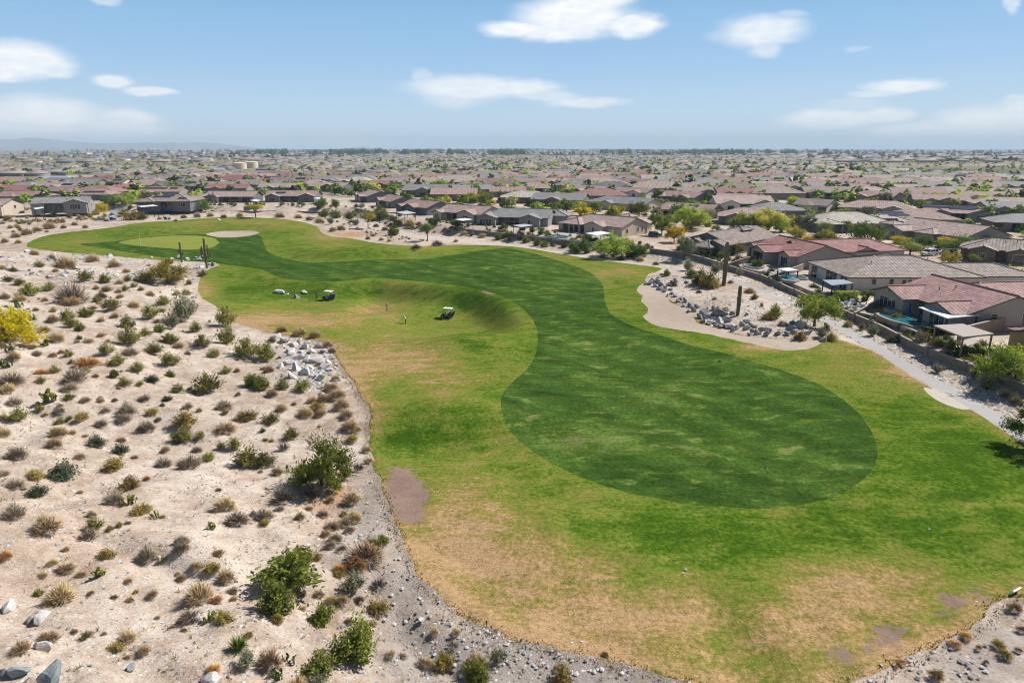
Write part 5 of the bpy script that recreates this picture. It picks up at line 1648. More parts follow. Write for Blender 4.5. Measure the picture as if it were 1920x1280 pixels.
shrubs_px('''230,400,440,L,.85;330,300,240,L,.7;150,640,290,L,1.1;490,770,200,L;760,950,360,L,1.05;660,1010,170,L,.9;160,790,110,O;110,1080,230,D,1.1;160,1200,130,Q;260,1080,130,Q;470,1120,270,L,.9;460,1260,160,S;
300,1270,170,D;1270,1110,150,D;1415,1110,180,O,1.2;1660,1090,170,D;1650,1200,240,L,1.1;1810,1080,160,S;820,270,300,D;880,240,160,C;740,520,220,S;920,510,160,X,.6;920,690,170,O;780,640,90,G;630,400,120,R;
750,350,180,R,.7;950,205,100,L;570,90,120,G;600,180,120,G;660,60,130,G;560,230,100,G;640,250,110,X,.7;520,150,90,D;1480,975,120,X,.7;700,120,90,G;340,600,70,D;350,710,70,D;470,600,90,D;560,640,110,D;640,640,120,D;
700,800,90,D;1010,1040,110,D,.7;1100,1060,80,D,.7;880,820,70,D;1340,880,90,D;1500,880,90,D''', 480, 960, 4)
shrubs_px('''380,1210,180,O,1.3;350,1250,120,R;330,1160,60,D;700,1050,70,D''', 960, 960, 4)
shrubs_px('''1260,1200,120,O;1730,970,110,O;1780,1050,100,O;1880,1020,60,D;1580,1000,60,D;1000,1100,90,R,.6;950,1140,60,R,.6;1480,900,110,R,.6;1400,960,110,R,.6;1900,860,80,D;1850,690,120,D;1640,1110,50,D''', 1440, 960, 4)
# right hand desert strip, by the path and the bunker mound
shrubs_px('''1312,522,36,L;1330,526,44,O,1.1;1342,505,24,S;1297,512,22,L;1290,500,26,S,1.2;1250,512,16,L;1262,530,18,B;1385,512,18,S;1405,545,20,O;1370,527,12,D;1414,556,14,L;1310,545,14,D;1340,558,10,D;1345,583,16,S;
1360,578,12,O;1345,592,10,D;1440,590,26,O;1452,585,30,L;1500,628,28,O;1558,630,24,O;1540,625,26,S;1548,608,18,P;1467,605,18,O;1430,570,12,P;1550,615,14,L;1615,613,20,S;1635,622,26,S;1672,634,24,B;1757,692,22,S;1850,718,40,S;
1880,708,30,B;1830,700,30,S;1905,748,30,C;1885,735,30,D;1230,492,14,D;1200,484,18,D;1180,476,20,B;1165,482,18,B;1130,478,18,X;1100,470,16,B;1078,462,26,B;1058,458,18,B;1020,458,18,L;1008,455,20,L;985,450,16,L;
935,444,18,L;950,440,16,L;905,440,16,D;870,436,14,D;840,432,14,D;770,418,22,O;745,416,22,O;738,434,24,L;722,428,14,D;706,422,12,D;660,414,16,D;630,402,24,L;608,400,22,L;655,405,20,L;668,417,16,S;690,445,12,D;640,425,20,D;
700,440,10,D;715,447,12,D;730,450,10,D;600,412,22,D;580,408,18,D;560,404,16,D;620,415,16,S;625,428,18,D;820,452,30,X,.6;780,458,26,X,.5;855,450,12,D;525,402,20,D;450,402,16,D;420,404,14,D;395,402,14,D;370,402,18,D;345,405,14,D;
250,402,34,O;232,398,22,C;270,405,22,C;180,398,16,O;170,404,14,C;150,406,14,D;130,404,16,C;110,412,18,D;95,422,24,D;70,428,20,D;50,434,22,D;30,440,18,D;20,424,14,D;140,418,14,D;160,424,12,D;120,424,14,D;75,412,12,D;45,416,12,C;
200,412,10,D;10,450,16,D;35,452,14,D;100,402,16,C;70,402,14,D;15,408,20,D;300,408,12,D;330,412,10,D;210,402,10,C;225,404,10,D;1590,605,22,O;1580,560,20,L;1625,585,18,B;1645,600,14,O;1690,612,16,L;1700,622,18,U;1735,630,24,L;
1760,640,20,L;1775,632,22,B;1800,655,22,B;1782,650,20,L;1812,668,26,O;1830,690,18,L;1620,560,14,L;1660,605,12,O;1480,520,16,B;1420,495,22,L;1400,488,16,L;1385,482,18,O;1350,478,20,L;1365,484,14,L;1500,545,14,R;1520,550,14,P;1440,512,18,U;
1460,525,16,U;1535,555,14,B''', 0, 0, 1, zone='strip')
# more small tufts between the listed ones, only where the slope is bare in the list
_rs = np.random.default_rng(5)
_have = [(p[2], p[3], p[0].scale[0]) for p in PLACED]
_n = 0
while _n < 60:
    if _n % 3:
        q = _have[_rs.integers(0, len(_have))]
        x, y = q[0] + _rs.normal(0, .6 + q[2] * .5), q[1] + _rs.normal(0, .6 + q[2] * .5)
        z = float(height(x, y))
        if y < 25: continue
    else:
        px, py = _rs.uniform(0, 640), _rs.uniform(530, 1270)
        x, y, z = G(px, py)
    if inside(POLY['rough'], np.array([x]), np.array([y]))[0]: continue
    d = np.interp(y, _EY, _EX) - x
    if d < 1.2 or d > 75: continue
    w = _rs.uniform(0.4, 0.95)
    if any((x - a) ** 2 + (y - b) ** 2 < (0.32 * s + w * .3) ** 2 for a, b, s in _have): continue
    _have.append((x, y, w))
    shrub('DOGCOGD'[_rs.integers(0, 7)], x, y, z, w)
    _n += 1

# planting in the back gardens and along the banks
def planting(px_line, n, near, far, kinds, w0, w1, seed):
    rng = np.random.default_rng(seed)
    P = to_world2(smooth_px(px_line, False, 6))
    T = np.gradient(P, axis=0)
    N = np.stack([-T[:, 1], T[:, 0]], 1) / np.linalg.norm(T, axis=1)[:, None]
    N = np.where((N[:, 1:2] + 0.3 * N[:, 0:1]) < 0, -N, N)
    k = 0
    for _ in range(n * 6):
        if k >= n: break
        i = rng.integers(0, len(P))
        q = P[i] + N[i] * rng.uniform(near, far) + rng.normal(0, .6, 2)
        if any((h[1] - q[0]) ** 2 + (h[2] - q[1]) ** 2 < (h[3] * .72) ** 2 for h in HOUSES): continue
        if any(inside(POLY[p], q[None, 0], q[None, 1])[0] for p in ('rough', 'path', 'dirt', 'bunker_b')): continue
        shrub(kinds[rng.integers(0, len(kinds))], q[0], q[1], float(height(*q)), rng.uniform(w0, w1), 1.0, 'strip')
        k += 1


planting([(1318, 490), (1410, 519), (1490, 553), (1600, 600), (1725, 661), (1870, 716), (1940, 746)], 150, .6, 6.5, 'LBBUOCLQBRBL', .8, 2.2, 91)
planting([(120, 391), (260, 396), (400, 395), (600, 396), (660, 402), (760, 426), (860, 436), (960, 445), (1060, 457), (1200, 472)], 150, 0, 10, 'LBBCOLLBSDQL', 1.2, 3.2, 92)
planting([(640, 404), (700, 416), (760, 430), (860, 441), (960, 450), (1060, 463), (1200, 482)], 60, -1, 5, 'LCDOSBDO', .8, 1.9, 95)
planting([(580, 406), (640, 414), (720, 434), (800, 452)], 26, -8, 4, 'DCSDOC', .6, 1.6, 93)
planting([(10, 440), (60, 420), (120, 410), (200, 405)], 70, -20, 16, 'DCDOCDS', .8, 2.4, 94)

# ------------------------------------------------------------------ prominent trees
def tree_px(px, py, wpx, hpx, kind, leaf, label, name='tree', cat='tree', group=None, var=None):
    x, y, z = G(px, py)
    s = px_per_m(x, y, z)
    return place_tree(x, y, z - 0.05, wpx / s, hpx / s / 0.97, kind, leaf, name, label, cat, group, False, var)


tree_px(14, 644, 150, 82, 'ground', 'yellow', 'big yellow blooming palo verde on the sandy slope by the picture edge', 'palo_verde_tree', var=0)
tree_px(314, 530, 74, 50, 'ground', 'yellowgreen', 'yellow green palo verde just in front of the twin saguaros', 'palo_verde_tree', var=1)
tree_px(604, 908, 128, 108, 'ground', 'bright', 'big green shrubby palo verde at the turf edge near the brown soil patch', 'palo_verde_tree', var=2)
tree_px(1527, 612, 92, 74, 'airy', 'lime', 'bright green mesquite among boulders beside the concrete cart path', 'mesquite_tree', var=0)
tree_px(1888, 716, 140, 84, 'ground', 'lime', 'broad lime green tree behind the garden wall at the picture edge', 'palo_verde_tree', var=1)
tree_px(1950, 838, 130, 90, 'airy', 'green', 'tree at the path end that throws dark shadow across the sand', 'mesquite_tree', var=2)
tree_px(1150, 482, 86, 44, 'ground', 'lime', 'lime green bushy tree in front of the tan roofed house', 'palo_verde_tree', var=0)
tree_px(1086, 474, 50, 34, 'ground', 'green', 'dark green bushy tree below the round pool', 'shrub_tree', var=1)
tree_px(1194, 482, 48, 32, 'ground', 'green', 'dark green bush right of the lime green bushy tree', 'shrub_tree', var=2)
tree_px(1264, 455, 42, 36, 'airy', 'yellow', 'brilliant yellow blooming tree between the tan and the brown roofed houses', 'palo_verde_tree', var=0)
tree_px(1241, 442, 46, 42, 'airy', 'lime', 'thin lime green tree left of the brilliant yellow blooming tree', 'palo_verde_tree', var=1)
tree_px(1284, 484, 46, 44, 'airy', 'silver', 'grey green olive like tree over the boundary wall', 'olive_tree', var=2)
tree_px(1296, 430, 84, 42, 'airy', 'lime', 'wide lime green tree behind the brilliant yellow tree', 'palo_verde_tree', var=2)
tree_px(1330, 420, 26, 34, 'airy', 'grey', 'bare grey brown tree beside the wide lime green tree', 'bare_tree', var=0)
tree_px(1392, 432, 60, 34, 'airy', 'lime', 'lime green tree behind the brown roofed house, nearer its turret', 'palo_verde_tree', var=1)
tree_px(1440, 432, 76, 40, 'airy', 'yellowgreen', 'yellow green feathery tree behind the brown roofed house, farther right', 'palo_verde_tree', var=0)
tree_px(1382, 478, 30, 24, 'airy', 'creosote', 'small olive tree against the side wall of the brown roofed house', 'small_tree', var=0)
tree_px(802, 452, 36, 34, 'umbrella', 'green', 'small umbrella shaped green tree on the pale dirt track', 'mesquite_tree', var=0)
tree_px(690, 429, 38, 30, 'umbrella', 'yellowgreen', 'small yellow green umbrella tree on the rocky dirt track bank', 'palo_verde_tree', var=1)
tree_px(480, 408, 40, 27, 'umbrella', 'yellowgreen', 'small yellow tree at the turf edge below the arched bay house', 'palo_verde_tree', var=2)
tree_px(712, 412, 38, 27, 'ground', 'bright', 'rounded bright green tree in front of the slate gable house', 'round_tree', var=0)
tree_px(603, 394, 30, 20, 'ground', 'green', 'rounded dark green tree beside the two gable house', 'round_tree', var=1)
tree_px(630, 392, 18, 24, 'round', 'green', 'slim dark green tree before the hedge end house', 'round_tree', var=1)
tree_px(1622, 474, 72, 58, 'spread', 'green', 'large round deep green tree behind the red gabled house', 'ash_tree', var=0)
tree_px(1548, 464, 66, 30, 'ground', 'bright', 'bright green shrubby tree left of the large round deep green tree', 'shrub_tree', var=1)
tree_px(1516, 462, 30, 28, 'ground', 'yellow', 'yellow blooming shrub beside the bright green shrubby tree', 'palo_verde_tree', var=2)
tree_px(1706, 478, 54, 34, 'round', 'bright', 'round bright green tree in front of the square entrance tower', 'round_tree', var=0)
tree_px(1776, 474, 56, 32, 'ground', 'green', 'grey green spreading tree beside the white car', 'shrub_tree', var=2)
tree_px(1782, 494, 40, 28, 'ground', 'yellowgreen', 'yellow green low tree on the drive below the white car', 'shrub_tree', var=0)
tree_px(1902, 532, 70, 38, 'ground', 'yellow', 'golden yellow blooming tree at the picture edge behind the red roof', 'palo_verde_tree', var=1)
tree_px(1826, 492, 26, 18, 'round', 'bright', 'low rounded lime bush at the drive edge by the stone house', 'round_shrub', 'shrub', var=2)
tree_px(1152, 402, 46, 20, 'ground', 'yellow', 'long yellow blooming shrub behind the tan roofed house', 'palo_verde_tree', var=0)
tree_px(1197, 406, 46, 30, 'ground', 'bright', 'bright green tree right of the long yellow blooming shrub', 'round_tree', var=1)
tree_px(1117, 400, 32, 24, 'round', 'green', 'dark green tree left of the long yellow blooming shrub', 'round_tree', var=0)
tree_px(1064, 392, 44, 22, 'ground', 'lime', 'lime and yellow shrub below the brown stucco gable', 'shrub_tree', var=2)
tree_px(1092, 397, 36, 16, 'ground', 'lime', 'low lime shrub between brown stucco gable and dark green tree', 'shrub_tree', var=1)
tree_px(882, 380, 50, 22, 'ground', 'yellowgreen', 'yellow green tree left half of the pair behind the pink roofs', 'palo_verde_tree', var=0)
tree_px(908, 379, 40, 24, 'ground', 'creosote', 'dull olive tree right half of the pair behind the pink roofs', 'mesquite_tree', var=1)
tree_px(790, 364, 44, 20, 'ground', 'lime', 'lime green shrub mass below the grey blue roofed house, left part', 'shrub_tree', var=2)
tree_px(826, 362, 46, 24, 'ground', 'lime', 'lime green shrub mass below the grey blue roofed house, right part', 'shrub_tree', var=0)
tree_px(736, 358, 34, 18, 'ground', 'lime', 'lime green shrub at the corner of the vivid red roof', 'shrub_tree', var=1)
tree_px(570, 356, 42, 13, 'ground', 'bright', 'low bright green shrub above the two gable house roof', 'shrub_tree', var=0)
tree_px(236, 386, 40, 24, 'ground', 'lime', 'lime green shrub tree at the road side by the long grey house', 'shrub_tree', var=2)
tree_px(212, 382, 46, 20, 'ground', 'green', 'green shrub tree between long grey house and road', 'shrub_tree', var=0)
tree_px(190, 397, 30, 20, 'ground', 'yellow', 'yellow shrub tree at the end wall of the long grey house', 'palo_verde_tree', var=1)
tree_px(268, 372, 34, 16, 'ground', 'yellowgreen', 'yellow green shrub at the far end of the side road', 'palo_verde_tree', var=2)
tree_px(384, 390, 30, 26, 'round', 'green', 'dense green tree left of the arched bay house', 'round_tree', var=1)
tree_px(400, 388, 16, 24, 'airy', 'grey', 'bare brown tree against the arched bay house', 'bare_tree', var=1)
tree_px(20, 398, 56, 26, 'ground', 'dark', 'dark green tree mass at the picture edge before the pale end wall', 'shrub_tree', var=0)
tree_px(100, 395, 30, 12, 'ground', 'green', 'dark green shrub below the long grey house patio', 'shrub_tree', var=1)
tree_px(60, 356, 80, 18, 'ground', 'lime', 'long lime green shrub row below the metal roofed shed', 'shrub_tree', var=2)
tree_px(150, 338, 54, 9, 'ground', 'bright', 'long green shrub right of the metal roofed shed', 'shrub_tree', var=1)
tree_px(1664, 562, 30, 30, 'ground', 'red', 'red flowering bush against the pinkish red tiled house', 'flowering_bush', 'shrub', var=0)
tree_px(1624, 570, 32, 28, 'spread', 'green', 'palm like green tree in front of the pale side wall', 'garden_tree', var=1)
tree_px(1840, 660, 36, 24, 'ground', 'bright', 'leafy green bush between the pinkish red house and tan pergola', 'garden_bush', 'shrub', var=0)
tree_px(1818, 668, 36, 26, 'ground', 'green', 'leafy bush under the tan pergola corner', 'garden_bush', 'shrub', var=2)
tree_px(1870, 668, 36, 24, 'ground', 'green', 'leafy bush right of the tan pergola post', 'garden_bush', 'shrub', var=1)
tree_px(1722, 652, 26, 36, 'airy', 'grey', 'leafless silvery twiggy tree by the garden wall below the pool', 'bare_tree', var=2)
tree_px(1637, 610, 16, 26, 'airy', 'grey', 'thin brown leafless tree at the pool wall', 'bare_tree', var=1)
tree_px(1650, 590, 18, 14, 'spread', 'lime', 'little palm at the pool corner', 'garden_tree', var=0)
tree_px(1605, 592, 16, 14, 'spread', 'green', 'little palm by the white chairs', 'garden_tree', var=2)
tree_px(1476, 512, 26, 16, 'ground', 'green', 'dark bush beside the grey canopy of the red gabled house', 'garden_bush', 'shrub', var=0)
tree_px(858, 425, 30, 18, 'ground', 'green', 'green bush by the white patio cover', 'garden_bush', 'shrub', var=2)
tree_px(815, 422, 28, 18, 'ground', 'dark', 'dark bush left of the white patio cover house', 'garden_bush', 'shrub', var=1)
tree_px(786, 424, 16, 9, 'ground', 'red', 'red flowering bush among dark garden shrubs', 'flowering_bush', 'shrub', var=1)
tree_px(1014, 440, 22, 16, 'round', 'green', 'small round garden tree at the grey house corner', 'garden_tree', var=0)

# ------------------------------------------------------------------ saguaros
def saguaro(px, py, hpx, wpx, arms, label):
    x, y, z = G(px, py)
    s = px_per_m(x, y, z)
    H, R = hpx / s / 0.97, wpx / s / 2
    root = empty('saguaro_cactus', (x, y, z - 0.1), 0, label, 'cactus', 'saguaro cacti')

    def column(path, radii, name):
        mb = MB()
        pts = [Vector(p) for p in path]
        nr = 24
        rings = []
        for i, p in enumerate(pts):
            d = (pts[min(i + 1, len(pts) - 1)] - pts[max(i - 1, 0)]).normalized()
            a = Vector((0, 1, 0)) if abs(d.y) < 0.9 else Vector((1, 0, 0))
            a = (a - d * a.dot(d)).normalized()
            b = d.cross(a)
            rings.append([p + (a * math.cos(6.2832 * k / nr) + b * math.sin(6.2832 * k / nr)) * radii[i] * (1.0 if k % 2 else 0.82) for k in range(nr)])
        for i in range(len(pts) - 1):
            for k in range(nr):
                k2 = (k + 1) % nr
                mb.face([rings[i][k], rings[i][k2], rings[i + 1][k2], rings[i + 1][k]])
        mb.face(rings[-1])
        return mb.build(name, MAT['saguaro'], root)
    column([(0, 0, 0), (0.02, 0, H * .3), (0.03, 0, H * .7), (0.02, 0, H * .94), (0.02, 0, H * .985), (0.02, 0, H)], [R * .85, R, R * 1.02, R * .9, R * .6, R * .12], 'trunk')
    for (az_, z0, out, up, r) in arms:
        a = math.radians(az_)
        c, s_ = math.cos(a), math.sin(a)
        z0, up, out = z0 * H, up * H, out * H
        column([(0, 0, z0), (c * out * .55, s_ * out * .55, z0 - 0.02 * H), (c * out * .92, s_ * out * .92, z0 + 0.03 * H), (c * out, s_ * out, z0 + .10 * H), (c * out, s_ * out, z0 + up * .9), (c * out, s_ * out, z0 + up)],
               [R * r, R * r, R * r * 1.05, R * r * 1.05, R * r * .85, R * .12], 'arm')
    return root


_m, _g = new_mat('saguaro_skin')
_tc = _g.n('ShaderNodeTexCoord').outputs['Object']
_n1 = _g.noise(_g.vmath('MULTIPLY', _tc, (1, 1, .3)), 2.0, 4.0)
finish(_g, _g.ramp(_n1, [(.3, (0.085, 0.082, 0.045)), (.55, (0.16, 0.145, 0.085)), (.75, (0.23, 0.19, 0.13))]), 0.8, _n1, .3, .04)
MAT['saguaro'] = _m
saguaro(341, 492, 38, 3.8, [(185, .46, .10, .17, .62), (10, .40, .10, .14, .6)], 'smaller saguaro with two stubby arms, left of the many armed one')
saguaro(388, 503, 56, 4.2, [(180, .36, .13, .33, .58), (0, .40, .15, .26, .58), (60, .44, .10, .34, .55), (230, .46, .09, .30, .55)], 'many armed saguaro at the turf edge, candelabra shaped')
saguaro(1357, 535, 80, 8.0, [(20, .62, .055, .16, .55)], 'tallest saguaro, a straight column beside the cart path behind the bunker')
saguaro(1383, 591, 56, 7.0, [(185, .52, .05, .08, .5)], 'shorter saguaro column with a tiny bud on the bunker mound')
x, y, z = G(399, 499)
_mb = MB(); _mb.tube([(0, 0, -.1), (.02, 0, .5), (0, .02, .95)], [.42, .38, .34], 12); _mb.tube([(.3, .1, .3), (.5, .15, .8)], [.1, .05], 6)
_o = _mb.build('tree_stump', MAT['deadwood']); _o.location = (x, y, z); tag(_o, 'grey dead cactus stump beside the many armed saguaro', 'stump')

# ------------------------------------------------------------------ rocks
ROCK_LIB = {}


def rock_mesh(tone, var):
    if (tone, var) in ROCK_LIB: return ROCK_LIB[(tone, var)]
    rng = np.random.default_rng(300 + var)
    bm = bmesh.new()
    bmesh.ops.create_icosphere(bm, subdivisions=3, radius=0.5)
    cuts = [(Vector(rng.normal(size=3)).normalized(), rng.uniform(0.20, 0.40)) for _ in range(13)]
    off = Vector(rng.uniform(0, 40, 3))
    sc = Vector((1.0, rng.uniform(0.65, 0.95), rng.uniform(0.5, 0.8)))
    for v in bm.verts:
        p = v.co.copy()
        for n_, d_ in cuts:
            k = p.dot(n_)
            if k > d_: p -= n_ * (k - d_) * 1.0
        p *= 1 + 0.08 * mnoise.noise(p * 3.1 + off) + 0.05 * mnoise.noise(p * 9 + off)
        v.co = Vector((p.x * sc.x, p.y * sc.y, p.z * sc.z)) * 1.45
    me = bpy.data.meshes.new('boulder')
    bm.to_mesh(me)
    bm.free()
    me.materials.append(ROCK[tone])
    ROCK_LIB[(tone, var)] = me
    return me


ROCKS = []


def rock(px, py, wpx, tone, desc=None, label=None, zone='rocks', sink=0.28, hk=1.0):
    x, y, z = G(px, py)
    w = 0.82 * wpx / px_per_m(x, y, z)
    o = bpy.data.objects.new('boulder', rock_mesh(tone, random.randrange(7)))
    o.scale = (w, w * random.uniform(.8, 1.1), w * hk)
    o.rotation_euler = (random.uniform(-.3, .3), random.uniform(-.3, .3), random.uniform(0, 6.28))
    o.location = (x, y, z + w * hk * 0.30 - w * sink * 0.35)
    link(o)
    if label: tag(o, label, 'rock', 'boulders')
    else: PLACED.append((o, desc, x, y, zone, 'rock'))
    return o


for a in [(77, 1164, 34, 'white', 'upright white and rust streaked boulder on the lower slope'), (14, 1146, 34, 'white', 'flat white boulder at the picture edge on the lower slope'), (55, 1166, 18, 'grey', 'small grey boulder between two white boulders'),
          (77, 1216, 36, 'white', 'white wedge shaped boulder below the upright white one'), (36, 1264, 34, 'blue', 'dark blue grey boulder at the bottom edge'), (98, 1280, 66, 'blue', 'largest smooth blue grey boulder at the bottom edge'),
          (58, 1284, 38, 'tan', 'tan grey boulder between the two blue grey boulders'), (4, 1264, 26, 'blue', 'blue grey boulder cut by the bottom corner'), (247, 1255, 22, 'blue', 'small pointed blue grey rock low on the slope'),
          (394, 1276, 38, 'white', 'pale grey boulder under the reddish dry shrub'), (372, 1162, 20, 'white', 'white rock under the big prickly pear'), (298, 1045, 10, 'white', 'tiny white rock under a green shrub'), (429, 1270, 13, 'tan', 'small brown rock beside the pale grey boulder'),
          (170, 1248, 9, 'grey', 'small grey stone low on the bare slope'),
          (524, 550, 19, 'white', 'leftmost white boulder in the rust patch on the turf'), (572, 550, 17, 'white', 'white boulder in the rust patch, nearest the first golf cart'), (557, 559, 16, 'grey', 'grey boulder in front of the rust patch on the turf'), (539, 553, 10, 'white', 'small white rock in the middle of the rust patch'), (546, 546, 6, 'white', 'smallest white rock at the back of the rust patch'),
          (400, 416, 6, 'white', 'small white rock on the far turf bank'), (411, 413, 7, 'white', 'slightly bigger white rock on the far turf bank'),
          (790, 1164, 14, 'white', 'white stone on the grey gravel'), (768, 1082, 9, 'white', 'small white stone at the turf edge gravel'), (1018, 1246, 12, 'white', 'white stone on the gravel beside the golden shrub'), (700, 1010, 7, 'white', 'white pebble sized rock on the gravel bank'),
          (1652, 1248, 8, 'white', 'white stone in the rusty edge grass'), (1675, 1248, 7, 'white', 'smaller white stone in the rusty edge grass'), (722, 1163, 10, 'white', 'white stone beside the leggy green bush')]:
    rock(a[0], a[1], a[2], a[3], label=a[4], hk=.8 if 515 < a[0] < 580 and a[1] < 570 else 1.0)
# the white rock outcrop above the turf
for it in '''520,632,24;534,640,28;548,648,26;560,640,22;572,652,30;585,660,26;598,650,20;545,662,34;560,672,30;576,676,24;592,678,38;606,690,28;540,682,30;556,694,40;572,700,38;590,706,26;548,708,28;562,716,22;580,722,24;526,690,24;530,668,22;600,712,24;
590,708,20;612,668,18;616,680,16;606,660,18;524,650,18;492,672,20;566,660,16;584,690,16;618,694,14;538,652,14;598,728,18;612,722,14;605,738,14;530,706,16;620,672,12;514,640,14'''.replace('\n', '').split(';'):
    a = it.split(',')
    rock(float(a[0]), float(a[1]), float(a[2]) * 0.92, 'white' if random.random() < .93 else 'grey', 'pale angular boulder', zone='outcrop', sink=.5, hk=.8)
# pale rocks along the crest of the slope
_r = np.random.default_rng(21)
for i in range(92):
    px = _r.uniform(0, 400) if i % 3 else _r.uniform(0, 220)
    py = _r.uniform(474, 520) + px * 0.02
    rock(px, py, _r.uniform(5, 15), 'white' if _r.random() < .7 else 'blue', 'pale crest rock' if i % 3 else 'flat pale crest rock', zone='crest', sink=.5, hk=.75)
for it in '50,473,13;145,503,20;20,506,13;205,482,14;305,494,12;330,500,10;378,502,16;395,496,12;352,488,10;280,498,12;82,492,10'.split(';'):
    a = it.split(',')
    rock(float(a[0]), float(a[1]), float(a[2]), 'white', 'big pale crest rock', zone='crest', sink=.4, hk=.8)
# grey boulders around the bunker mound
for it in '''1222,530,9;1218,534,8;1225,525,10;1232,530,13;1228,538,11;1240,536,12;1238,544,13;1248,540,10;1246,548,12;1256,544,10;1235,522,10;1254,536,9;1262,530,8;1268,528,11;1258,552,10;1266,556,12;1275,562,11;1285,566,13;1270,566,10;1252,556,9;
1294,574,12;1300,582,14;1306,576,12;1292,584,9;1282,574,10;1318,588,16;1312,596,13;1326,594,14;1330,604,13;1318,604,10;1340,590,16;1350,592,22;1336,600,14;1348,606,18;1362,602,18;1376,588,12;1358,612,12;1342,612,10;1350,614,11;1330,608,9;1368,614,15;1382,616,16;
1390,610,16;1400,604,12;1374,620,12;1398,618,14;1408,612,13;1412,622,12;1420,626,14;1428,620,14;1436,628,12;1404,628,10;1444,622,10;1340,580,11;1356,584,10;1440,618,12;1418,614,10;1480,618,16;1496,616,22;1490,624,14;1476,626,12;1505,610,16;1488,608,12;
1515,626,13;1544,640,15;1536,636,10;1458,626,12;1470,612,12;1326,582,9;1398,592,9;1210,534,8;1306,528,11;1310,512,7;1240,516,8;1288,530,8'''.replace('\n', '').split(';'):
    a = it.split(',')
    rock(float(a[0]), float(a[1]), float(a[2]) * 1.3, 'grey' if random.random() < .8 else 'white', 'grey rounded boulder', zone='mound', sink=.35, hk=.9)
# rocky banks by the dirt track
for i in range(60):
    px = _r.uniform(600, 770); py = 405 + (px - 600) * 0.235 + _r.uniform(-6, 16)
    rock(px, py, _r.uniform(3, 6.5), 'white' if _r.random() < .5 else 'grey', 'small bank rock', zone='bank', sink=.4)


def stones(name, X, Y, W, tone_mats, label=None, flat=0.6, seed=1):
    """Loose stones nobody would count: low rocks in one mesh."""
    rng = np.random.default_rng(seed)
    base = np.array([[1, 0, 0], [.3, .9, .1], [-.8, .5, 0], [-.7, -.6, .1], [.4, -.85, 0], [.15, .1, .75], [-.3, -.2, .55]], float)
    fa = np.array([[0, 1, 5], [1, 2, 5], [2, 6, 5], [2, 3, 6], [3, 4, 6], [4, 0, 5], [4, 5, 6]])
    n = len(X)
    Z = height(X, Y)
    ang = rng.uniform(0, 6.28, n)
    c, s = np.cos(ang), np.sin(ang)
    B = base[None] * rng.uniform(.7, 1.3, (n, 7, 3)) * (W * .5)[:, None, None]
    B[:, :, 2] *= flat
    B[:, :5, 2] -= (W * .1)[:, None]
    V = np.stack([B[:, :, 0] * c[:, None] - B[:, :, 1] * s[:, None] + X[:, None], B[:, :, 0] * s[:, None] + B[:, :, 1] * c[:, None] + Y[:, None], B[:, :, 2] + Z[:, None]], 2).reshape(-1, 3)
    F = (fa[None] + (np.arange(n) * 7)[:, None, None]).reshape(-1, 3)
    mi = np.repeat(rng.integers(0, len(tone_mats), n), 7)
    o = link(bpy.data.objects.new(name, array_mesh(name, V, F, tone_mats, mi)))
    return tag(o, label, kind='stuff')


_n = 42000
rr = 24 + (135 - 24) * _r.random(_n) ** 1.25
aa = _r.uniform(-.72, .70, _n)
X, Y = rr * np.sin(aa), rr * np.cos(aa)
d = np.interp(Y, _EY, _EX) - X
ok = ~inside(POLY['rough'], X, Y) & ((d > 0) | (Y < 50)) & ~inside(POLY['path'], X, Y) & (X < 45 + 0 * X)
clump = vnoise(X, Y, 5.0, 9) + 0.6 * vnoise(X, Y, 1.6, 10)
ok &= (clump > _r.uniform(-1.3, 0.9, _n))
_k = 900
_ox, _oy, _oz = ground_at(_r.normal(572, 34, _k), _r.normal(682, 30, _k))
_om = ~inside(POLY['rough'], _ox, _oy)
stones('outcrop_rubble', _ox[_om], _oy[_om], (0.15 + .5 * _r.random(_k) ** 2)[_om], [ROCK['white'], ROCK['white'], ROCK['grey']], 'small pale rubble round the white rock outcrop', .7, 6)
_ox, _oy, _oz = ground_at(_r.uniform(-20, 420, 1500), 475 + 62 * _r.random(1500) ** 1.4)
_om = ~inside(POLY['rough'], _ox, _oy)
stones('crest_rubble', _ox[_om], _oy[_om], (0.2 + .7 * _r.random(1500) ** 2)[_om], [ROCK['white'], ROCK['white'], ROCK['grey'], ROCK['blue']], 'pale rubble strewn along the slope crest', .7, 7)
stones('loose_stones_gravel', X[ok], Y[ok], (0.06 + 0.34 * _r.random(_n) ** 3.6)[ok], [ROCK['white'], ROCK['tan'], ROCK['grey'], ROCK['white'], ROCK['grey']], 'loose small stones strewn over the sandy slope')
# broken stone along the garden wall and round the mound
WALL_PX = [(1218, 473), (1250, 477), (1283, 482), (1318, 490), (1364, 505), (1410, 519), (1440, 529), (1490, 553), (1560, 583), (1600, 600), (1645, 619), (1685, 640), (1725, 661), (1765, 677), (1800, 690), (1870, 716), (1940, 746), (2060, 800)]
_w = smooth_px(WALL_PX, False, 3)
idx = _r.integers(0, len(_w), 3600)
off = _r.random(3600)
Px = _w[idx, 0] + 8 * off * 0 + _r.normal(0, 3, 3600)
Py = _w[idx, 1] + 4 + off * np.clip((_w[idx, 0] - 1150) * 0.075, 8, 50)
X, Y, Z = ground_at(Px, Py)
m = ~inside(POLY['path'], X, Y) & ~inside(POLY['rough'], X, Y) & ~inside(POLY['bunker_b'], X, Y)
stones('broken_stone_rubble', X[m], Y[m], (0.25 + 0.6 * _r.random(3600) ** 2)[m], [ROCK['tan'], ROCK['white'], ROCK['grey'], ROCK['tan']], 'broken stone strewn between garden wall and cart path', .7, 2)
Px = np.concatenate([_r.uniform(1215, 1560, 1500), _r.uniform(560, 1200, 2600)])
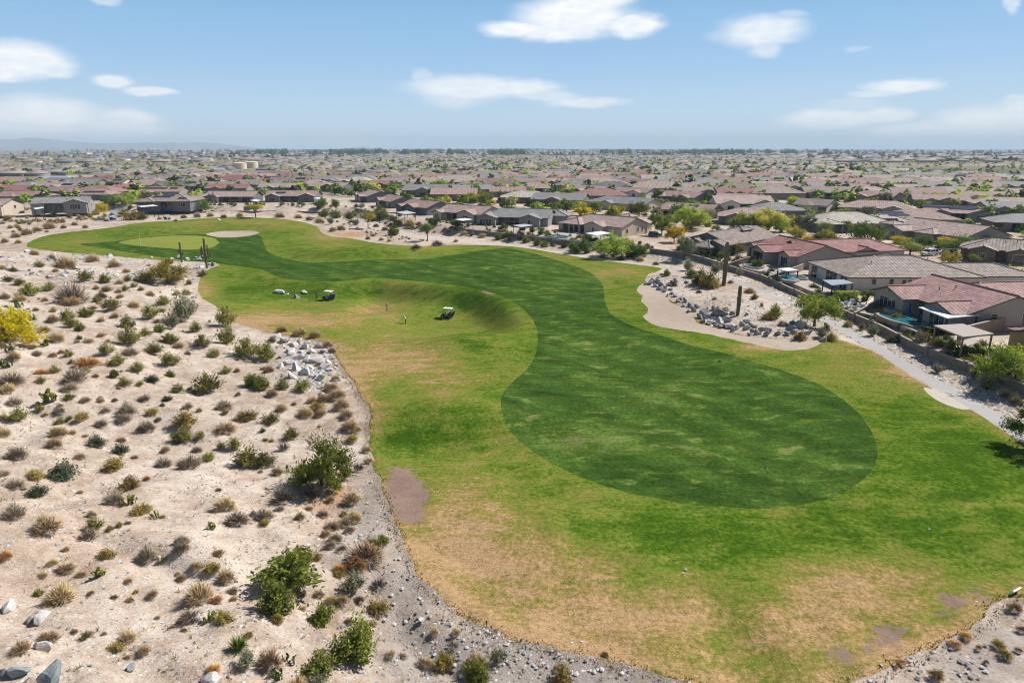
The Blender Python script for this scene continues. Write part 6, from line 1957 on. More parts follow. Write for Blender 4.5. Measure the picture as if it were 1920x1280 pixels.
Py = np.concatenate([505 + (Px[:1500] - 1215) * .36 + _r.uniform(-10, 26, 1500), np.interp(Px[1500:], [560, 640, 760, 900, 1060, 1200], [398, 402, 428, 440, 464, 484]) + _r.uniform(-3, 16, 2600)])
X, Y, Z = ground_at(Px, Py)
m = ~inside(POLY['path'], X, Y) & ~inside(POLY['rough'], X, Y) & ~inside(POLY['bunker_b'], X, Y) & ~inside(POLY['dirt'], X, Y)
stones('scattered_bank_rubble', X[m], Y[m], (0.2 + 0.5 * _r.random(len(X)) ** 2)[m], [ROCK['tan'], ROCK['white'], ROCK['grey']], 'scattered stones on the desert banks behind the turf', .7, 3)


# dry litter: tiny dead tufts nobody would count
def litter(n, seed):
    rng = np.random.default_rng(seed)
    rr = 26 + 124 * rng.random(n) ** 1.15
    aa = rng.uniform(-.72, .35, n)
    X, Y = rr * np.sin(aa), rr * np.cos(aa)
    d = np.interp(Y, _EY, _EX) - X
    k = ~inside(POLY['rough'], X, Y) & (d > -.5) & (vnoise(X, Y, 6.0, 71) + .5 * vnoise(X, Y, 2.0, 72) > rng.uniform(-.9, .8, n))
    X, Y = X[k], Y[k]
    Z = height_fast(X, Y)
    m = len(X)
    b = 9
    w = rng.uniform(.10, .30, m)
    a = rng.uniform(0, 6.28, (m, b))
    th = rng.uniform(.3, 1.45, (m, b))
    L = w[:, None] * rng.uniform(.6, 1.3, (m, b))
    D = np.stack([np.cos(a) * np.sin(th), np.sin(a) * np.sin(th), np.cos(th)], 2)
    base = np.stack([X, Y, Z - .02], 1)[:, None] + np.stack([np.cos(a) * .03, np.sin(a) * .03, a * 0], 2)
    tip = base + D * L[:, :, None]
    side = np.stack([-np.sin(a), np.cos(a), a * 0], 2) * (w[:, None, None] * .10)
    V = np.stack([base - side, base + side, tip], 2).reshape(-1, 3)
    T = np.repeat(np.clip(np.repeat(rng.normal(.5, .2, m), b) + rng.normal(0, .12, m * b), 0, 1), 3)
    tone = rng.random(m)
    o = link(bpy.data.objects.new('dry_litter_grass', array_mesh('dry_litter_grass', V, np.arange(len(V)).reshape(-1, 3), [LEAF['dry'], LEAF['grey'], LEAF['creosote']], np.repeat(np.where(tone < .45, 0, np.where(tone < .8, 1, 2)), b), {'tint': T})))
    tag(o, 'tiny dead tufts and twigs littering the sandy slope', kind='stuff')


litter(9000, 33)

# ------------------------------------------------------------------ shaggy turf edge
def edge_grass():
    P = POLY['rough']
    seg = np.roll(P, -1, axis=0) - P
    L = np.linalg.norm(seg, axis=1)
    rng = np.random.default_rng(8)
    C, Wd = [], []
    for p, s, l in zip(P, seg, L):
        if p[1] > 110 or p[0] > 46 or l < 1e-6: continue
        k = int(l * 60) + 1
        t = rng.random((k, 1))
        n_ = np.array([s[1], -s[0]]) / l
        C.append(p + s * t + n_ * rng.normal(-.1, 0.28, (k, 1)))
    C = np.concatenate(C)
    X, Y = C[:, 0], C[:, 1]
    ins = inside(P, X, Y)
    n = len(X)
    Z = height(X, Y) - np.where(ins, 0.0, 0.12)
    h = rng.uniform(0.05, 0.17, n)
    a = rng.uniform(0, 6.28, n)
    dx, dy = np.cos(a), np.sin(a)
    w = rng.uniform(.02, .05, n)
    base = np.stack([X, Y, Z - .03], 1)
    side = np.stack([-dy, dx, np.zeros(n)], 1) * w[:, None]
    tip = base + np.stack([dx * h * .5, dy * h * .5, h], 1)
    V = np.stack([base - side, base + side, tip + side * .3, tip - side * .3], 1).reshape(-1, 3)
    T = np.repeat(np.clip(rng.normal(.45, .2, n) + 0.25 * vnoise(X, Y, 3, 4), 0, 1), 4)
    m, gr = new_mat('edge_grass_blades')
    finish(gr, gr.ramp(attr(gr, 'tint'), [(0.1, (0.05, 0.085, 0.015)), (0.45, (0.13, 0.135, 0.035)), (0.7, (0.26, 0.19, 0.07)), (1.0, (0.36, 0.26, 0.12))]), 0.9, None, 0, 0, .1, .25)
    o = link(bpy.data.objects.new('shaggy_edge_grass', array_mesh('shaggy_edge_grass', V, np.arange(4 * n).reshape(n, 4), m, None, {'tint': T})))
    tag(o, 'uncut shaggy grass fringe along the turf edge', kind='stuff')


edge_grass()


# ------------------------------------------------------------------ garden walls, hedges, pools, shade covers
def wall_along(px_line, hgt, thick, label, name='garden_wall', coping=True, mat='block'):
    P = to_world2(smooth_px(px_line, False, 12))
    T = np.gradient(P, axis=0)
    N = np.stack([-T[:, 1], T[:, 0]], 1) / np.linalg.norm(T, axis=1)[:, None]
    root = empty(name, (float(P[0, 0]), float(P[0, 1]), 0), 0, label, 'wall')

    def ribbon(nm, w, z0, z1, m):
        mb = MB()
        for i in range(len(P) - 1):
            a, b = P[i] - P[0], P[i + 1] - P[0]
            za, zb = float(height(*P[i])), float(height(*P[i + 1]))
            c = [(*(a + N[i] * w), za), (*(b + N[i + 1] * w), zb), (*(b - N[i + 1] * w), zb), (*(a - N[i] * w), za)]
            lo = [(p[0], p[1], p[2] + z0) for p in c]
            hi = [(p[0], p[1], p[2] + z1) for p in c]
            mb.face(hi)
            mb.face([lo[0], lo[1], hi[1], hi[0]])
            mb.face([lo[2], lo[3], hi[3], hi[2]])
            if i == 0: mb.face([lo[3], lo[0], hi[0], hi[3]])
            if i == len(P) - 2: mb.face([lo[1], lo[2], hi[2], hi[1]])
        return mb.build(nm, MAT[m], root)
    ribbon('wall_body', thick / 2, -0.4, hgt, mat)
    if thick >= .3:
        acc_ = 0.0
        for i in range(1, len(P)):
            acc_ += float(np.linalg.norm(P[i] - P[i - 1]))
            if acc_ > 7.0:
                acc_ = 0.0
                a = P[i] - P[0]
                za = float(height(*P[i]))
                mb = MB()
                mb.box(a[0] - .26, a[0] + .26, a[1] - .26, a[1] + .26, za - .4, za + hgt + .16)
                mb.box(a[0] - .31, a[0] + .31, a[1] - .31, a[1] + .31, za + hgt + .16, za + hgt + .25)
                mb.build('wall_pier', MAT[mat], root)
    if coping: ribbon('wall_cap', thick / 2 + .05, hgt, hgt + .09, 'coping')
    return root


wall_along(WALL_PX, 1.05, 0.3, 'long low tan block wall between the cart path rubble and the back gardens')
wall_along([(868, 434), (920, 440), (965, 444), (1010, 450), (1060, 456), (1110, 462)], 0.9, 0.3, 'low block wall below the grey and the cream gabled houses')
wall_along([(395, 391), (440, 391), (500, 391), (560, 392), (600, 393)], 0.9, 0.3, 'low block wall below the arched bay and the two gable houses')
wall_along([(20, 398), (60, 396), (85, 392)], 1.6, 0.3, 'dark block wall left of the long grey roofed house')
wall_along([(165, 396), (185, 388)], 1.8, 0.25, 'short dark wall at the end of the long grey roofed house')
wall_along([(1440, 531), (1470, 520), (1505, 507)], 1.5, .25, 'side wall between the red gabled house and the hip roofed house gardens')
wall_along([(1600, 602), (1630, 585), (1660, 570)], 1.5, .25, 'side wall between the hip roofed and the pinkish red house gardens')
wall_along([(1364, 506), (1400, 494), (1425, 489)], 1.5, .25, 'side wall between the brown and the red gabled house gardens')
wall_along([(1795, 640), (1840, 628), (1880, 620)], 2.0, 0.3, 'ochre garden wall between pinkish red house and ochre house', mat='timber')


def hedge(px_line, w, h, leaf, label, name='clipped_hedge'):
    P = to_world2(smooth_px(px_line, False, 5))
    rng = np.random.default_rng(int(P[0, 0] * 10) & 0xffff)
    o0 = np.array([P[0, 0], P[0, 1], float(height(*P[0]))])
    cents, rads = [], []
    for p in P:
        for zz in np.arange(0.35, 1, .5):
            for s in (-.25, .25):
                cents.append(np.array([p[0] - o0[0] + rng.uniform(-.1, .1) * w, p[1] - o0[1] + s * w, zz * h]))
                rads.append(max(w, h) * 0.36)
    V, F, T = leaf_cloud(rng, cents, rads, 46, 0.26, .3, .5)
    V[:, 2] = np.clip(V[:, 2], .02, h * 1.06)
    o = link(bpy.data.objects.new(name, array_mesh(name, V, F, LEAF[leaf], None, {'tint': T})))
    o.location = o0
    return tag(o, label, 'hedge', 'clipped hedges')


hedge([(668, 400), (690, 405), (715, 411), (740, 419)], 2.2, 2.2, 'dark', 'long dark green hedge below the slate gable houses')
hedge([(1568, 566), (1585, 563), (1604, 560)], 1.6, 1.9, 'lime', 'lime green clipped hedge behind the white garden chairs')
hedge([(1318, 482), (1350, 480), (1376, 478)], 1.8, 1.8, 'dark', 'dark hedge below the brown roofed house porch')
hedge([(1735, 632), (1760, 629), (1785, 626)], 1.5, 1.5, 'dark', 'dark hedge behind the tan pergola')


def canopy(corners, z, mat, label, base=None, name='shade_canopy', th=.14, post='dark_metal'):
    zz_ = SUBZ
    for _ in range(5): zz_ = float(pad(*plane_hit(*corners[0], z + zz_)))
    z += zz_ - (.35 if 'pinkish' not in label and 'pergola' not in label else 0)
    Q = [plane_hit(px, py, z) for px, py in corners]
    cx, cy = sum(q[0] for q in Q) / 4, sum(q[1] for q in Q) / 4
    zg = float(height(cx, cy))
    root = empty(name, (cx, cy, zg), 0, label, 'canopy', 'garden shade canopies')
    mb = MB()
    kk = .82 if mat in ('white_fabric', 'grey_fabric') and 'pinkish' not in label else 1
    q = [((a - cx) * kk, (b - cy) * kk) for a, b in Q]
    ar = sum(q[i][0] * q[(i + 1) % 4][1] - q[(i + 1) % 4][0] * q[i][1] for i in range(4))
    if ar < 0: q = q[::-1]
    mb.prism(q, z - zg, z - zg + th, 0, True, True)
    mb.build('canopy_top', MAT[mat], root)
    for (a, b) in q:
        mb = MB()
        a, b = a * .93, b * .93
        mb.box(a - .09, a + .09, b - .09, b + .09, -.2, z - zg)
        mb.build('post', MAT[post], root)
    return root


canopy([(1722, 577), (1782, 576), (1836, 592), (1776, 598)], 2.75, 'white_fabric', 'large white shade cover over the pinkish red house patio')
canopy([(1750, 612), (1805, 609), (1864, 628), (1806, 634)], 2.8, 'tan_slats', 'tan slatted pergola on timber posts near the garden wall', name='garden_pergola', th=.2, post='timber')
canopy([(1542, 526), (1584, 525), (1600, 532), (1560, 536)], 2.7, 'metal_roof', 'grey flat cover at the hip roofed house patio')
canopy([(1453, 504), (1480, 502), (1502, 508), (1474, 510)], 2.5, 'white_fabric', 'light grey shade cover beside the red gabled house')
canopy([(1092, 438), (1128, 433), (1152, 438), (1116, 443)], 2.7, 'white_fabric', 'white shade cover in front of the cream gabled house')
canopy([(957, 423), (985, 420), (1004, 423), (976, 427)], 2.7, 'grey_fabric', 'pale grey shade cover in front of the grey gabled house')
canopy([(849, 412), (872, 409), (890, 412), (866, 415)], 2.7, 'white_fabric', 'white patio cover in front of the pale cream gable')
canopy([(738, 398), (764, 395), (784, 400), (758, 403)], 2.7, 'grey_fabric', 'pale grey flat cover in front of the dark slate gable')
canopy([(584, 372), (600, 370), (612, 372), (597, 374)], 2.7, 'white_fabric', 'small white cover beside the two slate gables')
canopy([(466, 376), (480, 374), (492, 376), (478, 378)], 2.7, 'white_fabric', 'white awning at the arched bay house')
canopy([(252, 387), (290, 384), (300, 386), (262, 389)], 2.6, 'white_fabric', 'long white awning at the hip roofed solar house')
canopy([(60, 391), (80, 388), (84, 390), (64, 393)], 2.6, 'white_fabric', 'pale awning left of the long grey roofed house')
canopy([(1655, 402), (1678, 400), (1684, 402), (1660, 404)], 2.6, 'white_fabric', 'white awning below the pinkish hip roof')


PATIOS = []


def patio(px_poly, label):
    P = to_world2(smooth_px(px_poly, True, 8))
    c = P.mean(0)
    z = max(float(height(*p)) for p in P) + 0.03
    PATIOS.append((P, z))
    Q = P - c
    if np.sum(Q[:, 0] * np.roll(Q[:, 1], -1) - np.roll(Q[:, 0], -1) * Q[:, 1]) < 0: Q = Q[::-1]
    mb = MB(); mb.prism([tuple(q) for q in Q], -0.7, 0.0)
    o = mb.build('patio_paving', MAT['patio']); o.location = (float(c[0]), float(c[1]), z)
    tag(o, label, kind='structure')


patio([(1590, 592), (1640, 575), (1700, 575), (1780, 610), (1840, 645), (1790, 655), (1720, 630), (1650, 606)], None)
patio([(1440, 518), (1500, 512), (1560, 540), (1600, 560), (1560, 562), (1500, 545)], None)
patio([(1385, 503), (1400, 492), (1480, 505), (1470, 512), (1420, 512)], None)
patio([(1010, 447), (1040, 438), (1160, 440), (1150, 452), (1060, 456)], None)

def pool(px_poly, label, raise_=0.25, name='swimming_pool'):
    P = to_world2(smooth_px(px_poly, True, 4))
    c = P.mean(0)
    z = max([zz for Q_, zz in PATIOS if inside(Q_, c[None, 0], c[None, 1])[0]] + [float(height(*c))]) + raise_
    root = empty(name, (float(c[0]), float(c[1]), z), 0, label, 'pool', 'garden pools')
    Q = P - c
    if np.sum(Q[:, 0] * np.roll(Q[:, 1], -1) - np.roll(Q[:, 0], -1) * Q[:, 1]) < 0: Q = Q[::-1]
    mb = MB(); mb.face([(a, b, 0.02) for a, b in Q]); mb.build('pool_water', MAT['water'], root)
    R = Q * (1 + 0.45 / np.linalg.norm(Q, axis=1)[:, None])
    mb = MB()
    for i in range(len(Q)):
        j = (i + 1) % len(Q)
        mb.face([(*Q[i], .09), (*Q[j], .09), (*Q[j], -.5), (*Q[i], -.5)])
        mb.face([(*R[i], -.5), (*R[j], -.5), (*R[j], .09), (*R[i], .09)])
        mb.face([(*Q[i], .09), (*R[i], .09), (*R[j], .09), (*Q[j], .09)])
    mb.build('pool_coping', MAT['coping'], root)


pool([(1646, 600), (1680, 592), (1708, 592), (1740, 606), (1716, 620), (1690, 616), (1668, 612)], 'blue pool of the pinkish red house behind the garden wall')
pool([(1660, 588), (1690, 585), (1700, 590), (1668, 594)], 'raised blue spa at the end of the pinkish red house pool', .7, 'spa_pool')
pool([(1450, 521), (1470, 518), (1500, 520), (1512, 526), (1490, 528), (1466, 527)], 'curved dark pool with white rim by the hip roofed house')
pool([(1464, 534), (1478, 532), (1494, 534), (1488, 538), (1472, 538)], 'round white rimmed spa by the curved dark pool', .4, 'spa_pool')
pool([(1395, 501), (1410, 499), (1430, 503), (1412, 507)], 'small bright blue pool of the red gabled house')
pool([(1024, 445), (1045, 442), (1068, 446), (1062, 451), (1036, 451)], 'round turquoise pool of the cream gabled house')


# garden chairs, umbrellas and a table
_cm = MB()
_cm.box(-.32, .32, -.3, .3, .36, .44); _cm.box(-.32, .32, .26, .34, .44, 1.0); _cm.box(-.4, -.33, -.3, .3, .36, .64); _cm.box(.33, .4, -.3, .3, .36, .64)
for sx in (-.3, .3):
    for sy in (-.26, .28): _cm.box(sx - .04, sx + .04, sy - .04, sy + .04, -.05, .36)
CHAIR = _cm.mesh('garden_chair', MAT['white_paint'])
for px, py, lab in [(1577, 575, 'white garden chair at the lime hedge, first from the dark gate'), (1586, 578, 'white garden chair with red cushion spot, second along'), (1594, 582, 'white garden chair third along from the hedge corner'), (1604, 586, 'white garden chair fourth along near the little palm'),
                    (1612, 581, 'white garden chair behind the others near the pale wall'), (1598, 574, 'white garden chair behind the others by the lime hedge'), (1400, 490, 'white lounge chair on the red gabled house patio'), (1390, 494, 'white lounge chair left on the red gabled house patio')]:
    x, y, z = G(px, py)
    o = link(bpy.data.objects.new('garden_chair', CHAIR)); o.location = (x, y, z + .08); o.rotation_euler.z = random.uniform(0, 6.28); o.scale = (1.35, 1.35, 1.2)
    tag(o, lab, 'chair', 'white garden chairs')
MAT['blue_fabric'] = simple('blue_fabric', (0.012, 0.035, 0.17), .8)
for px, py, h, lab in [(1703, 598, 2.9, 'closed blue umbrella standing beside the pool spa'), (1717, 585, 2.9, 'closed blue umbrella against the pinkish red house gable')]:
    x, y, z = G(px, py)
    r = empty('patio_umbrella', (x, y, z), 0, lab, 'umbrella', 'closed blue umbrellas')
    mb = MB(); mb.tube([(0, 0, 0), (0, 0, h)], [.04, .03], 8); mb.tube([(0, 0, 0), (0, 0, .12)], [.3, .28], 12); mb.build('pole', MAT['dark_metal'], r)
    mb = MB(); mb.tube([(0, 0, 1.0), (0, 0, 1.25), (0, 0, 2.2), (0, 0, h)], [.14, .3, .2, .04], 10); mb.build('canopy_cloth', MAT['blue_fabric'], r)


HOUSES.append((None, *G(460, 317)[:2], 34))
HOUSES.append((None, *plane_hit(35, 334, 3), 26)); HOUSES.append((None, *plane_hit(90, 333, 3), 26)); HOUSES.append((None, *plane_hit(-20, 335, 3), 26))

# ------------------------------------------------------------------ vehicles
def wheel(root, x, y, r, w, tm='rubber'):
    mb = MB(); mb.tube([(x, y - w / 2, r), (x, y + w / 2, r)], [r, r], 14)
    o = mb.build('wheel', MAT[tm], root)
    mb = MB(); s = 1 if y > 0 else -1
    mb.tube([(x, y + s * w * .4, r), (x, y + s * (w / 2 + .02), r)], [r * .55, r * .5], 10)
    mb.build('rim', MAT['white_paint'], o)


def golf_cart(px, py, yaw, label, dark=False):
    x, y, z = G(px, py)
    root = empty('golf_cart', (x, y, z), yaw, label, 'golf cart', 'golf carts')
    B = MAT['cart_black']
    mb = MB()
    pr = [(-1.15, .32), (-1.15, .72), (-.45, .72), (-.45, .36), (.45, .36), (.62, .82), (1.0, .74), (1.2, .5), (1.2, .30), (.4, .22), (-.6, .22)]
    n = len(pr)
    for s in (-1, 1):
        f = [(a, s * .58, b) for a, b in pr]
        mb.face(f if s < 0 else f[::-1])
    for i in range(n):
        a, b = pr[i], pr[(i + 1) % n]
        mb.face([(a[0], .58, a[1]), (a[0], -.58, a[1]), (b[0], -.58, b[1]), (b[0], .58, b[1])])
    mb.build('body', B, root)
    mb = MB(); mb.box(-.62, -.05, -.54, .54, .62, .80); mb.box(-.72, -.58, -.54, .54, .80, 1.22); mb.build('seat', MAT['dark_metal'], root)
    mb = MB(); mb.box(-1.0, .78, -.6, .6, 1.84, 1.93); mb.box(-.94, .72, -.54, .54, 1.93, 1.97); mb.build('cart_roof', MAT['cart_white'], root)
    for (px_, py_) in ((-.92, .54), (-.92, -.54), (.62, .54), (.62, -.54)):
        mb = MB(); mb.tube([(px_ + (.12 if px_ > 0 else 0), py_, .62), (px_, py_, 1.86)], [.03, .03], 6); mb.build('roof_post', MAT['dark_metal'], root)
    mb = MB(); mb.tube([(.42, .25, .78), (.22, .25, 1.05)], [.025, .025], 6); mb.tube([(.2, .25, 1.02), (.24, .25, 1.09)], [.17, .17], 10); mb.build('steering_wheel', MAT['dark_metal'], root)
    for sx in (-.78, .82):
        for sy in (-.55, .55): wheel(root, sx, sy, .24, .2)
    for sy, m in ((-.25, 'cart_black'), (.25, 'blue_fabric')):
        mb = MB(); mb.tube([(-1.2, sy, .55), (-1.38, sy, 1.3)], [.16, .17], 10); mb.build('golf_bag', MAT[m], root)
        for k in range(3):
            mb = MB(); mb.tube([(-1.36 + k * .04, sy + (k - 1) * .08, 1.28), (-1.46 + k * .05, sy + (k - 1) * .1, 1.62)], [.012, .012], 4); mb.tube([(-1.46 + k * .05, sy + (k - 1) * .1, 1.6), (-1.40 + k * .05, sy + (k - 1) * .1, 1.64)], [.04, .04], 5); mb.build('golf_club', MAT['white_paint'] if k else MAT['dark_metal'], root)
    return root


golf_cart(616, 562, math.radians(160), 'golf cart with pale roof parked beside the boulders on the turf')
golf_cart(839, 595, math.radians(165), 'golf cart with pale roof standing alone in the grassy hollow')
golf_cart(212, 413, math.radians(80), 'dark golf cart on the far side road')
golf_cart(314, 412, math.radians(5), 'dark golf cart behind the far turf bank')


def car(px, py, yaw, paint, label, s=1.0, name='parked_car', cat='car'):
    x, y, z = G(px, py)
    root = empty(name, (x, y, z), yaw, label, cat, 'parked vehicles')
    root.scale = (s, s, s)
    lo = [(-2.3, .35), (-2.32, .9), (-2.2, 1.05), (1.1, 1.02), (2.1, .88), (2.32, .62), (2.3, .35)]
    up = [(-2.2, 1.03), (-2.0, 1.68), (-1.5, 1.78), (.1, 1.76), (.55, 1.6), (1.15, 1.0)]

    def prof(pr, hw, m, nm, hw2=None):
        mb = MB()
        n = len(pr)
        zs = [b for _, b in pr]
        f = lambda b: hw - (hw - (hw2 or hw)) * (b - min(zs)) / (max(zs) - min(zs))
        mb.face([(a, -f(b), b) for a, b in pr][::-1]); mb.face([(a, f(b), b) for a, b in pr])
        for i in range(n):
            a, b = pr[i], pr[(i + 1) % n]
            mb.face([(a[0], -f(a[1]), a[1]), (a[0], f(a[1]), a[1]), (b[0], f(b[1]), b[1]), (b[0], -f(b[1]), b[1])])
        return mb.build(nm, m, root)
    prof(lo, .95, paint, 'body')
    prof(up, .9, paint, 'cabin', .74)
    for sy in (-1, 1):
        mb = MB()
        for (a0, a1) in ((-1.9, -1.0), (-.9, -.05), (.05, .62)):
            z0, z1 = 1.1, 1.58
            mb.face([(a0, sy * .885, z0), (a1 + (.2 if a1 > .5 else 0), sy * .885, z0), (a1 - .1, sy * .795, z1), (a0 + .05, sy * .795, z1)])
        mb.build('side_windows', MAT['glass'], root)
    mb = MB(); mb.face([(1.12, -.8, 1.06), (1.12, .8, 1.06), (.6, .72, 1.6), (.6, -.72, 1.6)]); mb.build('windscreen', MAT['glass'], root)
    mb = MB(); mb.face([(-2.21, .8, 1.1), (-2.21, -.8, 1.1), (-2.04, -.7, 1.6), (-2.04, .7, 1.6)]); mb.build('rear_window', MAT['glass'], root)
    for sx in (-1.4, 1.42):
        for sy in (-.86, .86): wheel(root, sx, sy, .36, .24)
    for sy in (-.7, .7):
        mb = MB(); mb.box(2.24, 2.34, sy - .2, sy + .2, .62, .78); mb.build('headlight', MAT['white_paint'], root)
    return root


MAT['car_white'] = simple('white_car_paint', (0.72, 0.72, 0.72), .25, .02, 1.0, .5)
MAT['car_dark'] = simple('dark_car_paint', (0.02, 0.022, 0.026), .25, .02, 1.0, .5)
car(1742, 479, math.radians(200), MAT['car_white'], 'white estate car with dark windows in the tower house drive', 1.05)
car(1228, 443, math.radians(20), MAT['car_dark'], 'dark covered car beside the cream gable end', .9)
car(206, 380, math.radians(10), MAT['car_white'], 'white parked van before the far red roofed house', 1.1, 'parked_van', 'van')


# ------------------------------------------------------------------ golfers
def person(px, py, yaw, shirt, trousers, cap, pose, label):
    x, y, z = G(px, py)
    J, R, E = {}, {}, []

    def j(k, p, r, par=None):
        J[k] = p; R[k] = r
        if par: E.append((par, k))
    lean = {'stand': 0.0, 'bend': 0.20, 'walk': 0.05}[pose]
    j('pelvis', (0, 0, .95), .155)
    j('waist', (lean * .4, 0, 1.10), .14, 'pelvis')
    j('chest', (lean * 1.0, 0, 1.32), .165, 'waist')
    j('neck', (lean * 1.4, 0, 1.50), .06, 'chest')
    j('chin', (lean * 1.7 + .02, 0, 1.57), .07, 'neck')
    j('head', (lean * 1.9 + .01, 0, 1.68), .10, 'chin')
    j('nose', (lean * 1.9 + .105, 0, 1.645), .018, 'head')
    step = {'stand': .03, 'bend': .02, 'walk': .22}[pose]
    for s, n in ((1, 'l'), (-1, 'r')):
        j('hip' + n, (0, s * .10, .90), .105, 'pelvis')
        j('knee' + n, (s * step * .5 + .03, s * .13, .50), .068, 'hip' + n)
        j('ankle' + n, (s * step, s * .15, .08), .045, 'knee' + n)
        j('toe' + n, (s * step + .17, s * .17, .04), .04, 'ankle' + n)
        j('shoulder' + n, (lean * 1.2, s * .20, 1.43), .072, 'chest')
        if pose == 'bend':
            e, h = (lean + .14, s * .20, 1.16), (lean + .32, s * .04, .98)
        elif pose == 'walk':
            e, h = (lean - s * .08, s * .27, 1.15), (lean + .10 - s * .08, s * .25, .92)
        else:
            e, h = (.02, s * .27, 1.14), (.10, s * .24, .90)
        j('elbow' + n, e, .045, 'shoulder' + n)
        j('wrist' + n, h, .03, 'elbow' + n)
        hv = Vector(h) - Vector(e); hv.normalize()
        pm = Vector(h) + hv * .06
        j('palm' + n, tuple(pm), .036, 'wrist' + n)
        for q in range(4):
            b = pm + hv * .05 + Vector((0, (q - 1.5) * .021, 0))
            j('finger%d' % q + n, tuple(b), .0095, 'palm' + n)
            j('fingertip%d' % q + n, tuple(b + hv * (.045 - abs(q - 1.4) * .008) + Vector((.015, -s * .01, 0))), .0085, 'finger%d' % q + n)
        j('thumb' + n, tuple(pm + Vector((.045, -s * .015, .0))), .0105, 'palm' + n)
        j('thumbtip' + n, tuple(pm + Vector((.06, -s * .02, 0)) + hv * .04), .009, 'thumb' + n)
    keys = list(J)
    me = bpy.data.meshes.new('person_skeleton')
    me.from_pydata([J[k] for k in keys], [(keys.index(a), keys.index(b)) for a, b in E], [])
    o = bpy.data.objects.new('person_skeleton', me)
    COL.objects.link(o)
    md = o.modifiers.new('skin', 'SKIN')
    me.skin_vertices or None
    if not me.skin_vertices:
        pass
    for i, k in enumerate(keys):
        sv = me.skin_vertices[0].data[i] if me.skin_vertices else None
        if sv:
            rr_ = R[k]
            sv.radius = (rr_ * (1.25 if k in ('chest', 'pelvis', 'waist') else 1), rr_ * (.8 if k in ('chest', 'pelvis', 'waist') else 1))
            sv.use_root = (k == 'pelvis')
    sb = o.modifiers.new('sub', 'SUBSURF'); sb.levels = 1; sb.render_levels = 1
    dg = bpy.context.evaluated_depsgraph_get()
    bm_ = bpy.data.meshes.new_from_object(o.evaluated_get(dg))
    bpy.data.objects.remove(o)
    body = bpy.data.objects.new('person', bm_)
    link(body)
    body.location = (x, y, z + 0.0); body.rotation_euler.z = yaw; body.scale = (1.22, 1.22, 1.06)
    bm_.materials.clear()
    for c in ((0.42, 0.25, 0.18), shirt, trousers, (0.05, 0.045, 0.04), (0.03, 0.02, 0.02)):
        key = 'person_%0.2f_%0.2f_%0.2f' % c
        if key not in MAT: MAT[key] = simple(key, c, .85, .05)
        bm_.materials.append(MAT[key])
    wr = [Vector(J['elbow' + n]).lerp(Vector(J['wrist' + n]), .15) for n in 'lr']
    for p in bm_.polygons:
        c = p.center
        p.use_smooth = True
        k = 0
        if c.z < .10: k = 3
        elif c.z < .98 and abs(c.y) < .215: k = 2
        elif c.z < 1.50: k = 1
        if 0.75 < c.z < 1.16 and (abs(c.y) > .215 or (pose == 'bend' and c.x > lean + .16)): k = 0
        p.material_index = k
    tag(body, label, 'person', 'golfers')
    # eyes, mouth, hair and cap sit on the head
    hx, hz = lean * 1.9 + .01, 1.68
    mb = MB()
    for s in (-1, 1): mb.tube([(hx + .09, s * .036, hz - .005), (hx + .103, s * .036, hz - .005)], [.014, .012], 6)
    mb.tube([(hx + .092, -.03, hz - .085), (hx + .096, .03, hz - .085)], [.008, .008], 5)
    mb.build('face_features', MAT['dark_metal'], body)
    mb = MB()
    mb.tube([(hx, 0, hz + .02), (hx, 0, hz + .09), (hx, 0, hz + .125)], [.118, .1, .03], 12)
    mb.box(hx + .08, hx + .20, -.075, .075, hz + .035, hz + .052)
    mb.build('cap', simple('cap_' + label[:8].replace(' ', '_'), cap, .8, .03), body)
    return body, (x, y, z)


person(594, 560, math.radians(200), (0.06, 0.065, 0.08), (0.045, 0.045, 0.055), (0.08, 0.08, 0.09), 'stand', 'golfer in dark clothes standing beside the cart at the boulders')
person(726, 583, math.radians(215), (0.42, 0.36, 0.30), (0.30, 0.26, 0.22), (0.4, 0.38, 0.36), 'walk', 'golfer in tan clothes walking in the grassy hollow')
_p, (x, y, z) = person(761, 607, math.radians(195), (0.60, 0.62, 0.66), (0.02, 0.024, 0.04), (0.62, 0.62, 0.64), 'bend', 'golfer in white shirt and dark trousers bending over the ball with a club')
mb = MB(); a = math.radians(195); ca, sa = math.cos(a), math.sin(a)
P0, P1 = Vector((.54, 0, .93)), Vector((.80, .12, .03))
rot = lambda v: (v.x * ca - v.y * sa, v.x * sa + v.y * ca, v.z)
mb.tube([rot(P0 + (P0 - P1).normalized() * .22), rot(P0), rot(P1)], [.016, .014, .009], 6); mb.tube([rot(P1), rot(P1 + Vector((.10, -.02, .0)))], [.025, .02], 6)
o = mb.build('golf_club', MAT['dark_metal']); o.location = (x, y, z); tag(o, 'golf club held by the golfer in the white shirt', 'golf club')
x, y, z = G(264, 461)
r = empty('golf_flag', (x, y, z), 0, 'thin white flagstick on the pale putting green', 'flag')
mb = MB(); mb.tube([(0, 0, 0), (0, 0, 3.2)], [.04, .035], 6); mb.build('flagstick', MAT['white_paint'], r)
mb = MB(); mb.box(-.55, 0, -.012, .012, 2.75, 3.15); mb.build('flag_cloth', MAT['white_paint'], r)
_ball = [(1281, 1074, 'lower of two white plates at the green brown border'), (1286, 1067, 'upper of two white plates at the green brown border'), (1742, 992, 'white plate alone on the wide green slope'), (1831, 1128, 'white plate beside the second bare soil patch'),
         (1072, 1205, 'left of two white stones at the shaggy turf edge'), (1091, 1203, 'right of two white stones at the shaggy turf edge'), (1386, 663, 'white marker beside the fairway edge near the bunker')]
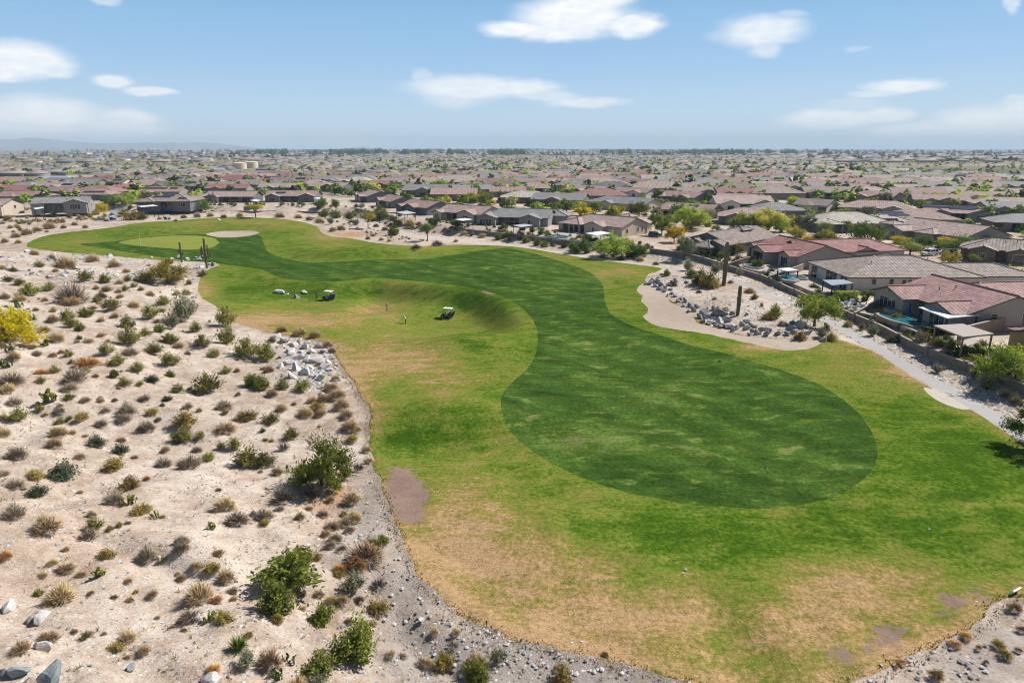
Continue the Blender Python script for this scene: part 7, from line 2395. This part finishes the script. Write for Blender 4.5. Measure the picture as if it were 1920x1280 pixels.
for px, py, lab in _ball:
    x, y, z = G(px, py)
    mb = MB(); mb.tube([(0, 0, -.02), (0, 0, .10), (0, 0, .16)], [.17, .17, .1], 10)
    o = mb.build('yardage_marker', MAT['white_paint']); o.location = (x, y, z); o.scale = (.55, .35, .4); tag(o, lab, 'marker', 'white markers on the turf')
for px, py, lab in [(1350, 677, 'dark divot box on the fairway near the bunker'), (1436, 878, 'small dark sprinkler lid low on the fairway'), (1046, 856, 'small dark sprinkler lid near the fairway edge'), (1523, 755, 'small dark sprinkler lid near the fairway rim')]:
    x, y, z = G(px, py)
    mb = MB(); mb.tube([(0, 0, -.02), (0, 0, .06), (0, 0, .09)], [.2, .2, .14], 10); mb.box(-.05, .05, -.05, .05, .08, .16)
    o = mb.build('sprinkler_lid', MAT['cart_black']); o.location = (x, y, z); o.scale = (1.5, 1, 1) if px == 1350 else (.7, .7, .7); tag(o, lab, 'sprinkler', 'dark lids on the fairway')
x, y, z = G(1899, 1110)
mb = MB(); mb.box(-.45, .45, -.06, .06, .05, .42); mb.box(-.4, -.34, -.04, .04, -.2, .05); mb.box(.34, .4, -.04, .04, -.2, .05)
o = mb.build('tee_sign', MAT['white_paint']); o.location = (x, y, z); o.rotation_euler = (.5, 0, .5); tag(o, 'small white board at the turf corner by the bare soil', 'sign')

# ------------------------------------------------------------------ water tanks and the long shed
for px, py, wpx, lab in [(450, 317, 25, 'cream water tank, the left and nearer of the pair'), (472, 315, 24, 'cream water tank, the right one of the pair')]:
    x, y, z = G(px, py)
    s = px_per_m(x, y, z)
    r = empty('water_tank', (x, y, z), 0, lab, 'tank', 'water tanks')
    R_, H_ = wpx / s / 2, 10.5 / s
    mb = MB(); mb.tube([(0, 0, -.5), (0, 0, H_)], [R_, R_], 40); mb.build('tank_shell', MAT['tank'], r)
    mb = MB(); mb.tube([(0, 0, H_), (0, 0, H_ * 1.12), (0, 0, H_ * 1.2)], [R_ * 1.02, R_ * .7, R_ * .1], 40); mb.build('tank_roof', MAT['tank'], r)
x0, y0 = plane_hit(-60, 335, SUBZ + 5); x1, y1 = plane_hit(127, 332, SUBZ + 5)
r = empty('metal_shed', ((x0 + x1) / 2, (y0 + y1) / 2, SUBZ), math.atan2(y1 - y0, x1 - x0), 'long open shed with blue grey metal roof at the picture edge', 'shed')
L_ = math.hypot(x1 - x0, y1 - y0)
mb = MB(); mb.face([(-L_ / 2, -9, 3.9), (L_ / 2, -9, 3.9), (L_ / 2, 9, 5.4), (-L_ / 2, 9, 5.4)]); mb.face([(-L_ / 2, 9, 5.2), (L_ / 2, 9, 5.2), (L_ / 2, -9, 3.7), (-L_ / 2, -9, 3.7)]); mb.box(-L_ / 2, L_ / 2, -9.05, -9, 3.6, 3.95); mb.build('metal_roof', MAT['metal_roof'], r)
for k in range(12):
    for yy in (-8, 8):
        mb = MB(); xx = -L_ / 2 + 1 + (L_ - 2) * k / 11; mb.box(xx - .15, xx + .15, yy - .15, yy + .15, -.2, 3.8); mb.build('post', MAT['dark_metal'], r)

# ------------------------------------------------------------------ the suburb beyond
SR = np.random.default_rng(44)
PAL = ['salmon'] * 3 + ['pinktan'] * 3 + ['grey'] * 6 + ['brown'] * 3 + ['tan'] * 3 + ['red'] * 2 + ['greybrown'] * 3 + ['pale'] * 1 + ['pinkred'] * 2 + ['slate']
WPAL = ['greige', 'beige', 'cream', 'grey', 'brown', 'white', 'slate']
PLAIN_ROOF = {'salmon': 'salmon', 'pinktan': 'pale pink', 'grey': 'grey', 'brown': 'brown', 'tan': 'tan', 'red': 'red', 'greybrown': 'grey brown', 'pale': 'cream', 'pinkred': 'dull red', 'slate': 'dark slate'}
PROTO = []
for i, kw in enumerate([dict(L=24, D=15, wings=[(-.28, 8, 2, 'g'), (.3, 9, 2.2, 'g')], notch=[(-3, 4, 3)], wins=[('W0', 0, .6, 2.6, 1.7), ('W1', 0, .6, 3, 1.7), ('R', 0, 1, 1.4, 1.2)]),
                        dict(L=26, D=17, hipL=True, hipR=True, wings=[(.22, 8, 2.6, 'g')], notch=[(-8, 0, 3)], wins=[('W0', 0, .6, 2.6, 1.7), ('R', 0, 1, 1.4, 1.2)]),
                        dict(L=22, D=14, wings=[(0, 8, 2, 'g')], wins=[('W0', 0, .6, 2.6, 1.7), ('F', -8, .3, 3, 2.1), ('F', 8, .6, 2, 1.6), ('R', 0, 1, 1.4, 1.2)]),
                        dict(L=25, D=16, hipL=True, wings=[(-.2, 7, 3, 'hp')], blocks=[(6, 8, 14, 11, 1, False, True)], wins=[('F', 5, .4, 4.4, 2.0), ('R', 0, 1, 1.4, 1.2)]),
                        dict(L=21, D=16, hipL=True, hipR=True, notch=[(-4, 5, 3.2)], wings=[(-.32, 6, 1.6, 'g')], wins=[('W0', 0, .6, 2.2, 1.7)]),
                        dict(L=28, D=14, wings=[(-.36, 7, 2, 'g'), (.1, 8, 2, 'g')], solar=[(8, -2.8, 7, 2.6, -1)], notch=[(5, 12, 3)], wins=[('W0', 0, .6, 2.4, 1.7), ('W1', 0, .6, 2.4, 1.7)])]):
    PROTO.append(kw)
_built = {}
MINPY = lambda px: np.interp(px, [-200, 0, 380, 440, 700, 960, 1450, 1650, 1920, 2100], [317, 317, 317, 308, 297, 291, 293, 322, 338, 340])
MAXPY = lambda px: np.interp(px, [-200, 0, 100, 180, 260, 400, 600, 680, 760, 860, 960, 1060, 1180, 1280, 1340, 1440, 1560, 1700, 1800, 1920, 2100], [378, 378, 372, 372, 370, 360, 360, 366, 372, 386, 390, 394, 402, 416, 420, 425, 440, 452, 460, 470, 480])
cand = []
th = math.radians(-9)
row = 0
v = 60.0
while v < 2300:
    u = -1900.0 + SR.uniform(0, 20)
    while u < 1900:
        x = u * math.cos(th) - v * math.sin(th) + 14 * math.sin(v / 190) + SR.normal(0, 1.6)
        y = u * math.sin(th) + v * math.cos(th) + 18 * math.sin(u / 160.0) + SR.normal(0, 2.2)
        if y > 60:
            px, py = to_px(x, y, SUBZ)
            if -70 < px < 1990 and MINPY(px) < py < MAXPY(px):
                cand.append((math.hypot(x, y), x, y, float(px), float(py), row))
        u += SR.uniform(22.5, 27.5)
    v += 27.0 if row % 2 else 40.0
    row += 1
cand.sort()
hx = np.array([[h[1], h[2], h[3]] for h in HOUSES])
lots = []
for d, x, y, px, py, rw in cand:
    if np.any(np.hypot(hx[:, 0] - x, hx[:, 1] - y) < hx[:, 2] + 13.5): continue
    if SR.random() < 0.10: continue
    if 425 < px < 500 and 314 < py < 330: continue
    if px < 135 and 331 < py < 346: continue
    if px < 240 and py > 350 and 190 < px: continue
    lots.append((d, x, y, px, py, rw))
N_OBJ = 215
for i, (d, x, y, px, py, rw) in enumerate(lots[:N_OBJ]):
    k = int(SR.integers(0, len(PROTO)))
    rc, wc = PAL[SR.integers(0, len(PAL))], WPAL[SR.integers(0, len(WPAL))]
    if px < 500 and SR.random() < .4: rc = ['red', 'brown', 'pinkred', 'greybrown'][SR.integers(0, 4)]
    yaw = th + math.cos(x / 160.0) * 0.11 + SR.normal(0, .06) + (math.pi if SR.random() < .35 else 0)
    if k not in _built:
        r = empty('house', (0, 0, 0), 0)
        kw = dict(PROTO[k]); kw['roofc'], kw['wallc'] = rc, wc
        house_parts(r, full=False, **kw)
        _built[k] = r
        o = r
    else:
        o = copy_tree(_built[k])
    o.location = (x, y, float(height(x, y)))
    o.rotation_euler = (0, 0, yaw)
    s = SR.uniform(.96, 1.12)
    o.scale = (s * SR.choice([-1, 1]) if False else s, s, s * SR.uniform(.95, 1.12))
    for c in o.children:
        if c.name.startswith('roof'):
            v_ = SR.uniform(.85, 1.15)
            c.color = (*[q * v_ for q in ROOFC[rc]], 1)
        elif c.name.startswith(('wall', 'patio_post')):
            c.color = (*WALLC[wc], 1)
    PLACED.append((o, PLAIN_ROOF[rc] + ' roofed house', x, y, 'suburb', 'house'))
    HOUSES.append((o, x, y, 12))


# houses beyond those, as one mass
def far_houses(name, P, mats, seed, sc=1.0):
    rng = np.random.default_rng(seed)
    n = len(P)
    L, D = rng.uniform(17, 25, n) * sc, rng.uniform(12, 16, n) * sc
    e, r = np.full(n, 3.0), D / 2 * .34 + 3.0
    ang = rng.normal(-.15, .12, n) + (rng.random(n) < .35) * math.pi / 2
    hip = rng.random(n) < .5
    ins_ = np.where(hip, D * .5, -.4)
    lx, ly = L / 2, D / 2
    z0 = np.zeros(n)
    pts = np.stack([np.stack([-lx, -ly, z0], 1), np.stack([lx, -ly, z0], 1), np.stack([lx, ly, z0], 1), np.stack([-lx, ly, z0], 1),
                    np.stack([-lx, -ly, e], 1), np.stack([lx, -ly, e], 1), np.stack([lx, ly, e], 1), np.stack([-lx, ly, e], 1),
                    np.stack([-lx - .5, -ly - .5, e - .1], 1), np.stack([lx + .5, -ly - .5, e - .1], 1), np.stack([lx + .5, ly + .5, e - .1], 1), np.stack([-lx - .5, ly + .5, e - .1], 1),
                    np.stack([-lx + ins_, z0, r], 1), np.stack([lx - ins_, z0, r], 1)], 1)
    c, s = np.cos(ang)[:, None], np.sin(ang)[:, None]
    V = np.stack([pts[:, :, 0] * c - pts[:, :, 1] * s + P[:, :1], pts[:, :, 0] * s + pts[:, :, 1] * c + P[:, 1:2], pts[:, :, 2] + SUBZ], 2).reshape(-1, 3)
    o = (np.arange(n) * 14)[:, None, None]
    q = (np.array([[0, 1, 5, 4], [1, 2, 6, 5], [2, 3, 7, 6], [3, 0, 4, 7], [8, 9, 13, 12], [10, 11, 12, 13]])[None] + o).reshape(-1, 4)
    t = (np.array([[9, 10, 13], [11, 8, 12]])[None] + o).reshape(-1, 3)
    rm = rng.integers(4, len(mats), n)
    wm = rng.integers(0, 4, n)
    mi = np.concatenate([np.concatenate([np.repeat(wm[:, None], 4, 1), np.repeat(rm[:, None], 2, 1)], 1).ravel(), np.repeat(rm, 2)])
    ob = link(bpy.data.objects.new(name, array_mesh(name, V, [q, t], mats, mi)))
    return ob


FARM = [simple('far_wall_%d' % i, WALLC[w], .9, .1, .2) for i, w in enumerate(['greige', 'cream', 'grey', 'white'])] + [simple('far_roof_%d' % i, ROOFC[w], .9, .15, .2) for i, w in enumerate(['salmon', 'greybrown', 'grey', 'brown', 'tan', 'greybrown', 'slate', 'brown', 'grey', 'slate'])]
rest = np.array([[l[1], l[2]] for l in lots[N_OBJ:]])
tag(far_houses('distant_suburb_houses', rest, FARM, 3), 'mass of distant tiled houses reaching towards the horizon', kind='stuff')
# the city's scatter out to the horizon
n = 5200
dd = 1500 + 5200 * SR.random(n) ** 1.4
aa = SR.uniform(-.72, .72, n)
X, Y = dd * np.sin(aa), dd * np.cos(aa)
px, py = to_px(X, Y, SUBZ)
keep = (py < MINPY(px)) & (SR.random(n) < np.interp(px, [0, 420, 620, 1000, 1500, 1700, 1920], [.10, .2, .7, 1, .9, .45, .45])) & (vnoise(X, Y, 420, 3) > -.55)
tag(far_houses('horizon_city_houses', np.stack([X, Y], 1)[keep], FARM, 5, 1.25), 'hazy far city buildings below the horizon', kind='stuff')
# pale long warehouses on the horizon
WH = [(598, 281.5, 60), (640, 281, 30), (690, 280.5, 44), (818, 280, 26), (880, 280.5, 30), (960, 279.5, 34), (1000, 280, 46), (1060, 281, 60), (1120, 280.5, 24), (1175, 281, 40), (1250, 281.5, 34), (1290, 282.5, 30), (1390, 283, 36), (1520, 284, 50), (1570, 285, 60), (1640, 284.5, 40), (1690, 286.5, 40), (1740, 287, 46), (1800, 285, 40), (1890, 286, 60),
      (300, 286, 40), (370, 286.5, 30), (150, 288, 40), (800, 290, 24), (1160, 306, 26)]
for i, (px, py, w) in enumerate(WH):
    x, y = plane_hit(px, py + 1.2, SUBZ)
    s = px_per_m(x, y, 0)
    r = empty('warehouse', (x, y, SUBZ), SR.normal(0, .1), None, 'warehouse', 'pale warehouses on the horizon')
    wl, hh = w / s, 2.5 / s
    mb = MB(); mb.box(-wl / 2, wl / 2, -wl * .15, wl * .15, 0, hh * .85); mb.box(-wl / 2 - .5, wl / 2 + .5, -wl * .15 - .5, wl * .15 + .5, hh * .85, hh); mb.box(-wl * .3, -wl * .18, -wl * .05, wl * .05, hh, hh * 1.2)
    o = mb.build('warehouse_hall', MAT['ware'], r); o.color = (.74, .74, .74, 1) if i % 3 else (.5, .52, .55, 1)
    mb = MB()
    for k in range(5): mb.box(-wl * .4 + k * wl * .18, -wl * .4 + k * wl * .18 + wl * .06, -wl * .15 - .3, -wl * .15 + .1, 0, hh * .5)
    mb.build('loading_doors', MAT['dark_metal'], r)
    PLACED.append((r, 'long pale warehouse', x, y, 'horizon', 'warehouse'))

# cars parked by the far houses
_cars = []
for i, (m_, nm) in enumerate([('car_white', 'white'), ('car_dark', 'black'), ('car_silver', 'silver')]):
    if m_ not in MAT: MAT[m_] = simple(m_ + '_paint', (0.38, 0.39, 0.41), .3, .02, 1.0, .5)
    _cars.append((nm, None, MAT[m_]))
_cp = {}
for i in range(34):
    h_ = HOUSES[10 + int(SR.integers(0, min(150, len(HOUSES) - 14)))]
    if h_[0] is None: continue
    nm, _, m_ = _cars[int(SR.choice(3, p=[.55, .2, .25]))]
    a_ = SR.uniform(0, 6.28)
    x, y = h_[1] + math.cos(a_) * (h_[3] + 5.5), h_[2] + math.sin(a_) * (h_[3] + 5.5)
    if y < 150 or any((q[1] - x) ** 2 + (q[2] - y) ** 2 < (q[3] + 2.5) ** 2 for q in HOUSES): continue
    if any(inside(POLY[k_], np.array([x]), np.array([y]))[0] for k_ in ('rough', 'path', 'dirt')): continue
    if nm not in _cp:
        px, py = to_px(x, y, float(height(x, y)))
        _cp[nm] = o = car(float(px), float(py), 0, m_, None)
    else:
        o = copy_tree(_cp[nm])
    o.location = (x, y, float(height(x, y)))
    o.rotation_euler = (0, 0, th + (0 if i % 2 else math.pi / 2) + SR.normal(0, .1))
    HOUSES.append((None, x, y, 4))
    PLACED.append((o, nm + ' parked car', x, y, 'suburb', 'car'))

# ------------------------------------------------------------------ suburb trees
TK = [('ground', 'lime', 'lime green shrub tree'), ('airy', 'green', 'mid green tree'), ('round', 'green', 'round mid green tree'), ('ground', 'yellow', 'yellow blooming tree'), ('ground', 'yellowgreen', 'yellow green tree'),
      ('round', 'dark', 'dark green round tree'), ('ground', 'green', 'low green shrub tree'), ('airy', 'silver', 'grey green tree'), ('ground', 'bright', 'bright green shrub tree')]
TW = np.array([.20, .13, .09, .09, .16, .03, .13, .07, .13]); TW /= TW.sum()
tc = []
hx = np.array([[h[1], h[2], h[3]] for h in HOUSES])
for t in range(60000):
    px = SR.uniform(-40, 1960)
    lo, hi = MINPY(px), MAXPY(px) + 6
    py = lo + (hi - lo) * SR.random()
    if 425 < px < 500 and 314 < py < 330: continue
    if px < 135 and 331 < py < 346: continue
    dens = np.interp(px, [0, 450, 700, 800, 1000, 1500, 1920], [.07, .12, .3, .7, 1.0, .95, .8])
    if SR.random() > dens * np.interp(py, [290, 330, 380, 460], [1, .9, .62, .55]): continue
    x, y = plane_hit(px, py, SUBZ)
    if y < 130: continue
    tc.append((math.hypot(x, y), x, y, px, py))
tc.sort()
kept, far_t = [], []
cell = {}
allr = np.concatenate([hx, np.array([[l[1], l[2], 11] for l in lots[N_OBJ:N_OBJ + 900]])]) if len(lots) > N_OBJ else hx
for d, x, y, px, py in tc:
    key = (int(x // 6), int(y // 6))
    if any((a, b) in cell for a in range(key[0] - 1, key[0] + 2) for b in range(key[1] - 1, key[1] + 2)): continue
    near = np.hypot(allr[:, 0] - x, allr[:, 1] - y) < np.maximum(allr[:, 2] * .62, 8.2)
    if d < 900 and near.any(): continue
    cell[key] = 1
    (kept if len(kept) < 240 else far_t).append((d, x, y, px, py))
for d, x, y, px, py in kept:
    k = int(SR.choice(len(TK), p=TW))
    kind, leaf, desc = TK[k]
    w = SR.uniform(4.2, 8.0)
    h = w * {'ground': .62, 'airy': .82, 'round': .92}[kind] * SR.uniform(.85, 1.15)
    o = place_tree(x, y, float(height(x, y)) - .1, w, h, kind, leaf, 'garden_tree', None, 'tree', 'trees among the houses', d > 260)
    PLACED.append((o, desc, x, y, 'suburb', 'tree'))


def far_trees(name, P, W, seed, leaf_m, hk=.7, label=None):
    rng = np.random.default_rng(seed)
    n = len(P)
    k = 34
    d = rng.normal(size=(n, k, 3)); d /= np.linalg.norm(d, axis=2)[:, :, None]
    d[:, :, 2] = np.abs(d[:, :, 2]) + .35
    c = P[:, None, :] + d * (W[:, None, None] * np.array([.46, .46, hk])) * rng.uniform(.55, 1.05, (n, k, 1))
    nn = (d + rng.normal(size=(n, k, 3)) * .6).reshape(-1, 3)
    nn /= np.linalg.norm(nn, axis=1)[:, None]
    V, F = quads_from(c.reshape(-1, 3), nn, np.repeat(W * .30, k) * rng.uniform(.7, 1.3, n * k), rng, 1.3)
    T = np.repeat(np.clip(np.repeat(rng.normal(.45, .14, n), k) + rng.normal(0, .16, n * k), 0, 1), 4)
    return tag(link(bpy.data.objects.new(name, array_mesh(name, V, F, leaf_m, None, {'tint': T}))), label, kind='stuff')


FT = np.array([[x, y, SUBZ] for d, x, y, px, py in far_t])
ki = SR.choice(5, len(FT), p=[.33, .27, .17, .09, .14])
for i, (lf, w) in enumerate([('green', 6.5), ('lime', 6), ('yellowgreen', 5), ('dark', 7.5), ('silver', 5.5)]):
    m = ki == i
    far_trees('distant_%s_trees' % {'green': 'green', 'lime': 'lime', 'yellowgreen': 'yellowish', 'dark': 'dark', 'silver': 'greyish'}[lf], FT[m], SR.uniform(.75, 1.35, m.sum()) * w, 60 + i, LEAF[lf], .62, 'distant trees among the far houses')
# horizon tree belts and scrub
n = 5200
dd = 1700 + 5600 * SR.random(n) ** 1.3
aa = SR.uniform(-.72, .72, n)
X, Y = dd * np.sin(aa), dd * np.cos(aa)
px, py = to_px(X, Y, SUBZ)
keep = (py < MINPY(px) + 1) & (vnoise(X, Y, 330, 5) + .5 * vnoise(X, Y, 120, 6) > .05) & (SR.random(n) < np.interp(px, [0, 420, 560, 1000, 1500, 1700, 1920], [.16, .4, 1, 1, .9, .55, .5]))
far_trees('horizon_tree_belt', np.stack([X, Y, X * 0 + SUBZ], 1)[keep], SR.uniform(7, 15, keep.sum()) * np.interp(dd[keep], [1700, 6000], [.8, 1.5]), 71, LEAF['dark'], .75, 'dark tree belt below the horizon')
n = 2600
X = np.concatenate([SR.uniform(-1900, -330, n), SR.uniform(430, 1500, 1500)])
Y = np.concatenate([SR.uniform(900, 3300, n), SR.uniform(600, 2500, 1500)])
px, py = to_px(X, Y, SUBZ)
keep = (py < MINPY(px) - .5) & (px > -60) & (px < 1980)
far_trees('desert_scrub_bushes', np.stack([X, Y, X * 0 + SUBZ], 1)[keep], SR.uniform(2.5, 6, keep.sum()), 72, LEAF['creosote'], .5, 'low olive scrub on the far desert plain')
n = 900
Px = np.concatenate([SR.uniform(480, 1010, 520), SR.uniform(1000, 1560, 380)])
Py = np.concatenate([SR.uniform(285.5, 292, 520), SR.uniform(286, 291, 380)])
_k = vnoise(Px, Px * 0, 37, 3) + .6 * vnoise(Px, Px * 0, 11, 9) > -.05
Px, Py = Px[_k], Py[_k]
n = len(Px)
P_ = np.array([plane_hit(a, b, SUBZ) for a, b in zip(Px, Py)])
far_trees('dark_horizon_woods', np.concatenate([P_, np.full((n, 1), SUBZ)], 1), SR.uniform(14, 24, n), 73, LEAF['dark'], .8, 'dark woods strip below the horizon')


# ------------------------------------------------------------------ far hills
def hills(name, prof, dist):
    az_ = np.linspace(-.9, .9, 240)
    px = CX + FPX * np.tan(az_)
    hpx = np.interp(px, [p[0] for p in prof], [p[1] for p in prof])
    hz = np.maximum(278 - hpx, 0) / FPX * dist * (1 + .06 * vnoise(px, px * 0, 23, 2) + .04 * vnoise(px, px * 0, 9, 4))
    rows = []
    for k, (dk, hk) in enumerate([(0.0, -.02), (.35, .55), (.7, .95), (1.0, 1.0), (1.6, .8), (2.4, .0)]):
        dr = dist + dk * 900
        z = hz * hk * (1 + .12 * vnoise(px, px * 0 + k * 40, 30, 7 + k)) if hk > 0 else np.full_like(hz, -6.0)
        rows.append(np.stack([np.sin(az_) * dr, np.cos(az_) * dr, z - (1.5 if hk > 0 else 0)], 1))
    V = np.concatenate(rows)
    m = len(az_)
    F = np.array([[r * m + i, r * m + i + 1, (r + 1) * m + i + 1, (r + 1) * m + i] for r in range(5) for i in range(m - 1)])
    keep = (V[F[:, 2], 2] > -1) | (V[F[:, 1], 2] > -1)
    o = link(bpy.data.objects.new(name, array_mesh(name, V, F[keep], simple(name + '_rock', (.25, .235, .225), .95, .2, .002), None, None, True)))
    tag(o, kind='structure')


hills('far_hills', [(-400, 266), (0, 263), (100, 261.5), (220, 268), (350, 266), (430, 268), (480, 273), (530, 278), (640, 279), (690, 273), (740, 279), (3000, 279)], 14500)
hills('near_hills', [(-400, 274), (0, 272), (150, 274), (300, 272), (400, 276), (460, 272), (510, 275), (540, 279), (3000, 279)], 9500)

# ------------------------------------------------------------------ haze
_x0, _x1, _y0, _y1, _z0, _z1 = -20000, 20000, -400, 19500, -8, 260
bm = bmesh.new()
bmesh.ops.create_cube(bm, size=1.0)
for v in bm.verts:
    v.co = Vector((_x0 if v.co.x < 0 else _x1, _y0 if v.co.y < 0 else _y1, _z0 if v.co.z < 0 else _z1))
me = bpy.data.meshes.new('haze')
bm.to_mesh(me)
bm.free()
m = bpy.data.materials.new('haze_air')
m.use_nodes = True
nt = m.node_tree
nt.nodes.clear()
pv = nt.nodes.new('ShaderNodeVolumePrincipled')
pv.inputs['Color'].default_value = (0.66, 0.84, 1.0, 1)
pv.inputs['Density'].default_value = 0.000105
pv.inputs['Anisotropy'].default_value = 0.0
ou = nt.nodes.new('ShaderNodeOutputMaterial')
nt.links.new(pv.outputs[0], ou.inputs['Volume'])
me.materials.append(m)
tag(link(bpy.data.objects.new('haze', me)), kind='stuff')

# ------------------------------------------------------------------ labels that single out each plant, rock and far house
LMARK = {
    'desert': [('the big yellow palo verde', 16, 630), ('the many armed saguaro', 388, 503), ('the white rock outcrop', 575, 690), ('the big green palo verde', 604, 900), ('the broad bright green bush', 540, 1075), ('the upright white boulder', 77, 1164),
               ('the large blue grey boulder', 98, 1275), ('the leggy bright green bush', 670, 1210), ('the brown soil patch', 765, 930), ('the silvery tall shrub', 348, 600), ('the yellow green palo verde', 314, 529), ('the big prickly pear clump', 90, 735),
               ('the dark blue green bush', 120, 885), ('the round tan ball bush', 115, 1112), ('the rusty orange shrub', 160, 675), ('the grey brush thicket', 142, 555), ('the orange soil spot', 632, 925), ('the grey gravel', 800, 1190), ('the small bare soil patches', 1660, 1195), ('the hill crest rocks', 150, 500), ('the turf corner', 420, 620)],
    'strip': [('the tallest saguaro', 1357, 535), ('the shorter bunker saguaro', 1383, 591), ('the mesquite by the cart path', 1527, 610), ('the tan pergola', 1806, 640), ('the blue garden pool', 1690, 610), ('the round turquoise pool', 1045, 450), ('the umbrella shaped tree', 802, 452), ('the yellow green umbrella tree', 690, 429),
              ('the long dark hedge', 700, 410), ('the far side road', 205, 405), ('the small yellow tree', 480, 408), ('the lime green bushy tree', 1150, 482), ('the curved dark pool', 1480, 525), ('the red gabled house pool', 1412, 503), ('the far turf tip', 60, 450), ('the grey green wall tree', 1284, 484), ('the golf cart on the road', 212, 413), ('the last path bend', 1860, 740)],
    'rocks': [('the bunker', 1260, 600)],
    'outcrop': [('the outcrop top', 560, 645), ('the outcrop foot', 585, 715)],
    'crest': [('the many armed saguaro', 388, 503), ('the yellow green palo verde', 314, 529), ('the grey brush thicket', 142, 555), ('the far turf tip', 60, 465), ('the putting green flag', 264, 461)],
    'mound': [('the tallest saguaro', 1357, 535), ('the shorter bunker saguaro', 1383, 591), ('the mesquite by the cart path', 1527, 610), ('the bunker mouth', 1200, 548)],
    'bank': [('the yellow green umbrella tree', 690, 429), ('the umbrella shaped tree', 802, 452), ('the dirt track head', 620, 415)],
    'suburb': [('the cream water tanks', 460, 317), ('the metal roofed shed', 60, 335), ('the vivid red roof', 708, 340), ('the two slate gable house', 550, 360), ('the brown stucco gable', 1060, 362), ('the blue solar array roof', 1795, 388), ('the square tower house', 1787, 416), ('the pale hip roof', 1585, 400),
               ('the tan turret house', 1150, 405), ('the brown gabled house', 1370, 425), ('the dark slate gable', 800, 377), ('the arched bay house', 440, 360), ('the black solar hip roof', 320, 366), ('the long grey roof', 118, 370), ('the red roof with black solar', 513, 331), ('the cream gable house', 1185, 370), ('the stone garage house', 1300, 382),
               ('the grey hip roof with glazing', 1536, 343), ('the four bay salmon house', 1775, 350), ('the tan carport house', 1325, 341), ('the grey blue roof', 880, 347), ('the long pink roof', 1655, 360), ('the red house by the tree row', 1460, 338), ('the dormer house', 1900, 372)],
    'horizon': [('the far hills', 300, 286), ('the water tanks', 470, 310), ('the middle of the skyline', 960, 290), ('the eastern skyline end', 1700, 292)],
}
ORD = ['closest', 'second', 'third', 'fourth', 'fifth', 'sixth', 'seventh', 'eighth', 'ninth', 'tenth', 'eleventh', 'twelfth']
LW = {k: [(n, *G(px, py)[:2]) for n, px, py in v] for k, v in LMARK.items()}
SIDE = [('behind', 0), ('right of', 1), ('in front of', 2), ('left of', 3)]
groups = {}
for (o, desc, x, y, zone, cat) in PLACED:
    best = min(LW[zone], key=lambda q: math.hypot(q[1] - x, q[2] - y) / (1 + math.hypot(x, y) * .002))
    dx, dy = x - best[1], y - best[2]
    side = SIDE[0][0] if dy > abs(dx) else SIDE[2][0] if -dy > abs(dx) else (SIDE[1][0] if dx > 0 else SIDE[3][0])
    groups.setdefault((desc, best[0], side, zone, cat), []).append((math.hypot(dx, dy), o))
for (desc, lm, side, zone, cat), v in groups.items():
    v.sort(key=lambda q: q[0])
    for i, (d, o) in enumerate(v):
        o['category'] = cat
        grp = {'shrub': 'desert shrubs', 'cactus': 'prickly pears', 'rock': 'boulders and rocks', 'house': 'houses of the suburb', 'tree': 'trees among the houses', 'warehouse': 'pale warehouses on the horizon', 'car': 'cars parked by the houses'}[cat]
        if len(v) == 1: lab = f'{desc} {side} {lm}'
        elif i < 12: lab = f'{desc} {side} {lm}, {ORD[i]} out'
        else:
            lab = f'{desc} {side} {lm}, beyond the twelfth'
            grp = f'{desc} far {side} {lm}'
        o['label'] = lab
        o['group'] = grp
